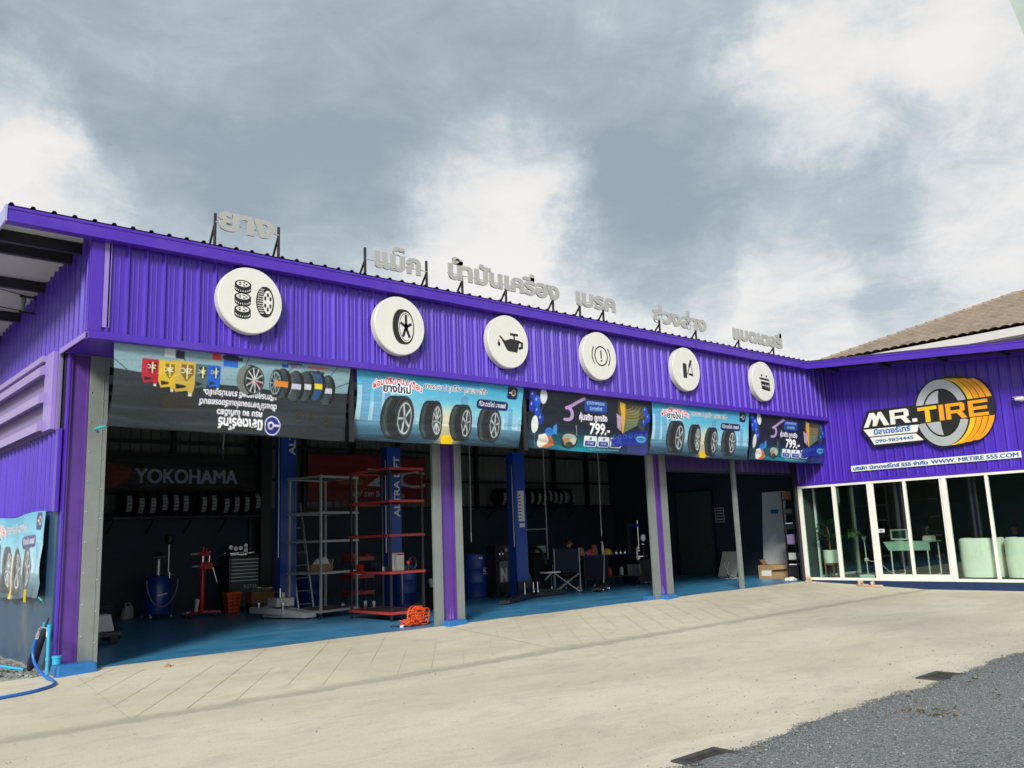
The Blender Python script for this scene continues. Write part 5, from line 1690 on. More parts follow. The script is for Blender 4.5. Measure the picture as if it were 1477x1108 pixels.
def trans_jack():
    t = thing('transmission_jack', 'red pedestal transmission jack with hand levers on wheeled base', 'jack', (4.27, 7.1, 0.004), rad(8))
    part('post', RED_MACH, t, lambda b: b.lathe([(0.075, 0.14), (0.06, 0.16), (0.06, 1.02), (0.075, 1.03), (0.075, 1.08)], 18), smooth=True)
    for k, a in enumerate((20, 160, 200, 340)):
        ax = rad(a)
        l = part('base_leg', RED_MACH, t, lambda b: b.bar((0, 0, 0.12), (0.42 * math.cos(ax), 0.42 * math.sin(ax) * 1.2, 0.10), 0.09, 0.05), bevel=0.006)
        part('wheel', STEEL_BLK, l, lambda b: b.lathe([(0.05, -0.02), (0.05, 0.02)], 14, (0.40 * math.cos(ax), 0.40 * math.sin(ax) * 1.2, 0.05), 'y'), smooth=True)
    part('head', RED_MACH, t, lambda b: (b.box(-0.09, 0.22, -0.09, 0.09, 1.08, 1.26),), bevel=0.02)
    part('ram', CHROME, t, lambda b: b.tube([(0, 0, 1.26), (0, 0, 1.40)], 0.028, 10))
    part('saddle', RED_MACH, t, lambda b: (b.box(-0.10, 0.16, -0.06, 0.06, 1.40, 1.50), b.tube([(0.0, 0, 1.5), (0.0, 0, 1.62)], 0.03, 8), b.tube([(0.08, 0, 1.5), (0.08, 0, 1.58)], 0.02, 8)), bevel=0.004)
    part('saddle_arm', ALU, t, lambda b: (b.bar((-0.10, 0, 1.46), (-0.32, -0.02, 1.45), 0.03), b.bar((-0.09, 0, 1.17), (-0.28, -0.02, 1.17), 0.035)))
    for a, c in (((0.24, -0.05, 1.28), (0.52, -0.08, 1.44)), ((0.20, -0.05, 1.22), (0.33, -0.08, 0.78)), ((0.16, 0, 1.26), (0.18, 0, 1.50))):
        part('lever', CHROME, t, lambda b: (b.tube([a, c], 0.014, 8), b.sphere(c, 0.028)), smooth=True)
    part('pump', WHITE_PAINT, t, lambda b: b.tube([(-0.20, -0.1, 0.14), (-0.17, -0.1, 0.42)], [0.035, 0.05], 10), smooth=True)
    part('pedal', ALU, t, lambda b: b.sphere((-0.44, -0.16, 0.15), 0.07, sc=(1.2, 1, 0.5)), smooth=True)


trans_jack()


def tool_cabinet():
    t = thing('tool_cabinet', 'dark green tool cabinet with seven drawers against the back wall', 'tool cabinet', (5.80, 8.45, 0.004))
    part('body', DKGREEN, t, lambda b: b.box(-0.40, 0.40, -0.24, 0.24, 0.10, 1.30), bevel=0.006)
    for k in range(7):
        z = 0.66 + k * 0.088
        d = part('drawer', DKGREEN, t, lambda b: b.box(-0.37, 0.37, -0.262, -0.241, z, z + 0.078), bevel=0.003)
        part('handle', ALU, d, lambda b: b.box(-0.35, 0.35, -0.272, -0.2625, z + 0.062, z + 0.076))
    part('door', DKGREEN, t, lambda b: b.box(-0.37, 0.37, -0.262, -0.241, 0.14, 0.645), bevel=0.003)
    text_part('TOTAL', 'lettering', WHITE_PAINT, t, (-0.02, -0.2625, 0.53), UX, UZ, NY, width=0.36, height=0.09, bold=0.0, depth=0.002)
    part('tray', STEEL_BLK, t, lambda b: b.box(-0.41, 0.41, -0.25, 0.25, 1.301, 1.34))
    for x in (-0.3, 0.3):
        part('castor', STEEL_BLK, t, lambda b: b.lathe([(0.05, -0.02), (0.05, 0.02)], 12, (x, -0.15, 0.05), 'x'))
    for k, (x, z) in enumerate(((-0.30, 1.58), (-0.17, 1.54), (-0.04, 1.55), (0.10, 1.61), (0.10, 1.49))):
        f = thing('chrome_funnel', 'shiny round funnel hung above the tool cabinet, number %s from the left' % ('one', 'two', 'three', 'four (upper)', 'four (lower)')[k], 'funnel', (5.80 + x, 8.40, z), 0, 'round funnels above the tool cabinet')
        part('cup', ALU, f, lambda b: b.lathe([(0.055, -0.05), (0.05, -0.02), (0.012, 0.03), (0.012, 0.09)], 16, (0, 0, 0), 'y'), smooth=True)
        part('hook', STEEL_BLK, f, lambda b: b.tube([(0, 0.09, 0), (0, 0.59, 0.02)], 0.006, 5))
    g = thing('spanner_pile', 'heap of shiny spanners on top of the tool cabinet', 'tools', (5.88, 8.4, 1.345))
    for k in range(12):
        a = random.uniform(-0.5, 0.5); x = random.uniform(-0.28, 0.25)
        part('spanner', CHROME, g, lambda b: (b.bar((x - 0.1 * math.cos(a), -0.1 * math.sin(a), 0.02 + k * 0.006), (x + 0.1 * math.cos(a), 0.1 * math.sin(a), 0.03 + k * 0.006), 0.022, 0.01), b.lathe([(0.022, 0.0), (0.022, 0.012)], 8, (x + 0.1 * math.cos(a), 0.1 * math.sin(a), 0.024 + k * 0.006))))


tool_cabinet()


def small_bay1():
    t = thing('jerry_can', 'pale grey plastic canister standing by the back wall', 'canister', (3.05, 8.55, 0.004), rad(20))
    part('body', LTGREY, t, lambda b: b.hexa([(-.14, -.08, 0), (.14, -.08, 0), (.14, .08, 0), (-.14, .08, 0), (-.08, -.07, .30), (.13, -.07, .30), (.13, .07, .30), (-.08, .07, .30)]), bevel=0.03)
    part('handle', LTGREY, t, lambda b: b.tube([(-0.06, 0, 0.28), (-0.04, 0, 0.36), (0.08, 0, 0.37), (0.11, 0, 0.29)], 0.018, 8), smooth=True)
    part('cap', STEEL_BLK, t, lambda b: b.lathe([(0.03, 0.29), (0.03, 0.33)], 12, (-0.10, 0, -0.02)))
    t = thing('pressure_washer', 'grey wheeled pump machine half hidden behind the left post', 'pump', (0.92, 3.1, 0.004))
    part('housing', LTGREY, t, lambda b: b.hexa([(-.20, -.16, .22), (.16, -.16, .22), (.16, .16, .22), (-.20, .16, .22), (-.16, -.12, .52), (.10, -.12, .52), (.10, .12, .52), (-.16, .12, .52)]), bevel=0.03)
    part('frame', STEEL_BLK, t, lambda b: (b.box(-.2, .2, -.15, .15, .14, .21), b.tube([(-.18, -.14, .2), (-.18, -.14, .65), (.1, -.14, .65)], 0.012)))
    part('motor', STEEL_BLK, t, lambda b: b.lathe([(0.09, -0.12), (0.09, 0.16)], 14, (0.12, -0.05, 0.16), 'x'), smooth=True)
    for x in (-0.14, 0.14):
        part('wheel', RUBBER, t, lambda b: b.lathe([(0.06, -0.025), (0.08, -0.015), (0.08, 0.015), (0.06, 0.025)], 16, (x, -0.16, 0.08), 'y'), smooth=True)
    t = thing('orange_basket', 'orange slatted plastic basket in front of the tool cabinet', 'basket', (5.13, 7.4, 0.004))
    part('rim', ORANGE, t, lambda b: b.box(-.19, .19, -.16, .16, .44, .50), bevel=0.006)
    part('liner', pm('dark_red_plastic', (0.20, 0.025, 0.01), 0.6), t, lambda b: b.hexa([(-.125, -.105, .03), (.125, -.105, .03), (.125, .105, .03), (-.125, .105, .03), (-.17, -.14, .439), (.17, -.14, .439), (.17, .14, .439), (-.17, .14, .439)]))
    for k in range(5):
        z = 0.03 + k * 0.085; q = 0.13 + 0.045 * z / 0.44; p = 0.11 + 0.035 * z / .44
        part('slat', ORANGE, t, lambda b: b.box(-q - .006, q + .006, -p - .006, p + .006, z, z + 0.045))
    for x in (-0.12, 0.0, 0.12):
        part('rib', ORANGE, t, lambda b: b.hexa([(x - .012, -.13, 0), (x + .012, -.13, 0), (x + .012, -.11, 0), (x - .012, -.11, 0), (x * 1.3 - .012, -.165, .44), (x * 1.3 + .012, -.165, .44), (x * 1.3 + .012, -.14, .44), (x * 1.3 - .012, -.14, .44)]))
    t = thing('wooden_crate', 'brown wooden crate of loose wire on a low black stand', 'crate', (5.70, 6.9, 0.004), rad(-6))
    part('stand', STEEL_BLK, t, lambda b: (b.box(-.34, .30, -.2, -.17, 0, .22), b.box(-.34, .30, .17, .2, 0, .22), b.box(-.34, -.31, -.169, .169, 0, .22), b.box(.27, .30, -.169, .169, 0, .22)))
    for k in range(3):
        part('slat', WOOD, t, lambda b: (b.box(-.34, .38, -.22, -.20, .23 + k * .095, .31 + k * .095), b.box(-.34, .38, .20, .22, .23 + k * .095, .31 + k * .095)))
    part('floor_board', WOOD, t, lambda b: b.box(-.34, .38, -.199, .199, .225, .24))
    [part('end_board', WOOD, t, lambda b: b.box(x, x + .019, -.22, .22, .22, .50)) for x in (-.36, .381)]
    w = MB()
    for k in range(16):
        c = V((random.uniform(-.15, .2), random.uniform(-.1, .1), .48 + random.random() * .07)); r = random.uniform(.06, .14); tl = random.uniform(-.5, .5)
        w.tube([c + V((r * math.cos(a), r * math.sin(a), 0.05 * math.sin(a + tl))) for a in np.linspace(0, 6.28, 14)], 0.007, 5)
    o = w.build('wire_coils', ALU, t); o['kind'] = 'stuff'
    # orange extension lead
    t = thing('extension_lead', 'tangled orange extension cable with orange reel on the floor', 'cable', (5.72, 0.55, 0.004))
    part('reel', ORANGE, t, lambda b: (b.lathe([(0.17, -0.05), (0.17, -0.03), (0.10, -0.028), (0.10, 0.028), (0.17, 0.03), (0.17, 0.05)], 20, (0.08, 0.05, 0.19), 'y'),), smooth=True)
    part('reel_guard', STEEL_BLK, t, lambda b: (b.tube([(0.08 + 0.2 * math.cos(a), -0.03, 0.19 + 0.2 * math.sin(a)) for a in np.linspace(-1.2, 4.3, 18)], 0.012, 6), b.bar((0.0, -0.06, 0.01), (0.32, -0.02, 0.01), 0.02)))
    r = random.Random(4)
    w = MB()
    for k in range(15):
        cx, cz = r.uniform(-.06, .2), r.uniform(.1, .24); rx = r.uniform(.08, .17); rzz = r.uniform(.07, .15); y0 = r.uniform(-.13, .02); ph = r.uniform(0, 6)
        w.tube([V((cx + rx * math.cos(a), y0 + .03 * math.sin(2 * a + ph), max(.012, cz + rzz * math.sin(a) + .02 * math.sin(3 * a)))) for a in np.linspace(0, 6.28, 20)], 0.0085, 5)
    for k in range(9):
        cx, cy = r.uniform(-.26, -.08), r.uniform(-.14, .04); q = r.uniform(.06, .13)
        w.tube([V((cx + q * math.cos(a), cy + q * .6 * math.sin(a), .014 + k * .009 + .03 * abs(math.sin(a * 1.5)))) for a in np.linspace(0, 6.28, 18)], 0.0085, 5)
    o = w.build('cable_loops', ORANGE, t, smooth=True); o['kind'] = 'stuff'
    part('plug', WHITE_PAINT, t, lambda b: b.box(-.40, -.34, -.16, -.12, 0.0, .04), bevel=0.006)
    part('black_lead', STEEL_BLK, t, lambda b: b.tube([(-.45, .1, .012), (-.2, -.22, .012), (.15, -.2, .012), (.35, -.05, .012), (.30, .12, .02)], 0.009, 6))


small_bay1()


def lift_column(loc, h, label, text=True, tz=2.15):
    t = thing('lift_column', label, 'car lift', loc, 0, 'blue posts of the car lifts')
    w = 0.40
    part('column', BLUE_LIFT, t, lambda b: (b.box(-w / 2, w / 2, -0.14, -0.128, 0.02, h), b.box(-w / 2, -w / 2 + 0.012, -0.1275, 0.15, 0.02, h), b.box(w / 2 - 0.012, w / 2, -0.1275, 0.15, 0.02, h), b.box(-w / 2 + .0125, -0.08, 0.138, 0.15, 0.02, h), b.box(0.08, w / 2 - .0125, 0.138, 0.15, 0.02, h)))
    part('base_plate', STEEL_BLK, t, lambda b: b.box(-0.3, 0.3, -0.25, 0.25, 0.0, 0.019))
    for x in (-w / 2 + 0.02, w / 2 - 0.02):
        part('gusset', BLUE_LIFT, t, lambda b: b.prism([[(-0.141, 0.02), (-0.32, 0.02), (-0.141, 0.40)]], P3((x - 0.006, 0, 0), (0, 1, 0), (0, 0, 1), (1, 0, 0)), 0.012))
    part('top_cap', BLUE_LIFT, t, lambda b: b.box(-w / 2 - .01, w / 2 + .01, -0.15, 0.16, h, h + 0.02))
    part('hydraulic_line', ALU, t, lambda b: b.tube([(-w / 2 - 0.03, -0.1, 1.3), (-w / 2 - 0.03, -0.1, h - 0.3)], 0.012, 6))
    c = part('carriage', STEEL_BLK, t, lambda b: b.box(-0.24, 0.24, -0.20, -0.15, 0.10, 0.42) if not text else b.box(-0.07, 0.07, 0.151, 0.2, 0.10, 1.0))
    if text:
        text_part('ALTRA LIFT', 'lettering', WHITE_PAINT, t, (0.155, -0.1405, tz), (0, 0, 1), (-1, 0, 0), NY, width=1.5, height=0.16, bold=0.02, depth=0.003)
    else:
        part('instruction_plate', PAPER, t, lambda b: b.box(-0.08, 0.13, -0.145, -0.1405, 1.95, 2.75))
        part('plate_print', STEEL_BLK, t, lambda b: [b.box(-0.05, 0.02, -0.1465, -0.1455, 2.02 + k * .085, 2.05 + k * .085) for k in range(8)], kind='stuff')
        part('name_plate', PAPER, t, lambda b: b.box(-0.06, 0.13, -0.145, -0.1405, 1.80, 1.90))
    return t


lc = lift_column((5.43, 5.2, 0.004), 5.2, 'tall bright blue lift post lettered near its top, left of the racks', tz=3.64)
lift_column((8.06, 4.8, 0.004), 3.85, 'blue lift post lettered ALTRA LIFT seen behind the black and red rack')
lift_column((11.38, 3.85, 0.004), 3.75, 'blue lift post with white instruction plate in the middle bay', text=False)


def lift_arm():
    t = thing('lift_arm', 'light grey folded lift arms lying at the foot of the left lift post', 'lift arm', (5.2, 4.55, 0.004))
    part('main_arm', LTGREY, t, lambda b: b.hexa([(-.35, .55, .03), (.0, -.75, .03), (.28, -.70, .03), (-.05, .65, .03), (-.35, .55, .26), (.0, -.75, .14), (.28, -.70, .14), (-.05, .65, .30)]), bevel=0.01)
    part('yoke', LTGREY, t, lambda b: (b.box(-.30, .12, .0, .45, .26, .44), b.tube([(-.1, .1, .44), (-.1, .1, .56)], .04, 10)), bevel=0.01)
    part('second_arm', LTGREY, t, lambda b: b.bar((-.45, .9, .18), (-.18, -.05, .15), .15, .13), bevel=0.008)
    for p in ((-.42, .62, .0), (-.2, -.1, .0)):
        part('pad', CHROME, t, lambda b: b.lathe([(.02, .10), (.02, .30), (.05, .31), (.05, .34)], 12, p), smooth=True)
    part('arm_pin', CHROME, t, lambda b: (b.tube([(-.12, .2, .44), (-.12, .2, .64)], .02, 8), b.tube([(-.2, .2, .56), (-.02, .2, .56)], .014, 8)))
    t = thing('floor_lift_arm', 'black low lift arm stretched along the floor of the middle bay', 'lift arm', (11.4, 3.6, 0.004))
    part('main_arm', STEEL_BLK, t, lambda b: (b.hexa([(-1.9, -1.1, .02), (-1.7, -1.25, .02), (.1, -.25, .02), (-.1, -.05, .02), (-1.9, -1.1, .09), (-1.7, -1.25, .09), (.1, -.25, .16), (-.1, -.05, .16)]),), bevel=0.006)
    part('second_arm', STEEL_BLK, t, lambda b: b.hexa([(.0, -.25, .02), (.1, -.05, .02), (1.25, .0, .02), (1.25, -.2, .02), (.0, -.25, .24), (.1, -.05, .24), (1.25, .0, .10), (1.25, -.2, .10)]), bevel=0.006)
    for x in (-.35, -.05, .1):
        part('pad_screw', CHROME, t, lambda b: (b.lathe([(.035, .14), (.035, .18), (.015, .19), (.015, .40), (.03, .41)], 10, (x, -.3, 0)),), smooth=True)


lift_arm()


def rack(loc, rz, w, d, zs, post, shelf, edge, label, wheels=False):
    t = thing('storage_rack', label, 'rack', loc, rz)
    for x in (0.02, w - 0.02):
        for y in (0.02, d - 0.02):
            p = part('post', post, t, lambda b: b.bar((x, y, 0.10 if wheels else 0.0), (x, y, zs[-1] + 0.02), 0.045))
            if wheels:
                part('castor', STEEL_BLK, p, lambda b: (b.lathe([(.045, -.015), (.045, .015)], 12, (x, y, .046), 'y'), b.bar((x, y, .05), (x, y, .10), .03)))
    for z in zs:
        s = part('shelf', shelf, t, lambda b: b.box(0.0, w, 0.0, d, z - 0.012, z))
        part('edge_beam', edge, s, lambda b: (b.box(-.004, w + .004, -.022, -.0005, z - 0.045, z + 0.004), b.box(-.022, -.0045, -.022, d + .02, z - 0.045, z + 0.0035), b.box(-.004, w + .004, d + .0005, d + .02, z - 0.045, z + 0.004), b.box(w + .0045, w + .022, -.022, d + .02, z - 0.045, z + 0.0035)))
    return t


SILV = pm('galvanised_rack', (0.40, 0.41, 0.40), 0.45, 0.4, var=0.1)
rack((5.50, 3.70, 0.004), rad(14), 1.12, 1.05, (0.16, 0.97, 1.65, 2.27, 3.06), SILV, pm('rack_board', (0.13, 0.10, 0.09), 0.7), SILV, 'silver metal rack on castors with five shelves next to the blue post', True)
rack((5.84, 1.50, 0.004), 0, 0.82, 1.55, (0.18, 0.97, 1.71, 2.40, 3.06), STEEL_BLK, pm('rack_dark_board', (0.03, 0.02, 0.02), 0.7), RED_SHELF, 'tall black rack with red shelf edges near the first column')


def box_on(name, label, cat, loc, s, mt, rz=0.0, extra=None, bevel=0.006, group=None):
    t = thing(name, label, cat, loc, rz, group)
    part('body', mt, t, lambda b: b.box(-s[0] / 2, s[0] / 2, -s[1] / 2, s[1] / 2, 0, s[2]), bevel=bevel)
    if extra: extra(t)
    return t


def shelf_things():
    t = box_on('open_carton', 'orange brown carton with white flaps on the silver rack', 'carton', (5.75, 4.1, 0.976), (0.42, 0.3, 0.16), CARD, rad(25))
    part('flap', WHITE_PAINT, t, lambda b: b.hexa([(-.2, -.15, .165), (.05, -.17, .165), (.1, .1, .165), (-.2, .12, .165), (-.12, -.1, .30), (.02, -.1, .33), (.05, .08, .31), (-.1, .08, .28)]))
    part('flap', CARD, t, lambda b: b.hexa([(.12, -.15, .162), (.2, -.15, .162), (.2, .15, .162), (.12, .15, .162), (.24, -.15, .26), (.26, -.15, .26), (.26, .15, .26), (.24, .15, .26)]))
    box_on('white_carton', 'upright white box on the black and red rack', 'box', (6.28, 1.9, 0.976), (0.22, 0.16, 0.36), WHITE_PAINT, rad(12), lambda t: part('label', RED_SHELF, t, lambda b: b.box(-.1, .1, -.081, -.0805, .31, .35)))
    for k, (x, y, h, mt, nm, lb) in enumerate(((5.98, 2.75, .14, RED_MACH, 'red_tool_case', 'red tool case at the far end of the black and red rack'), (6.0, 2.45, .18, STEEL_BLK, 'black_tool_case', 'black tool case beside the red one on the rack'), (6.05, 2.15, .10, CHROME, 'steel_tray', 'small shiny tray left of the white box on the rack'))):
        box_on(nm, lb, 'tool case', (x, y, 0.976), (0.2, 0.24, h), mt, rad(8 * k), lambda t: part('handle', STEEL_BLK, t, lambda b: b.tube([(-.05, 0, h), (-.05, 0, h + .04), (.05, 0, h + .04), (.05, 0, h)], .008, 6)))
    t = thing('power_drill', 'dark power drill with red body lying on the rack beside the white box', 'drill', (6.45, 1.72, 0.976), rad(40))
    part('body', RED_MACH, t, lambda b: b.tube([(-.1, 0, .16), (.08, 0, .16)], .035, 10), smooth=True)
    part('chuck', CHROME, t, lambda b: b.tube([(.08, 0, .16), (.16, 0, .16)], [.025, .01], 10), smooth=True)
    part('grip', STEEL_BLK, t, lambda b: b.tube([(-.06, 0, .15), (-.08, 0, .0)], .026, 8), smooth=True)
    t = thing('coiled_hose', 'thin brown hose coiled on the rack, right end', 'hose', (6.50, 1.66, 0.976))
    part('coil', RUST_BLK, t, lambda b: [b.tube([(0.09 * math.cos(a), 0.02 * k, .14 + .13 * math.sin(a)) for a in np.linspace(0, 6.28, 18)], .009, 6) for k in range(3)], kind='stuff')


shelf_things()


def drum(loc, r, h, label, tapd=False, txt=None):
    t = thing('blue_drum', label, 'drum', loc, 0, 'blue drums in the garage')
    pr = [(r * .93, 0), (r, .02), (r, h * .32), (r * 1.03, h * .34), (r, h * .36), (r, h * .64), (r * 1.03, h * .66), (r, h * .68), (r, h * .95), (r * .95, h), (0.01, h)]
    part('body', BLUE_DRUM, t, lambda b: b.lathe(pr, 28), smooth=True)
    part('bung', STEEL_BLK, t, lambda b: b.lathe([(.04, h), (.04, h + .02)], 12, (r * .5, 0, 0)))
    if txt:
        text_part(txt, 'lettering', WHITE_PAINT, t, (-0.02, -r - 0.002, h * .66 - .08), (0.94, 0.0, 0.0), UZ, NY, width=0.30, height=0.10, bold=0.03, depth=0.004)
        part('label_line', WHITE_PAINT, t, lambda b: b.box(-0.02, 0.28, -r - .006, -r - .002, h * .55 - .02, h * .55))
        part('cap_label', PAPER, t, lambda b: b.box(-0.14, -0.02, -r - .003, -r + .01, h * .88, h * .93))
    if tapd:
        part('pipe', LTGREY, t, lambda b: b.tube([(-r * .7, -r * .75, .1), (-r * .7, -r * .75, h * .8), (-r * .55, -r * .8, h * .92), (-r * .3, -r * .6, h * .95)], .02, 8), smooth=True)


drum((7.27, 7.5, .004), .32, .82, 'blue drum standing behind the silver rack')
drum((8.10, 4.35, .004), .30, .98, 'blue drum with bent grey pipe behind the black and red rack', True)
drum((10.97, 5.2, .004), .37, 1.14, 'blue drum with white lettering in the middle bay', False, 'ALTRA')


def trolley():
    t = thing('tool_trolley', 'red three tray tool trolley seen behind the black and red rack', 'trolley', (7.85, 6.05, .004))
    for z in (.28, .68, 1.12):
        part('tray', RED_MACH, t, lambda b: (b.box(-.33, .33, -.2, .2, z, z + .02), b.box(-.33, .33, -.22, -.2005, z, z + .09), b.box(-.33, .33, .2005, .22, z, z + .09), b.box(-.35, -.3305, -.22, .22, z, z + .09), b.box(.3305, .35, -.22, .22, z, z + .09)))
    for x in (-.33, .33):
        for y in (-.2, .2):
            p = part('post', STEEL_BLK, t, lambda b: b.bar((x, y, .1), (x, y, 1.22), .03))
            part('castor', CHROME, p, lambda b: b.lathe([(.05, -.015), (.05, .015)], 12, (x, y, .05), 'y'))
    for k, (dx, h, mt) in enumerate(((-.2, .16, ORANGE), (.0, .1, STEEL_BLK), (.18, .13, RED_MACH))):
        box_on('tool_box', ('orange', 'black', 'red')[k] + ' tool box on the top tray of the red trolley', 'tool box', (7.85 + dx, 6.05, 1.145), (.17, .26, h), mt, 0.1 * k, lambda t: part('handle', STEEL_BLK, t, lambda b: b.tube([(-.04, 0, h), (-.04, 0, h + .03), (.04, 0, h + .03), (.04, 0, h)], .008, 6)), group='boxes on the red trolley')
    box_on('red_case', 'red case on the middle tray of the trolley', 'case', (7.80, 6.05, .705), (.5, .3, .12), RED_MACH, 0.05, lambda t: part('latch', CHROME, t, lambda b: b.box(-.05, .05, -.156, -.1505, .06, .09)))
    t = thing('aluminium_ladder', 'aluminium ladder leaning beside the first blue lift post', 'ladder', (6.45, 6.4, .004))
    for x in (-.2, .2):
        part('rail', ALU, t, lambda b: b.bar((x, -.25, 0), (x, .45, 2.6), .035, .07))
    for k in range(8):
        s = (k + .5) / 8.5
        part('rung', ALU, t, lambda b: b.tube([(-.2, -.25 + .7 * s, 2.6 * s), (.2, -.25 + .7 * s, 2.6 * s)], .016, 8))
    t = thing('wheel_ramp_crate', 'dark crate of blue and white parts beside the first column', 'crate', (8.35, 3.3, .004))
    part('body', STEEL_BLK, t, lambda b: (b.box(-.3, .3, -.2, .2, 0, .45), b.box(-.32, .32, -.22, .22, .45, .48)), bevel=.006)
    for k in range(4):
        part('blue_part', BLUE_MACH if k % 2 else LTGREY, t, lambda b: b.tube([(-.22 + k * .14, -.05, .48), (-.2 + k * .14, .05, .66 + .05 * (k % 2))], .05, 10), smooth=True)


trolley()


# ------------------------------------------------------------------ tyres on the wall shelves
def tyre_proto():
    t = thing('tyre', 'x', 'tyre', (0, 0, 0))
    R, w = 0.315, 0.20
    prof = [(0.20, -w * .36), (0.215, -w * .47), (0.27, -w * .5), (0.303, -w * .44), (R, -w * .33), (R, -w * .20), (R - .008, -w * .195), (R - .008, -w * .165), (R, -w * .16), (R, -w * .02), (R - .008, -w * .015), (R - .008, w * .015), (R, w * .02), (R, w * .16), (R - .008, w * .165), (R - .008, w * .195), (R, w * .20), (R, w * .33), (0.303, w * .44), (0.27, w * .5), (0.215, w * .47), (0.20, w * .36)]
    part('carcass', RUBBER, t, lambda b: b.lathe(prof, 30, (0, 0, 0), 'x', cap=False), smooth=True)

    def lab(b):
        vs = []
        for i in range(7):
            a = rad(-38 + i * 12)
            y, z = -(R + .003) * math.cos(a), (R + .003) * math.sin(a)
            vs += [(-.055, y, z), (.055, y, z)]
        b.add(vs, [(2 * i, 2 * i + 1, 2 * i + 3, 2 * i + 2) for i in range(6)])
    l = part('paper_label', pm('tyre_label', (.34, .37, .36), .7, var=.15), t, lab)

    def pr(b):
        for q in range(4):
            a = rad(-28 + q * 16); a2 = a + rad(5)
            b.add([(-.045, -(R + .005) * math.cos(a), (R + .005) * math.sin(a)), (.04, -(R + .005) * math.cos(a), (R + .005) * math.sin(a)), (.04, -(R + .005) * math.cos(a2), (R + .005) * math.sin(a2)), (-.045, -(R + .005) * math.cos(a2), (R + .005) * math.sin(a2))], [(0, 1, 2, 3)])
    part('label_print', pm('grey_print', (.10, .12, .12), .7), l, pr, kind='stuff')
    return t


def tyres():
    ORD = ['first', 'second', 'third', 'fourth', 'fifth', 'sixth', 'seventh', 'eighth', 'ninth', 'tenth', 'eleventh', 'twelfth']
    p = tyre_proto(); first = True
    x1 = [2.92, 3.20, 3.48, 3.76, 4.02, 4.31, 4.72, 5.02, 5.32, 5.60, 5.87, 6.17]
    x2 = [14.78, 14.99, 16.06, 16.37, 16.62, 16.88, 17.14, 17.40, 17.66, 18.0]
    for xs, side, z in ((x1, 'left', 2.40), (x2, 'middle', 2.54)):
        for k, x in enumerate(xs):
            lb = 'labelled tyre on the wall shelf of the %s bay, %s from the left' % (side, ORD[k])
            low = -0.0
            rz = random.uniform(-.12, .12)
            if first:
                p['label'] = lb; p['group'] = 'tyres on the shelf of the left bay'; p.location = (x, 8.55, z + .315); first = False
            else:
                dup(p, lb, (x, 8.55, z + .315), rz, 'tyres on the shelf of the %s bay' % side).rotation_euler.x = random.uniform(-.25, .3)
    for nm, a, c, z in (('left', 2.6, 6.42, 2.40), ('middle', 14.5, 18.4, 2.54)):
        t = thing('tyre_shelf', 'black steel wall shelf that carries the tyres of the %s bay' % nm, 'shelf', (a, 8.6, z), 0, 'wall shelves for tyres')
        for y in (-.19, .12):
            part('rail', STEEL_BLK, t, lambda b: b.box(0, c - a, y, y + .04, -.045, -.001))
        for k in range(5):
            x = .05 + (c - a - .1) * k / 4
            part('bracket', STEEL_BLK, t, lambda b: (b.bar((x, .39, -.06), (x, -.18, -.06), .03), b.bar((x, .39, -.4), (x, -.1, -.08), .025)))


tyres()


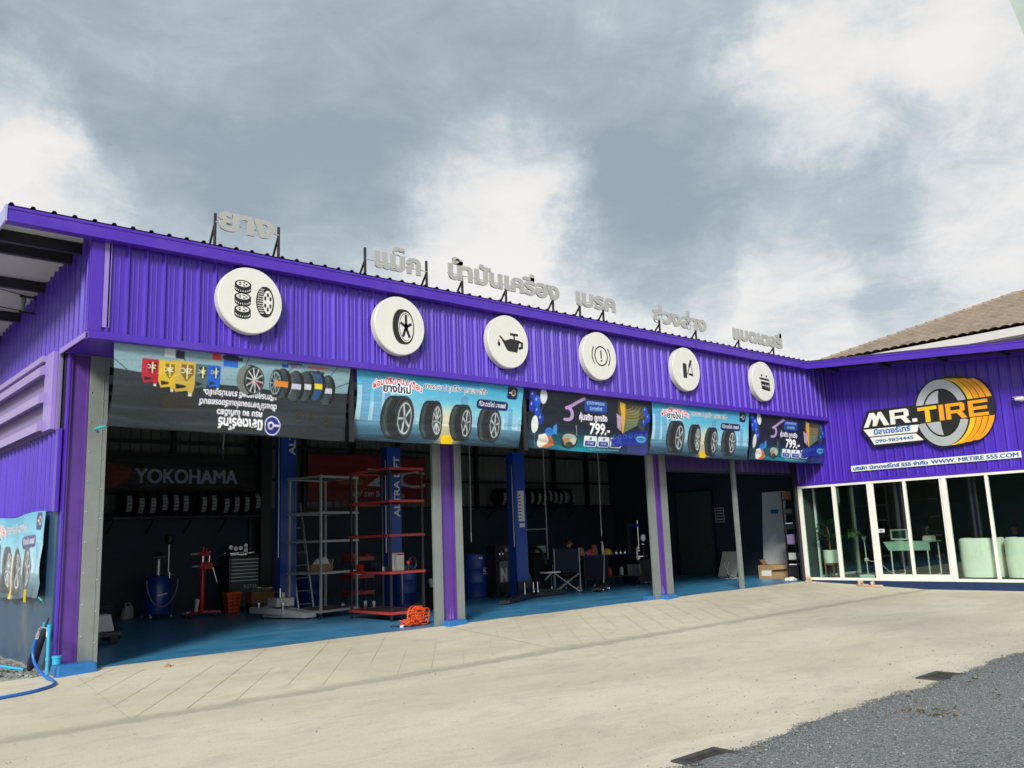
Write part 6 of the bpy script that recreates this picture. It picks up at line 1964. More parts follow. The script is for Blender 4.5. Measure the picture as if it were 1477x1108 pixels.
def wall_prints():
    # dark banner with YOKOHAMA, back wall
    c = Ink(400, 104, (0.055, 0.06, 0.075))
    c.poly([(0, 20), (62, 34), (50, 70), (0, 88)], (0.42, 0.13, 0.08)); c.poly([(10, 30), (60, 52), (20, 82)], (0.55, 0.20, 0.08), .7)
    [c.text('YOKOHAMA', 70 + dx, 72 + dy, 36, (0.66, 0.67, 0.76), 0.0, 266) for dx in (-1, 0.5, 2) for dy in (-1, 1)]
    t = thing('wall_banner', 'dark wall banner reading YOKOHAMA in grey letters above the tyres', 'banner', (2.55, 8.88, 2.95))
    vinyl('printed_sheet', c, 260, 68, lambda U, W: np.stack([3.9 * U, -.02 + .02 * np.sin(U * 14), 1.0 * (1 - W)], -1), t)
    part('batten', STEEL_BLK, t, lambda b: b.box(0, 3.9, -.012, .0, 1.0, 1.04))
    c = Ink(400, 140, (0.52, 0.055, 0.07))
    for k in range(16): c.line((0, 20 + k * 6), (130, 5 + k * 4), 2, (0.50, 0.06, 0.07), .5)
    c.rect(0, 95, 400, 140, (0.44, 0.045, 0.06)); c.ell(120, 78, 34, 12, (.55, .30, .08)); c.ell(150, 82, 26, 10, (.60, .42, .10))
    [c.text('ZC', 190 + dx, 92, 54, (0.74, 0.77, 0.82), 0.0, 200) for dx in (-4, -2, 0, 2, 4)]
    c.text('คลัทช์ ราคา มีบริการทุกรุ่น', 130, 124, 15, (0.72, 0.66, 0.68), 0.03, 190)
    t = thing('wall_banner', 'dark red wall banner with big pale letters behind the racks', 'banner', (7.95, 8.88, 2.75))
    vinyl('printed_sheet', c, 260, 92, lambda U, W: np.stack([4.1 * U, -.03 + .03 * np.sin(U * 9 + W * 2), 1.35 * (1 - W) + .03 * np.sin(U * 5)], -1), t)
    part('batten', STEEL_BLK, t, lambda b: b.box(0, 4.1, -.012, .0, 1.36, 1.40))
    t = thing('exit_plate', 'small white plate high on the back wall beside YOKOHAMA', 'plate', (6.2, 8.9, 3.45))
    part('plate', PAPER, t, lambda b: b.box(-.13, .13, -.01, 0, -.06, .06))
    part('plate_holder', STEEL_BLK, t, lambda b: b.box(-.16, .16, 0.001, .06, -.4, .4))
    for k, (x, y, z0, z1) in enumerate(((9.12, 3.0, 1.7, 5.3), (13.9, 3.2, 1.7, 5.2), (3.4, 4.0, 3.6, 5.2))):
        t = thing('hanging_hose', ('grey air hose hanging beside the first column in the middle bay', 'grey air hose hanging in the dark right half of the middle bay', 'short cable hanging from the roof of the left bay')[k], 'hose', (x, y, z0), 0, 'hoses hanging from the roof')
        part('tube', LTGREY, t, lambda b: b.tube([(.03 * math.sin(q * 3), 0, (z1 - z0) * q) for q in np.linspace(0, 1, 12)], .012, 6), smooth=True)
        part('nozzle', CHROME, t, lambda b: b.tube([(0, 0, 0), (.0, 0, -.22)], [.018, .012], 8), smooth=True)


wall_prints()


# ------------------------------------------------------------------ people
def body_mesh(name, bones, rads, parent, paint, mats):
    """continuous body from a joint graph: skin + subdivision, evaluated to a mesh"""
    keys = list(rads)
    me = bpy.data.meshes.new(name)
    me.from_pydata([bones[1][k] for k in keys], [(keys.index(a), keys.index(c)) for a, c in bones[0]], [])
    o = bpy.data.objects.new(name, me); COL.objects.link(o)
    sk = o.modifiers.new('s', 'SKIN'); sk.use_smooth_shade = True
    if not me.skin_vertices: me.attributes
    bm = bmesh.new(); bm.from_mesh(me)
    ly = bm.verts.layers.skin.verify()
    bm.verts.ensure_lookup_table()
    for i, k in enumerate(keys):
        r = rads[k]; bm.verts[i][ly].radius = r if isinstance(r, tuple) else (r, r)
        bm.verts[i][ly].use_root = (k == 'pelvis')
    bm.to_mesh(me); bm.free()
    ss = o.modifiers.new('u', 'SUBSURF'); ss.levels = 2; ss.render_levels = 2
    bpy.context.view_layer.update()
    nm = bpy.data.meshes.new_from_object(o.evaluated_get(bpy.context.evaluated_depsgraph_get()))
    bpy.data.objects.remove(o); bpy.data.meshes.remove(me)
    nm.name = name
    nm.materials.clear()
    for q in mats: nm.materials.append(q)
    segs = [(V(bones[1][a]), V(bones[1][c]), a, c) for a, c in bones[0]]
    for p in nm.polygons:
        best = None; c = p.center
        for a, d, ka, kd in segs:
            t = max(0, min(1, (c - a).dot(d - a) / max(1e-9, (d - a).length_squared)))
            ds = (c - (a + (d - a) * t)).length
            if best is None or ds < best[0]: best = (ds, ka, kd, t)
        p.material_index = paint(best[1], best[2], best[3], c)
        p.use_smooth = True
    o = bpy.data.objects.new(name, nm); COL.objects.link(o); o.parent = parent
    return o


def seated_person(label, loc, rz, shirt, lean=0.25, headdrop=0.12):
    """person seated, local +y is forward, seat at z=0.42"""
    t = thing('person', label, 'person', loc, rz)
    L_ = lean
    J = {'pelvis': (0, 0, .52), 'belly': (0, L_ * .25, .70), 'chest': (0, L_ * .6, .90), 'neck': (0, L_ + .02, 1.07), 'head0': (0, L_ + .05, 1.13), 'head1': (0, L_ + .09 + headdrop * .4, 1.22 - headdrop * .2), 'head2': (0, L_ + .07 + headdrop * .3, 1.30 - headdrop * .3)}
    E = [('pelvis', 'belly'), ('belly', 'chest'), ('chest', 'neck'), ('neck', 'head0'), ('head0', 'head1'), ('head1', 'head2')]
    R_ = {'pelvis': (.16, .13), 'belly': (.155, .115), 'chest': (.175, .12), 'neck': .06, 'head0': .062, 'head1': (.078, .095), 'head2': (.07, .085)}
    for s, n in ((-1, 'l'), (1, 'r')):
        J.update({n + 'sh': (s * .19, L_ * .8, 1.0), n + 'el': (s * .25, L_ + .12, .76), n + 'wr': (s * .16, L_ + .36, .72), n + 'pm': (s * .14, L_ + .44, .72),
                  n + 'hip': (s * .10, .06, .52), n + 'kn': (s * .15, .46, .53), n + 'an': (s * .15, .44, .10), n + 'to': (s * .16, .60, .04)})
        R_.update({n + 'sh': .062, n + 'el': .048, n + 'wr': .032, n + 'pm': (.036, .018), n + 'hip': .105, n + 'kn': .07, n + 'an': .045, n + 'to': .04})
        E += [('chest', n + 'sh'), (n + 'sh', n + 'el'), (n + 'el', n + 'wr'), (n + 'wr', n + 'pm'), ('pelvis', n + 'hip'), (n + 'hip', n + 'kn'), (n + 'kn', n + 'an'), (n + 'an', n + 'to')]
        base = V(J[n + 'pm'])
        for k, (dx, ln) in enumerate(((-.026, .05), (-.009, .062), (.009, .058), (.026, .045), (-.05, .0))):
            if k < 4:
                a = base + V((dx, .035, 0)); c = a + V((0, ln * .6, -.01)); d = c + V((0, ln * .25, -.035))
            else:
                a = base + V((-s * .035, -.02, 0)); c = a + V((-s * .02, .03, -.005)); d = c + V((-s * .005, .025, -.015))
            for q, pt in (('a', a), ('b', c), ('c', d)):
                J[n + 'f%d%s' % (k, q)] = tuple(pt); R_[n + 'f%d%s' % (k, q)] = .0095
            E += [(n + 'pm', n + 'f%da' % k), (n + 'f%da' % k, n + 'f%db' % k), (n + 'f%db' % k, n + 'f%dc' % k)]

    def paint(a, c, tt, p):
        if c in ('head0', 'head1', 'head2') or a == 'neck': return 1
        if c[1:] in ('wr', 'pm') or c[1:2] == 'f': return 1
        if c[1:] == 'el' and tt > .6: return 1
        if c[1:] in ('hip', 'kn', 'an'): return 2
        if c[1:] == 'to': return 3
        return 0
    body = body_mesh('body', (E, J), R_, t, paint, [shirt, SKIN, TROUSER, WHITE_PAINT])
    h = V(J['head1']) * .55 + V(J['head2']) * .45
    # hair cap as a shell over crown and back, ears, nose and eyes
    def cap(b):
        vs, fs = [], []
        n, k = 18, 9
        for i in range(k + 1):
            th = math.pi * .62 * i / k
            for j in range(n):
                a = 2 * math.pi * j / n
                f = 1.0 - (0.30 if math.sin(a) > .3 and i > 5 else 0)
                th2 = th * (0.72 if math.sin(a) > .25 else 1.0)
                vs.append((h.x + .088 * math.sin(th2) * math.cos(a), h.y - .012 + .112 * math.sin(th2) * math.sin(a), h.z + .012 + .105 * math.cos(th2)))
        fs = [(i * n + j, (i + 1) * n + j, (i + 1) * n + (j + 1) % n, i * n + (j + 1) % n) for i in range(k) for j in range(n)]
        b.add(vs, fs)
    part('hair', HAIR, t, cap, smooth=True)
    for s in (-1, 1):
        part('ear', SKIN, t, lambda b: b.sphere((h.x + s * .086, h.y - .01, h.z - .03), .026, sc=(.4, .8, 1.2)), smooth=True)
        part('eye', HAIR, t, lambda b: b.sphere((h.x + s * .03, h.y + .088, h.z - .015), .010), smooth=True)
    part('nose', SKIN, t, lambda b: b.sphere((h.x, h.y + .098, h.z - .04), .018, sc=(.7, 1, 1.2)), smooth=True)
    part('mouth', pm('lips', (.30, .10, .08), .5), t, lambda b: b.sphere((h.x, h.y + .085, h.z - .075), .018, sc=(1.3, .5, .3)), smooth=True)
    return t


def camp_chair(loc, rz):
    t = thing('folding_chair', 'navy folding camp chair with grey tube frame, seen from behind', 'chair', loc, rz)
    W2, D2 = .27, .25
    part('back_cloth', NAVY_FAB, t, lambda b: b.hexa([(-W2, -D2 - .02, .46), (W2, -D2 - .02, .46), (W2, -D2, .46), (-W2, -D2, .46), (-W2, -D2 - .10, .98), (W2, -D2 - .10, .98), (W2, -D2 - .08, .98), (-W2, -D2 - .08, .98)]), bevel=.006)
    part('seat_cloth', NAVY_FAB, t, lambda b: b.box(-W2, W2, -D2, D2, .40, .42), bevel=.006)
    for s in (-1, 1):
        part('back_post', ALU, t, lambda b: b.tube([(s * (W2 + .012), -D2 + .04, .04), (s * (W2 + .012), -D2 - .03, .5), (s * (W2 + .012), -D2 - .11, 1.0)], .012, 8), smooth=True)
        part('rear_brace', ALU, t, lambda b: b.tube([(s * W2, -D2 - .01, .44), (-s * W2, -D2 + .02 + .03 * s, .03)], .011, 8))
        part('front_brace', ALU, t, lambda b: b.tube([(s * W2, D2, .42), (-s * W2, D2 + .02 * s, .03)], .011, 8))
        part('side_brace', ALU, t, lambda b: b.tube([(s * (W2 + .02), -D2, .42), (s * (W2 + .02), D2, .03)], .011, 8))
        part('side_brace', ALU, t, lambda b: b.tube([(s * (W2 + .035), D2, .62), (s * (W2 + .035), -D2, .03)], .011, 8))
        part('arm_rest', NAVY_FAB, t, lambda b: b.box(s * W2 - .03, s * W2 + .05 * s + .02, -D2, D2, .62, .635), bevel=.004)
        for y in (-D2, D2):
            part('foot', STEEL_BLK, t, lambda b: b.lathe([(.022, 0), (.022, .035)], 10, (s * W2, y, 0)))
    return t


camp_chair((13.02, 3.75, .004), rad(-42)).scale = (1.2, 1.2, 1.2)
seated_person('person in dark navy shirt bent forward on the folding camp chair', (13.08, 3.80, .03), rad(-55), NAVY_SHIRT, lean=.34, headdrop=.2).scale = (1.08, 1.08, 1.08)


def mid_bay():
    t = thing('work_stool', 'white topped mechanic stool with chrome stem beside the camp chair', 'stool', (12.4, 3.75, .004))
    part('seat', WHITE_PAINT, t, lambda b: b.box(-.24, .24, -.16, .16, .56, .60), bevel=.012)
    part('stem', STEEL_BLK, t, lambda b: b.tube([(.02, 0, .20), (.02, 0, .56)], .03, 10))
    part('foot', CHROME, t, lambda b: b.lathe([(.09, 0), (.06, .02), (.035, .04), (.035, .20)], 14, (.02, 0, 0)), smooth=True)
    part('lever', ALU, t, lambda b: b.bar((-.02, -.05, .55), (-.28, -.08, .40), .03))
    t = thing('nitrogen_machine', 'black tyre inflator cabinet with letter N plate beside the lift post', 'machine', (11.30, 4.55, .004))
    part('cabinet', STEEL_BLK, t, lambda b: b.box(-.25, .25, -.16, .25, .1, 1.35), bevel=.01)
    pl = part('plate', pm('grey_blue_plate', (.16, .22, .25), .5), t, lambda b: b.box(-.14, .16, -.166, -.1605, .38, .92))
    text_part('N', 'lettering', WHITE_PAINT, pl, (-.10, -.1665, .42), UX, UZ, NY, width=.22, height=.32, bold=.06, depth=.003)
    part('gauge', CHROME, t, lambda b: [b.lathe([(.07, -.02), (.055, -.03), (.055, .0)], 16, (x, -.17, z), 'y') for x, z in ((-.08, 1.12),)], smooth=True)
    part('gauge', PAPER, t, lambda b: b.lathe([(.05, -.012), (.05, .0)], 16, (.10, -.17, 1.22), 'y'))
    for x in (-.2, .2): part('wheel', RUBBER, t, lambda b: b.lathe([(.08, -.025), (.08, .025)], 14, (x, .15, .08), 'x'))
    t = thing('hose_reel', 'teal hose reel disc behind the foot of the middle lift post', 'hose reel', (12.05, 4.6, .004))
    part('flange', TEAL, t, lambda b: (b.lathe([(.12, -.10), (.34, -.10), (.34, -.085), (.12, -.085)], 24, (0, 0, .36), 'y'), b.lathe([(.12, .10), (.34, .10), (.34, .085), (.12, .085)], 24, (0, 0, .36), 'y')), smooth=True)
    part('hub', STEEL_BLK, t, lambda b: b.lathe([(.2, -.08), (.2, .08)], 20, (0, 0, .36), 'y'))
    part('stand', STEEL_BLK, t, lambda b: b.box(-.2, .2, -.12, .12, 0, .03))
    # long bench with blue top
    t = thing('work_bench', 'dark bench with blue top covered in parts in the middle bay', 'work bench', (15.2, 4.7, .004))
    part('top', pm('blue_bench', (.006, .02, .16), .4), t, lambda b: b.box(-.85, 1.25, -.32, .32, .88, .92), bevel=.006)
    for x in (-.8, .2, 1.2):
        for y in (-.28, .28):
            part('leg', STEEL_BLK, t, lambda b: b.bar((x, y, 0), (x, y, .88), .05))
    part('lower_shelf', STEEL_BLK, t, lambda b: b.box(-.82, 1.22, -.3, .3, .25, .28))
    part('door_panel', NAVY_FAB, t, lambda b: b.box(-.75, .15, -.30, -.27, .30, .86))
    for k, (x, y, s, mt, nm, lb) in enumerate(((-.70, -.1, .14, CARD, 'paper_bag', 'brown paper bag at the left end of the bench'), (-.15, -.1, .17, WOOD, 'brown_pouch', 'brown leather pouch standing on the bench'))):
        q = thing(nm, lb, 'bag', (15.2 + x, 4.7 + y, .925))
        part('body', mt, q, lambda b: b.hexa([(-s * .6, -.08, 0), (s * .6, -.08, 0), (s * .6, .08, 0), (-s * .6, .08, 0), (-s * .45, -.05, s * 1.5), (s * .5, -.05, s * 1.4), (s * .45, .05, s * 1.5), (-s * .5, .05, s * 1.45)]), bevel=.02)
        part('fold', mt, q, lambda b: b.box(-s * .5, s * .5, -.015, .015, s * 1.42, s * 1.75), bevel=.006)
    q = thing('cloth_bundle', 'bright pink patterned cloth bundle on the bench', 'cloth', (14.75, 4.55, .925))
    part('heap', [PINK, YELLOW, TEAL], q, lambda b: [(setattr(b, 'mi', k % 3 if k % 4 == 0 else 0), b.sphere((random.uniform(-.16, .16), random.uniform(-.06, .06), random.uniform(.03, .14)), random.uniform(.03, .06), sc=(1.2, .8, .8))) for k in range(16)], smooth=True, kind='stuff')
    q = thing('spray_bottle', 'white spray bottle with yellow foot on the bench', 'bottle', (15.32, 4.5, .925))
    part('bottle', WHITE_PAINT, q, lambda b: b.lathe([(.04, .03), (.04, .26), (.018, .32), (.018, .36)], 14), smooth=True)
    part('collar', YELLOW, q, lambda b: b.lathe([(.09, 0), (.09, .03)], 16), smooth=True)
    part('trigger', WHITE_PAINT, q, lambda b: b.box(-.07, .02, -.012, .012, .36, .39))
    q = thing('yellow_cap', 'yellow hard plastic cap lying on the bench', 'cap', (15.62, 4.6, .925))
    part('dome', YELLOW, q, lambda b: b.lathe([(.15, .0), (.145, .05), (.11, .13), (.05, .17), (.01, .175)], 18), smooth=True)
    part('brim', YELLOW, q, lambda b: b.lathe([(.15, .0), (.19, .002), (.19, .012), (.15, .014)], 18), smooth=True)
    for k in range(3):
        q = thing('steel_part', 'small shiny machine part on the bench, %s of three' % ('left one', 'middle one', 'right one')[k], 'part', (15.95 + k * .2, 4.55, .925), 0, 'small parts on the bench')
        part('ring', CHROME, q, lambda b: b.lathe([(.03, 0), (.05, .0), (.05, .05), (.03, .05)], 14, cap=False), smooth=True)
        part('pin', ALU, q, lambda b: b.tube([(.0, 0, .0), (.02, 0, .10)], .012, 8))
    # wheel balancer by third column
    t = thing('tyre_changer', 'dark tyre changer with chrome arm next to the third column', 'machine', (16.7, 4.3, .004))
    part('cabinet', STEEL_BLK, t, lambda b: b.box(-.4, .4, -.35, .4, .0, .72), bevel=.02)
    part('turntable', CHROME, t, lambda b: b.lathe([(.05, .72), (.05, .80), (.28, .80), (.28, .83)], 20), smooth=True)
    part('tower', STEEL_BLK, t, lambda b: b.bar((.0, .42, .5), (.0, .42, 1.85), .14))
    part('swing_arm', BLUE_MACH, t, lambda b: b.bar((.0, .42, 1.75), (.0, -.05, 1.75), .09))
    part('mount_head', CHROME, t, lambda b: (b.tube([(0, -.02, 1.9), (0, -.02, 1.0)], .025, 8), b.sphere((0, -.02, .98), .05)), smooth=True)
    part('side_arm', WHITE_PAINT, t, lambda b: b.tube([(-.3, -.2, .72), (-.35, -.25, 1.05), (-.28, -.25, 1.12)], .03, 8), smooth=True)
    part('bead_blade', ALU, t, lambda b: b.hexa([(-.42, -.4, .25), (-.40, -.4, .25), (-.40, .1, .25), (-.42, .1, .25), (-.46, -.4, .6), (-.44, -.4, .6), (-.44, .1, .6), (-.46, .1, .6)]))
    part('pedal', ALU, t, lambda b: [b.box(-.3 + k * .2, -.2 + k * .2, -.44, -.351, .04, .07) for k in range(3)], kind='stuff')
    # shoes under the bench
    for k in range(2):
        q = thing('white_trainer', 'white trainer on the floor under the bench, %s of the pair' % ('left', 'right')[k], 'shoe', (14.75 + k * .26, 4.25, .004), 0.2, 'white trainers under the bench')
        part('sole', WHITE_PAINT, q, lambda b: b.box(-.05, .05, -.14, .13, 0, .03), bevel=.012)
        part('upper', WHITE_PAINT, q, lambda b: b.hexa([(-.045, -.12, .031), (.045, -.12, .031), (.045, .12, .031), (-.045, .12, .031), (-.035, -.06, .06), (.035, -.06, .06), (.038, .11, .10), (-.038, .11, .10)]), bevel=.01)


def mid_clutter():
    t = thing('wheel_balancer', 'dark wheel balancer with curved hood behind the bench', 'machine', (14.1, 6.1, .004))
    part('cabinet', STEEL_BLK, t, lambda b: b.hexa([(-.35, -.3, 0), (.35, -.3, 0), (.35, .3, 0), (-.35, .3, 0), (-.3, -.2, .95), (.3, -.2, .95), (.3, .3, 1.05), (-.3, .3, 1.05)]), bevel=.02)
    part('hood', GREENDOOR, t, lambda b: b.tube([(-.3 + .0 * q, -.25 - .45 * math.sin(q), .75 + .45 * math.cos(q)) for q in np.linspace(-.4, 1.6, 8)], .05, 8), smooth=True)
    part('shaft', CHROME, t, lambda b: b.tube([(-.3, -.1, .8), (-.7, -.1, .8)], .025, 8))
    part('display', LTGREY, t, lambda b: b.box(-.2, .2, -.215, -.19, 1.05, 1.25))
    t = thing('work_lamp_stand', 'tripod stand with round white lamp head right of the bench', 'lamp', (15.75, 3.3, .004))
    part('pole', STEEL_BLK, t, lambda b: b.tube([(0, 0, .3), (0, 0, 1.35)], .016, 8))
    for k in range(3):
        a = rad(120 * k + 20)
        part('leg', STEEL_BLK, t, lambda b: b.tube([(0, 0, .5), (.32 * math.cos(a), .32 * math.sin(a), .01)], .013, 6))
    part('lamp_head', WHITE_PAINT, t, lambda b: b.lathe([(.03, .05), (.09, .0), (.10, -.03), (.085, -.035)], 16, (0, 0, 1.38), 'y'), smooth=True)
    part('bracket', CHROME, t, lambda b: b.sphere((0, 0, 1.2), .05, sc=(1.5, 1, .8)), smooth=True)
    t = thing('trolley_jack', 'long low trolley jack with upright handle beside the camp chair', 'jack', (13.85, 3.25, .004), rad(30))
    part('frame', STEEL_BLK, t, lambda b: b.hexa([(-.5, -.14, .05), (.3, -.14, .05), (.3, .14, .05), (-.5, .14, .05), (-.5, -.14, .12), (.3, -.14, .22), (.3, .14, .22), (-.5, .14, .12)]), bevel=.01)
    part('handle', ALU, t, lambda b: b.tube([(.25, 0, .18), (.55, 0, 1.05)], .018, 8))
    for x in (-.42, .24):
        for y in (-.15, .15):
            part('wheel', CHROME, t, lambda b: b.lathe([(.05, -.02), (.05, .02)], 12, (x, y, .05), 'y'))
    for k, (x, h, mt, nm) in enumerate(((14.62, .24, WHITE_PAINT, 'white'), (14.80, .2, BLUE_MACH, 'blue'), (15.42, .26, YELLOW, 'yellow'), (15.58, .22, RED_MACH, 'red'), (16.1, .24, LTGREY, 'grey'))):
        q = thing('oil_bottle', nm + ' oil bottle on the lower shelf of the bench', 'bottle', (x, 4.5, .29), 0, 'oil bottles under the bench')
        part('bottle', mt, q, lambda b: b.box(-.05, .05, -.035, .035, 0, h), bevel=.012)
        part('cap', STEEL_BLK, q, lambda b: b.lathe([(.02, h), (.02, h + .04)], 10))
    t = thing('pipe_boom', 'thin grey pipe boom with vertical drop behind the camp chair', 'pipe', (13.6, 5.6, 1.75))
    part('boom', LTGREY, t, lambda b: b.tube([(-.9, 0, 0), (.55, 0, 0)], .014, 6))
    part('drop', LTGREY, t, lambda b: b.tube([(.5, 0, -.9), (.5, 0, 3.1)], .02, 6))


mid_bay()
mid_clutter()


def bay3():
    t = thing('white_board', 'pale square board leaning in the third bay beside the thin post', 'board', (XE - .06, 3.75, .004))
    part('panel', WHITE_PAINT, t, lambda b: b.hexa([(-.42, -.36, 0), (-.40, -.36, 0), (-.40, .36, 0), (-.42, .36, 0), (-.04, -.36, .78), (-.02, -.36, .78), (-.02, .36, .78), (-.04, .36, .78)]))
    part('clip', STEEL_BLK, t, lambda b: b.box(-.44, -.424, -.14, -.02, .02, .09))
    t = thing('tall_panel', 'tall grey white panel with a blue label leaning in the third bay', 'panel', (XE - .06, 1.98, .004))
    part('panel', GREYPLATE, t, lambda b: b.hexa([(-.38, -.42, 0), (-.34, -.42, 0), (-.34, .42, 0), (-.38, .42, 0), (-.06, -.42, 2.65), (-.02, -.42, 2.65), (-.02, .42, 2.65), (-.06, .42, 2.65)]))
    part('label', BLUE_LOGO, t, lambda b: b.hexa([(-.149, -.16, 1.95), (-.145, -.16, 1.95), (-.145, .12, 1.95), (-.149, .12, 1.95), (-.133, -.16, 2.08), (-.129, -.16, 2.08), (-.129, .12, 2.08), (-.133, .12, 2.08)]))
    t = thing('notice_frame', 'small white framed notice on the dark wall of the third bay', 'notice', (XE - .002, 4.18, 2.0))
    part('frame', LTGREY, t, lambda b: (b.box(-.02, 0, -.18, .18, .22, .25), b.box(-.02, 0, -.18, .18, -.25, -.22), b.box(-.02, 0, -.18, -.15, -.2195, .2195), b.box(-.02, 0, .15, .18, -.2195, .2195)))
    part('sheet', DARKWALL, t, lambda b: b.box(-.01, 0, -.149, .149, -.219, .219))
    part('lines', LTGREY, t, lambda b: [b.box(-.012, -.0105, -.11, .11, -.16 + k * .1, -.12 + k * .1) for k in range(4)], kind='stuff')
    t = thing('cardboard_box', 'open brown cardboard box at the foot of the tall panel', 'box', (19.85, 1.46, .004), rad(4))
    part('body', CARD, t, lambda b: (b.box(-.3, .3, -.52, .52, 0, .02), b.box(-.3, -.285, -.52, .52, .0205, .40), b.box(.285, .3, -.52, .52, .0205, .40), b.box(-.2845, .2845, -.52, -.505, .0205, .40), b.box(-.2845, .2845, .505, .52, .0205, .40)))
    part('flap', CARD, t, lambda b: b.hexa([(-.30, -.5, .40), (-.292, -.5, .40), (-.292, .0, .40), (-.30, .0, .40), (-.42, -.5, .30), (-.414, -.5, .30), (-.40, .0, .26), (-.406, .0, .26)]))
    part('flap', CARD, t, lambda b: b.hexa([(.0, .5, .40), (.28, .5, .40), (.28, .51, .40), (.0, .51, .40), (.0, .62, .55), (.28, .62, .55), (.28, .63, .55), (.0, .63, .55)]))
    part('printed_mark', PAPER, t, lambda b: b.box(-.304, -.3005, .10, .42, .08, .24))
    t = thing('plastic_bag', 'crumpled white plastic bag on the blue floor by the box', 'bag', (18.95, .55, .004))
    part('bag', WHITE_PAINT, t, lambda b: b.add(*blob(.26, .16, .07, 3)), smooth=True)
    part('bag_tip', WHITE_PAINT, t, lambda b: b.add(*[[(q[0] * .35 - .2, q[1] * .4, q[2] * .8) for q in blob(.26, .16, .07, 5)[0]], blob(.26, .16, .07, 5)[1]]), smooth=True)
    # narrow shelf tower with stacked goods
    t = thing('goods_shelf', 'narrow dark shelf of boxes and papers beside the office frame', 'shelf', (19.4, .55, .004))
    for x in (-.25, .25):
        for y in (-.16, .16):
            part('post', STEEL_BLK, t, lambda b: b.bar((x, y, 0), (x, y, 2.55), .03))
    for k, z in enumerate((.1, .55, 1.0, 1.45, 1.9, 2.3)):
        part('shelf', STEEL_BLK, t, lambda b: b.box(-.26, .26, -.18, .18, z, z + .02))
        q = thing('stacked_box', ('black box with pale lid at the bottom of the narrow shelf', 'grey box low on the narrow shelf, second from the bottom', 'dark lilac box on the narrow shelf, third from the bottom', 'black box with grey lid on the narrow shelf', 'dark green box high on the narrow shelf', 'yellow brown box on top of the narrow shelf')[k], 'box', (19.38, .55, .004 + z + .021), 0, 'goods on the narrow shelf')
        mt = (STEEL_BLK, LTGREY, LOUVRE_BACK, STEEL_BLK, GREENDOOR, WOOD)[k]; h = (.3, .2, .25, .14, .12, .2)[k]
        part('body', mt, q, lambda b: b.box(-.2, .18, -.13, .13, 0, h), bevel=.006)
        part('lid', (PAPER, STEEL_BLK, LOUVRE_BACK, LTGREY, STEEL_BLK, CARD)[k], q, lambda b: b.box(-.205, .185, -.135, .135, h, h + .03), bevel=.004)
    t = thing('wire_offcut', 'thin white wires curling on the floor behind the thin post', 'wire', (18.9, 2.6, .004))
    part('strand', PAPER, t, lambda b: [b.tube([(random.uniform(0, .1) + .3 * q, .2 * math.sin(3 * q + k), .02 + .5 * (1 - q) ** 2 * (k != 2)) for q in np.linspace(0, 1, 10)], .006, 5) for k in range(3)], kind='stuff')


def blob(rx, ry, rz_, seed):
    r = random.Random(seed); n, k = 14, 7
    vs = []
    for i in range(k + 1):
        th = math.pi / 2 * i / k
        for j in range(n):
            a = 2 * math.pi * j / n; q = 1 + r.uniform(-.25, .25)
            vs.append((rx * q * math.sin(th + .001) * math.cos(a), ry * q * math.sin(th + .001) * math.sin(a), rz_ * math.cos(th) * (1 + r.uniform(-.4, .4))))
    return vs, [(i * n + j, (i + 1) * n + j, (i + 1) * n + (j + 1) % n, i * n + (j + 1) % n) for i in range(k) for j in range(n)]


bay3()


# ================================================================== OFFICE FURNITURE BEHIND THE GLASS
def leafy(parent, base, n, length, spread, mt, seed, width=.09, droop=1.0):
    r = random.Random(seed)
    for k in range(n):
        a = r.uniform(0, 6.28); up = r.uniform(.35, 1.0); ln = length * r.uniform(.6, 1.1)
        pts = []
        for i in range(7):
            s = i / 6
            d = spread * ln * s
            z = ln * up * s - droop * ln * .55 * s * s
            pts.append(V((base[0] + d * math.cos(a), base[1] + d * math.sin(a), base[2] + z)))
        b = MB()
        side = V((-math.sin(a), math.cos(a), .15))
        vs = []
        for i, p in enumerate(pts):
            w = width * math.sin(math.pi * min(1, .12 + i / 6 * .88)) * (1 if i > 1 else .15)
            vs += [p - side * w, p + V((0, 0, -.02 * (w / width))), p + side * w]
        b.add(vs, [q for i in range(6) for q in ((3 * i, 3 * i + 1, 3 * i + 4, 3 * i + 3), (3 * i + 1, 3 * i + 2, 3 * i + 5, 3 * i + 4))])
        b.build('leaf', mt, parent, smooth=True)


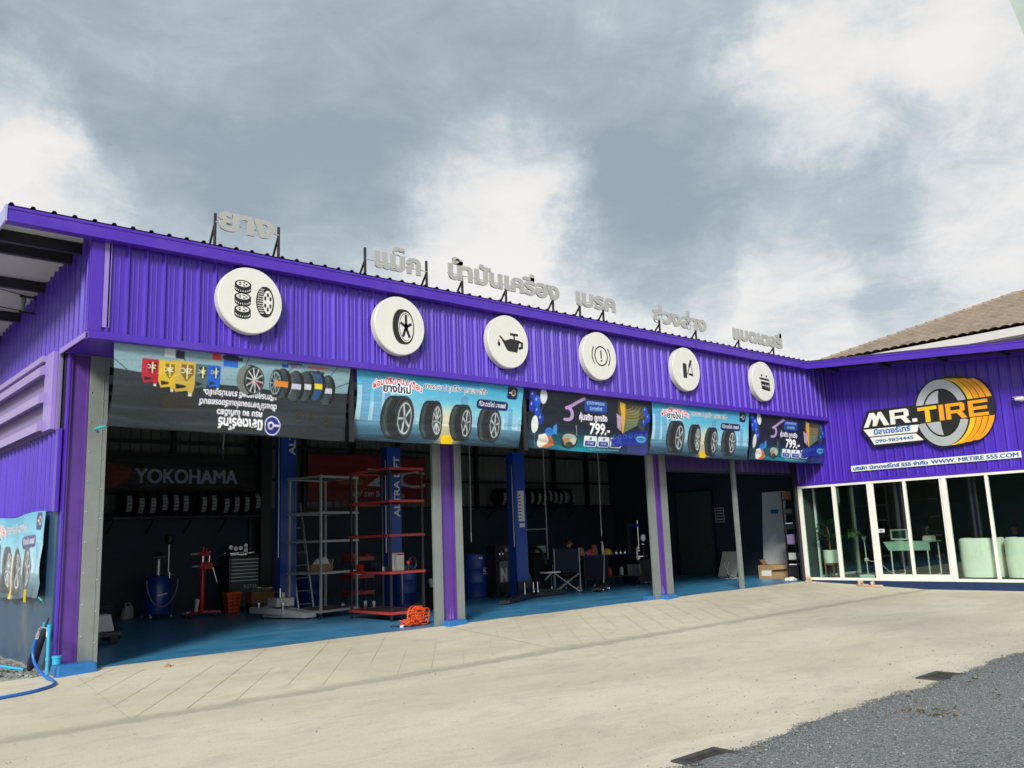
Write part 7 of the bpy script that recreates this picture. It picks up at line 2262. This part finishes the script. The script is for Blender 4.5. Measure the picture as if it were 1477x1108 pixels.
def office_things():
    t = thing('potted_plant', 'dark leafy plant in white pot on a wooden stand behind the corner pane', 'plant', (19.45, -.50, .05))
    part('pot', POT, t, lambda b: b.lathe([(.15, .40), (.19, .42), (.20, .78), (.18, .78), (.17, .74), (.01, .74)], 24), smooth=True)
    for k in range(4):
        a = rad(45 + 90 * k)
        part('stand_leg', WOOD, t, lambda b: b.bar((.17 * math.cos(a), .17 * math.sin(a), 0), (.17 * math.cos(a), .17 * math.sin(a), .46), .035))
    part('stand_ring', WOOD, t, lambda b: b.box(-.14, .14, -.14, .14, .36, .395))
    part('soil', SOIL, t, lambda b: b.lathe([(.17, .745), (.01, .75)], 16))
    part('trunk', WOOD, t, lambda b: b.tube([(0, 0, .74), (.02, .0, 1.1), (.0, .02, 1.45)], [.03, .025, .015], 8), smooth=True)
    leafy(t, (0, 0, 1.05), 10, .7, .75, LEAF2, 3, .08)
    leafy(t, (0, .02, 1.42), 12, .75, .7, LEAF2, 4, .08)
    t = thing('hanging_plant', 'bright green bushy plant on a thin stand behind the second pane', 'plant', (20.3, -.78, .05))
    part('stand', STEEL_BLK, t, lambda b: (b.tube([(0, 0, .02), (0, 0, 1.1)], .014, 8), b.lathe([(.16, 0), (.16, .02)], 16)))
    part('bowl', SOIL, t, lambda b: b.lathe([(.05, 1.1), (.13, 1.15), (.14, 1.24), (.01, 1.24)], 16), smooth=True)
    leafy(t, (0, 0, 1.24), 26, .5, .6, LEAF, 9, .055, 1.5)
    t = thing('floor_fan', 'slim white pole fan standing on the office floor', 'fan', (20.65, -.95, .05))
    part('pole', WHITE_PAINT, t, lambda b: b.tube([(0, 0, .02), (-.02, 0, .95)], .014, 8))
    part('base', WHITE_PAINT, t, lambda b: b.lathe([(.17, 0), (.16, .03), (.03, .05)], 18), smooth=True)
    part('joint', WHITE_PAINT, t, lambda b: b.box(-.05, .05, -.04, .04, .40, .50), bevel=.01)
    part('cord', WHITE_PAINT, t, lambda b: b.tube([(.0, -.03, .43), (.05, -.35, .36), (.1, -.6, .1), (.1, -.85, .02)], .007, 6), smooth=True)
    part('blade', LTGREY, t, lambda b: [b.hexa([(-.02, .0, .95), (.02, 0, .95), (.02, .01, .95), (-.02, .01, .95), (-.06 + .12 * k, 0, 1.12), (.0 + .12 * k, 0, 1.12), (.0 + .12 * k, .01, 1.12), (-.06 + .12 * k, .01, 1.12)]) for k in (-1, 0, 1)], kind='stuff')
    t = box_on('pale_carton', 'low pale carton on the office floor beside the door frame', 'carton', (19.1, -1.78, .05), (.3, .42, .10), MINT_TOP, 0, lambda t: part('lid', WHITE_PAINT, t, lambda b: b.box(-.155, .155, -.215, .215, .10, .12)))
    t = thing('office_table', 'mint topped reception table with white tube legs behind the door', 'table', (20.9, -2.25, .05))
    part('top', MINT_TOP, t, lambda b: b.box(-.4, .4, -.62, .68, .92, .95), bevel=.006)
    part('front_panel', MINT_TOP, t, lambda b: b.hexa([(-.38, -.60, .70), (-.36, -.60, .70), (-.36, .55, .70), (-.38, .55, .70), (-.405, -.60, .919), (-.385, -.60, .919), (-.385, .66, .919), (-.405, .66, .919)]))
    for y in (-.52, .50):
        part('leg_frame', WHITE_PAINT, t, lambda b: b.tube([(-.36, y, .70), (-.36, y, .05), (-.32, y, .02), (.32, y, .02), (.36, y, .05), (.36, y, .9)], .02, 8), smooth=True)
    part('cross_bar', WHITE_PAINT, t, lambda b: b.tube([(-.36, -.5, .03), (-.36, .48, .03)], .018, 8))
    t = thing('desk_monitor', 'small white framed screen standing on the mint table', 'screen', (20.8, -1.92, 1.001))
    part('screen', DKGREEN, t, lambda b: b.box(-.02, .0, -.20, .20, .08, .30))
    part('frame', WHITE_PAINT, t, lambda b: (b.box(-.03, .01, -.24, -.2005, .04, .34), b.box(-.03, .01, .2005, .24, .04, .34), b.box(-.03, .01, -.2, .2, .3005, .34), b.box(-.03, .01, -.2, .2, .04, .0795)))
    part('foot', WHITE_PAINT, t, lambda b: b.box(-.08, .08, -.1, .1, 0, .02))
    t = box_on('paper_tray', 'white paper tray at the far end of the mint table', 'tray', (20.9, -2.70, 1.001), (.3, .24, .12), WHITE_PAINT, 0, lambda t: part('paper', PAPER, t, lambda b: b.box(-.13, .13, -.1, .1, .12, .14)))

    def tub(loc, label):
        t = thing('tub_armchair', label, 'armchair', loc, 0, 'cream tub chairs behind the glass')
        n = 26
        b = MB(); vs = []
        R0, R1 = .46, .34
        pro = [(R0, .08), (R0 + .01, .55), (R0 + .01, .98), (R0 - .03, 1.03), (R1 + .03, 1.03), (R1, .98), (R1, .50)]
        for i in range(n + 1):
            a = rad(52 + 256 * i / n)
            for r_, z in pro:
                # rounded square plan
                c, s_ = math.cos(a), math.sin(a)
                k = (abs(c) ** 3.2 + abs(s_) ** 3.2) ** (-1 / 3.2)
                vs.append((r_ * c * k, r_ * s_ * k * 1.02, z))
        m_ = len(pro)
        b.add(vs, [(i * m_ + j, (i + 1) * m_ + j, (i + 1) * m_ + j + 1, i * m_ + j + 1) for i in range(n) for j in range(m_ - 1)] + [tuple(range(m_)), tuple(n * m_ + j for j in range(m_))])
        b.build('shell', MINT, t, smooth=True)
        part('seat', MINT, t, lambda b: b.box(-.34, .44, -.34, .34, .30, .50), bevel=.05)
        part('base', STEEL_BLK, t, lambda b: b.box(-.40, .40, -.40, .40, .0, .079))
    tub((19.42, -4.62, .05), 'cream tub armchair with its back against the glass right of the door')
    tub((19.42, -5.68, .05), 'cream tub armchair at the right edge of the picture')
    tub((19.42, -6.74, .05), 'cream tub armchair beyond the right edge of the picture')
    seated_person('person in blue shirt seated behind the right hand armchair in the office', (21.9, -4.62, .05), rad(90), BLUE_SHIRT, lean=.1, headdrop=.1)
    t = thing('office_chair', 'black office chair under the person in blue', 'chair', (21.98, -4.62, .05))
    part('seat', STEEL_BLK, t, lambda b: b.box(-.25, .25, -.25, .25, .36, .41), bevel=.03)
    part('backrest', STEEL_BLK, t, lambda b: b.box(.24, .30, -.24, .24, .50, 1.0), bevel=.03)
    part('stem', STEEL_BLK, t, lambda b: b.tube([(0, 0, .05), (0, 0, .36)], .03, 8))
    part('base', STEEL_BLK, t, lambda b: [b.bar((0, 0, .06), (.28 * math.cos(rad(72 * k)), .28 * math.sin(rad(72 * k)), .04), .05) for k in range(5)])
    t = thing('hanging_lamp_cord', 'thin pale cord hanging from the office ceiling behind the last pane', 'cord', (21.4, -5.35, 1.3))
    part('cord', LTGREY, t, lambda b: b.tube([(0, 0, .0), (0.01, 0, 1.6)], .008, 6))
    part('weight', LTGREY, t, lambda b: b.sphere((0, 0, 0), .03), smooth=True)


office_things()


# ================================================================== SMALL THINGS OUTSIDE
def outside():
    for k, (x, y, z, rz, lb) in enumerate(((18.60, -.22, -.008, .2, 'beige slipper by the corner frame, farthest left'), (18.58, -1.80, -.088, 1.3, 'beige slipper outside the glass door, left of the pair'), (18.55, -2.16, -.105, 1.7, 'beige slipper outside the glass door, right of the pair'))):
        t = thing('slipper', lb, 'slipper', (x, y, z), rz, 'beige slippers along the office step')
        part('sole', SAND, t, lambda b: b.prism([ell_pts(0, 0, .20, .075)], P3((0, 0, 0), UX, (0, 1, 0), UZ), .045), bevel=.01)
        part('strap', SAND, t, lambda b: b.tube([(.05, -.075, .04), (.06, -.05, .10), (.06, .05, .10), (.05, .075, .04)], [.02, .045, .045, .02], 8), smooth=True)
    t = thing('water_tap', 'light blue water pipe with tap beside the corner column', 'tap', (-.78, -.42, -.03))
    part('pipe', CYAN, t, lambda b: b.tube([(0, 0, 0), (0, 0, .68)], .021, 10), smooth=True)
    part('elbow', CYAN, t, lambda b: (b.tube([(0, 0, .62), (0, 0, .71)], .028, 10), b.tube([(0, 0, .25), (0, 0, .29)], .027, 10)), smooth=True)
    part('tap', CHROME, t, lambda b: b.tube([(0, 0, .66), (-.05, .18, .67), (-.07, .24, .63), (-.07, .24, .58)], .014, 8), smooth=True)
    part('handle', CYAN, t, lambda b: b.bar((-.04, .12, .68), (-.04, .12, .74), .02))
    part('tap_body', WHITE_PAINT, t, lambda b: b.tube([(-.01, .03, .66), (-.01, .03, .55)], .014, 8))
    t = thing('garden_hose', 'blue hose looped from the tap and trailing along the ramp', 'hose', (-.78, -.42, -.03))
    pts = [(-.07, .24, .58), (-.09, .30, .48), (-.10, .34, .34), (-.08, .24, .18), (-.02, .02, .06), (.02, -.25, .015), (-.05, -.52, .0), (-.30, -.74, -.012), (-.62, -.86, -.018), (-1.1, -.95, -.022), (-1.9, -.98, -.022), (-3, -.9, -.02)]

    def smoothp(p, n=6):
        out = []
        for i in range(len(p) - 1):
            p0, p1, p2, p3 = (V(p[max(0, i - 1)]), V(p[i]), V(p[i + 1]), V(p[min(len(p) - 1, i + 2)]))
            for k in range(n):
                s = k / n
                out.append(.5 * ((2 * p1) + (p2 - p0) * s + (2 * p0 - 5 * p1 + 4 * p2 - p3) * s * s + (3 * p1 - p0 - 3 * p2 + p3) * s ** 3))
        return out + [V(p[-1])]
    part('tube', HOSE, t, lambda b: b.tube(smoothp(pts), .020, 10), smooth=True)
    part('coupling', CHROME, t, lambda b: b.tube([(-.07, .24, .60), (-.08, .27, .52)], .025, 10), smooth=True)
    t = thing('folded_umbrella', 'black folded umbrella leaning on the blue wall behind the tap', 'umbrella', (-.80, .05, -.02))
    part('canopy', NAVY_FAB, t, lambda b: b.tube([(.0, .42, .02), (.02, .30, .15), (.04, .12, .40), (.08, .0, .58), (.09, -.04, .66)], [.02, .065, .06, .04, .02], 10), smooth=True)
    part('shaft', STEEL_BLK, t, lambda b: b.tube([(.09, -.04, .66), (.10, -.10, .76)], .010, 6))
    t = thing('pipe_offcut', 'short light blue pipe offcut lying in the rubble', 'pipe', (-.95, .35, .02))
    part('pipe', CYAN, t, lambda b: b.tube([(-.25, .45, .10), (.08, .05, .03)], .02, 10), smooth=True)
    part('collar', CYAN, t, lambda b: b.tube([(-.25, .45, .10), (-.22, .41, .095)], .026, 10), smooth=True)
    t = thing('pipe_stub', 'bright blue pipe stub standing on the kerb at the corner column', 'pipe', (-.60, -.14, .13))
    part('pipe', CYAN, t, lambda b: b.lathe([(.055, 0), (.055, .11), (.045, .11), (.045, .02)], 16), smooth=True)
    part('collar', CYAN, t, lambda b: b.lathe([(.056, .075), (.062, .08), (.062, .112), (.055, .113)], 16), smooth=True)
    t = thing('concrete_lump', 'small broken lump lying on the ramp near the corner', 'stone', (.72, -.62, -.03))
    part('lump', CARD, t, lambda b: b.add(*blob(.05, .035, .035, 8)))
    part('chip', CARD, t, lambda b: b.add([(q[0] * .4 + .07, q[1] * .4, q[2] * .4) for q in blob(.05, .035, .035, 9)[0]], blob(.05, .035, .035, 9)[1]))
    # fallen leaves and litter on the yard and the gravel
    w = MB(); r = random.Random(21)
    for k in range(60):
        x = r.uniform(-3, 12); y = r.uniform(-8.8, -3.5); s = r.uniform(.008, .022); a = r.uniform(0, 6.28)
        q = [(s * math.cos(a), s * math.sin(a)), (s * .35 * math.cos(a + 1.57), s * .35 * math.sin(a + 1.57)), (-s * math.cos(a), -s * math.sin(a)), (-s * .35 * math.cos(a + 1.57), -s * .35 * math.sin(a + 1.57))]
        w.add([(x + p[0], y + p[1], GZ + .006 + .012 * (i % 2)) for i, p in enumerate(q)], [(0, 1, 2, 3)])
    for k in range(60):
        x = r.gauss(4.3, .14) if k < 32 else r.uniform(2, 7.5); y = -9.62 + r.gauss(0, .10) if k < 32 else r.uniform(-9.9, -9.05); s = r.uniform(.012, .03); a = r.uniform(0, 6.28)
        w.add([(x + s * math.cos(a), y + s * math.sin(a), GZ + .04), (x + s * .4 * math.cos(a + 1.57), y + s * .4 * math.sin(a + 1.57), GZ + .055), (x - s * math.cos(a), y - s * math.sin(a), GZ + .04), (x - s * .4 * math.cos(a + 1.57), y - s * .4 * math.sin(a + 1.57), GZ + .03)], [(0, 1, 2, 3)])
    o = w.build('leaf_litter', pm('dry_leaf', (.15, .11, .07), .8, var=.5, scale=3))
    o['kind'] = 'stuff'; o['label'] = 'dry leaves and specks of litter scattered on the yard'


outside()
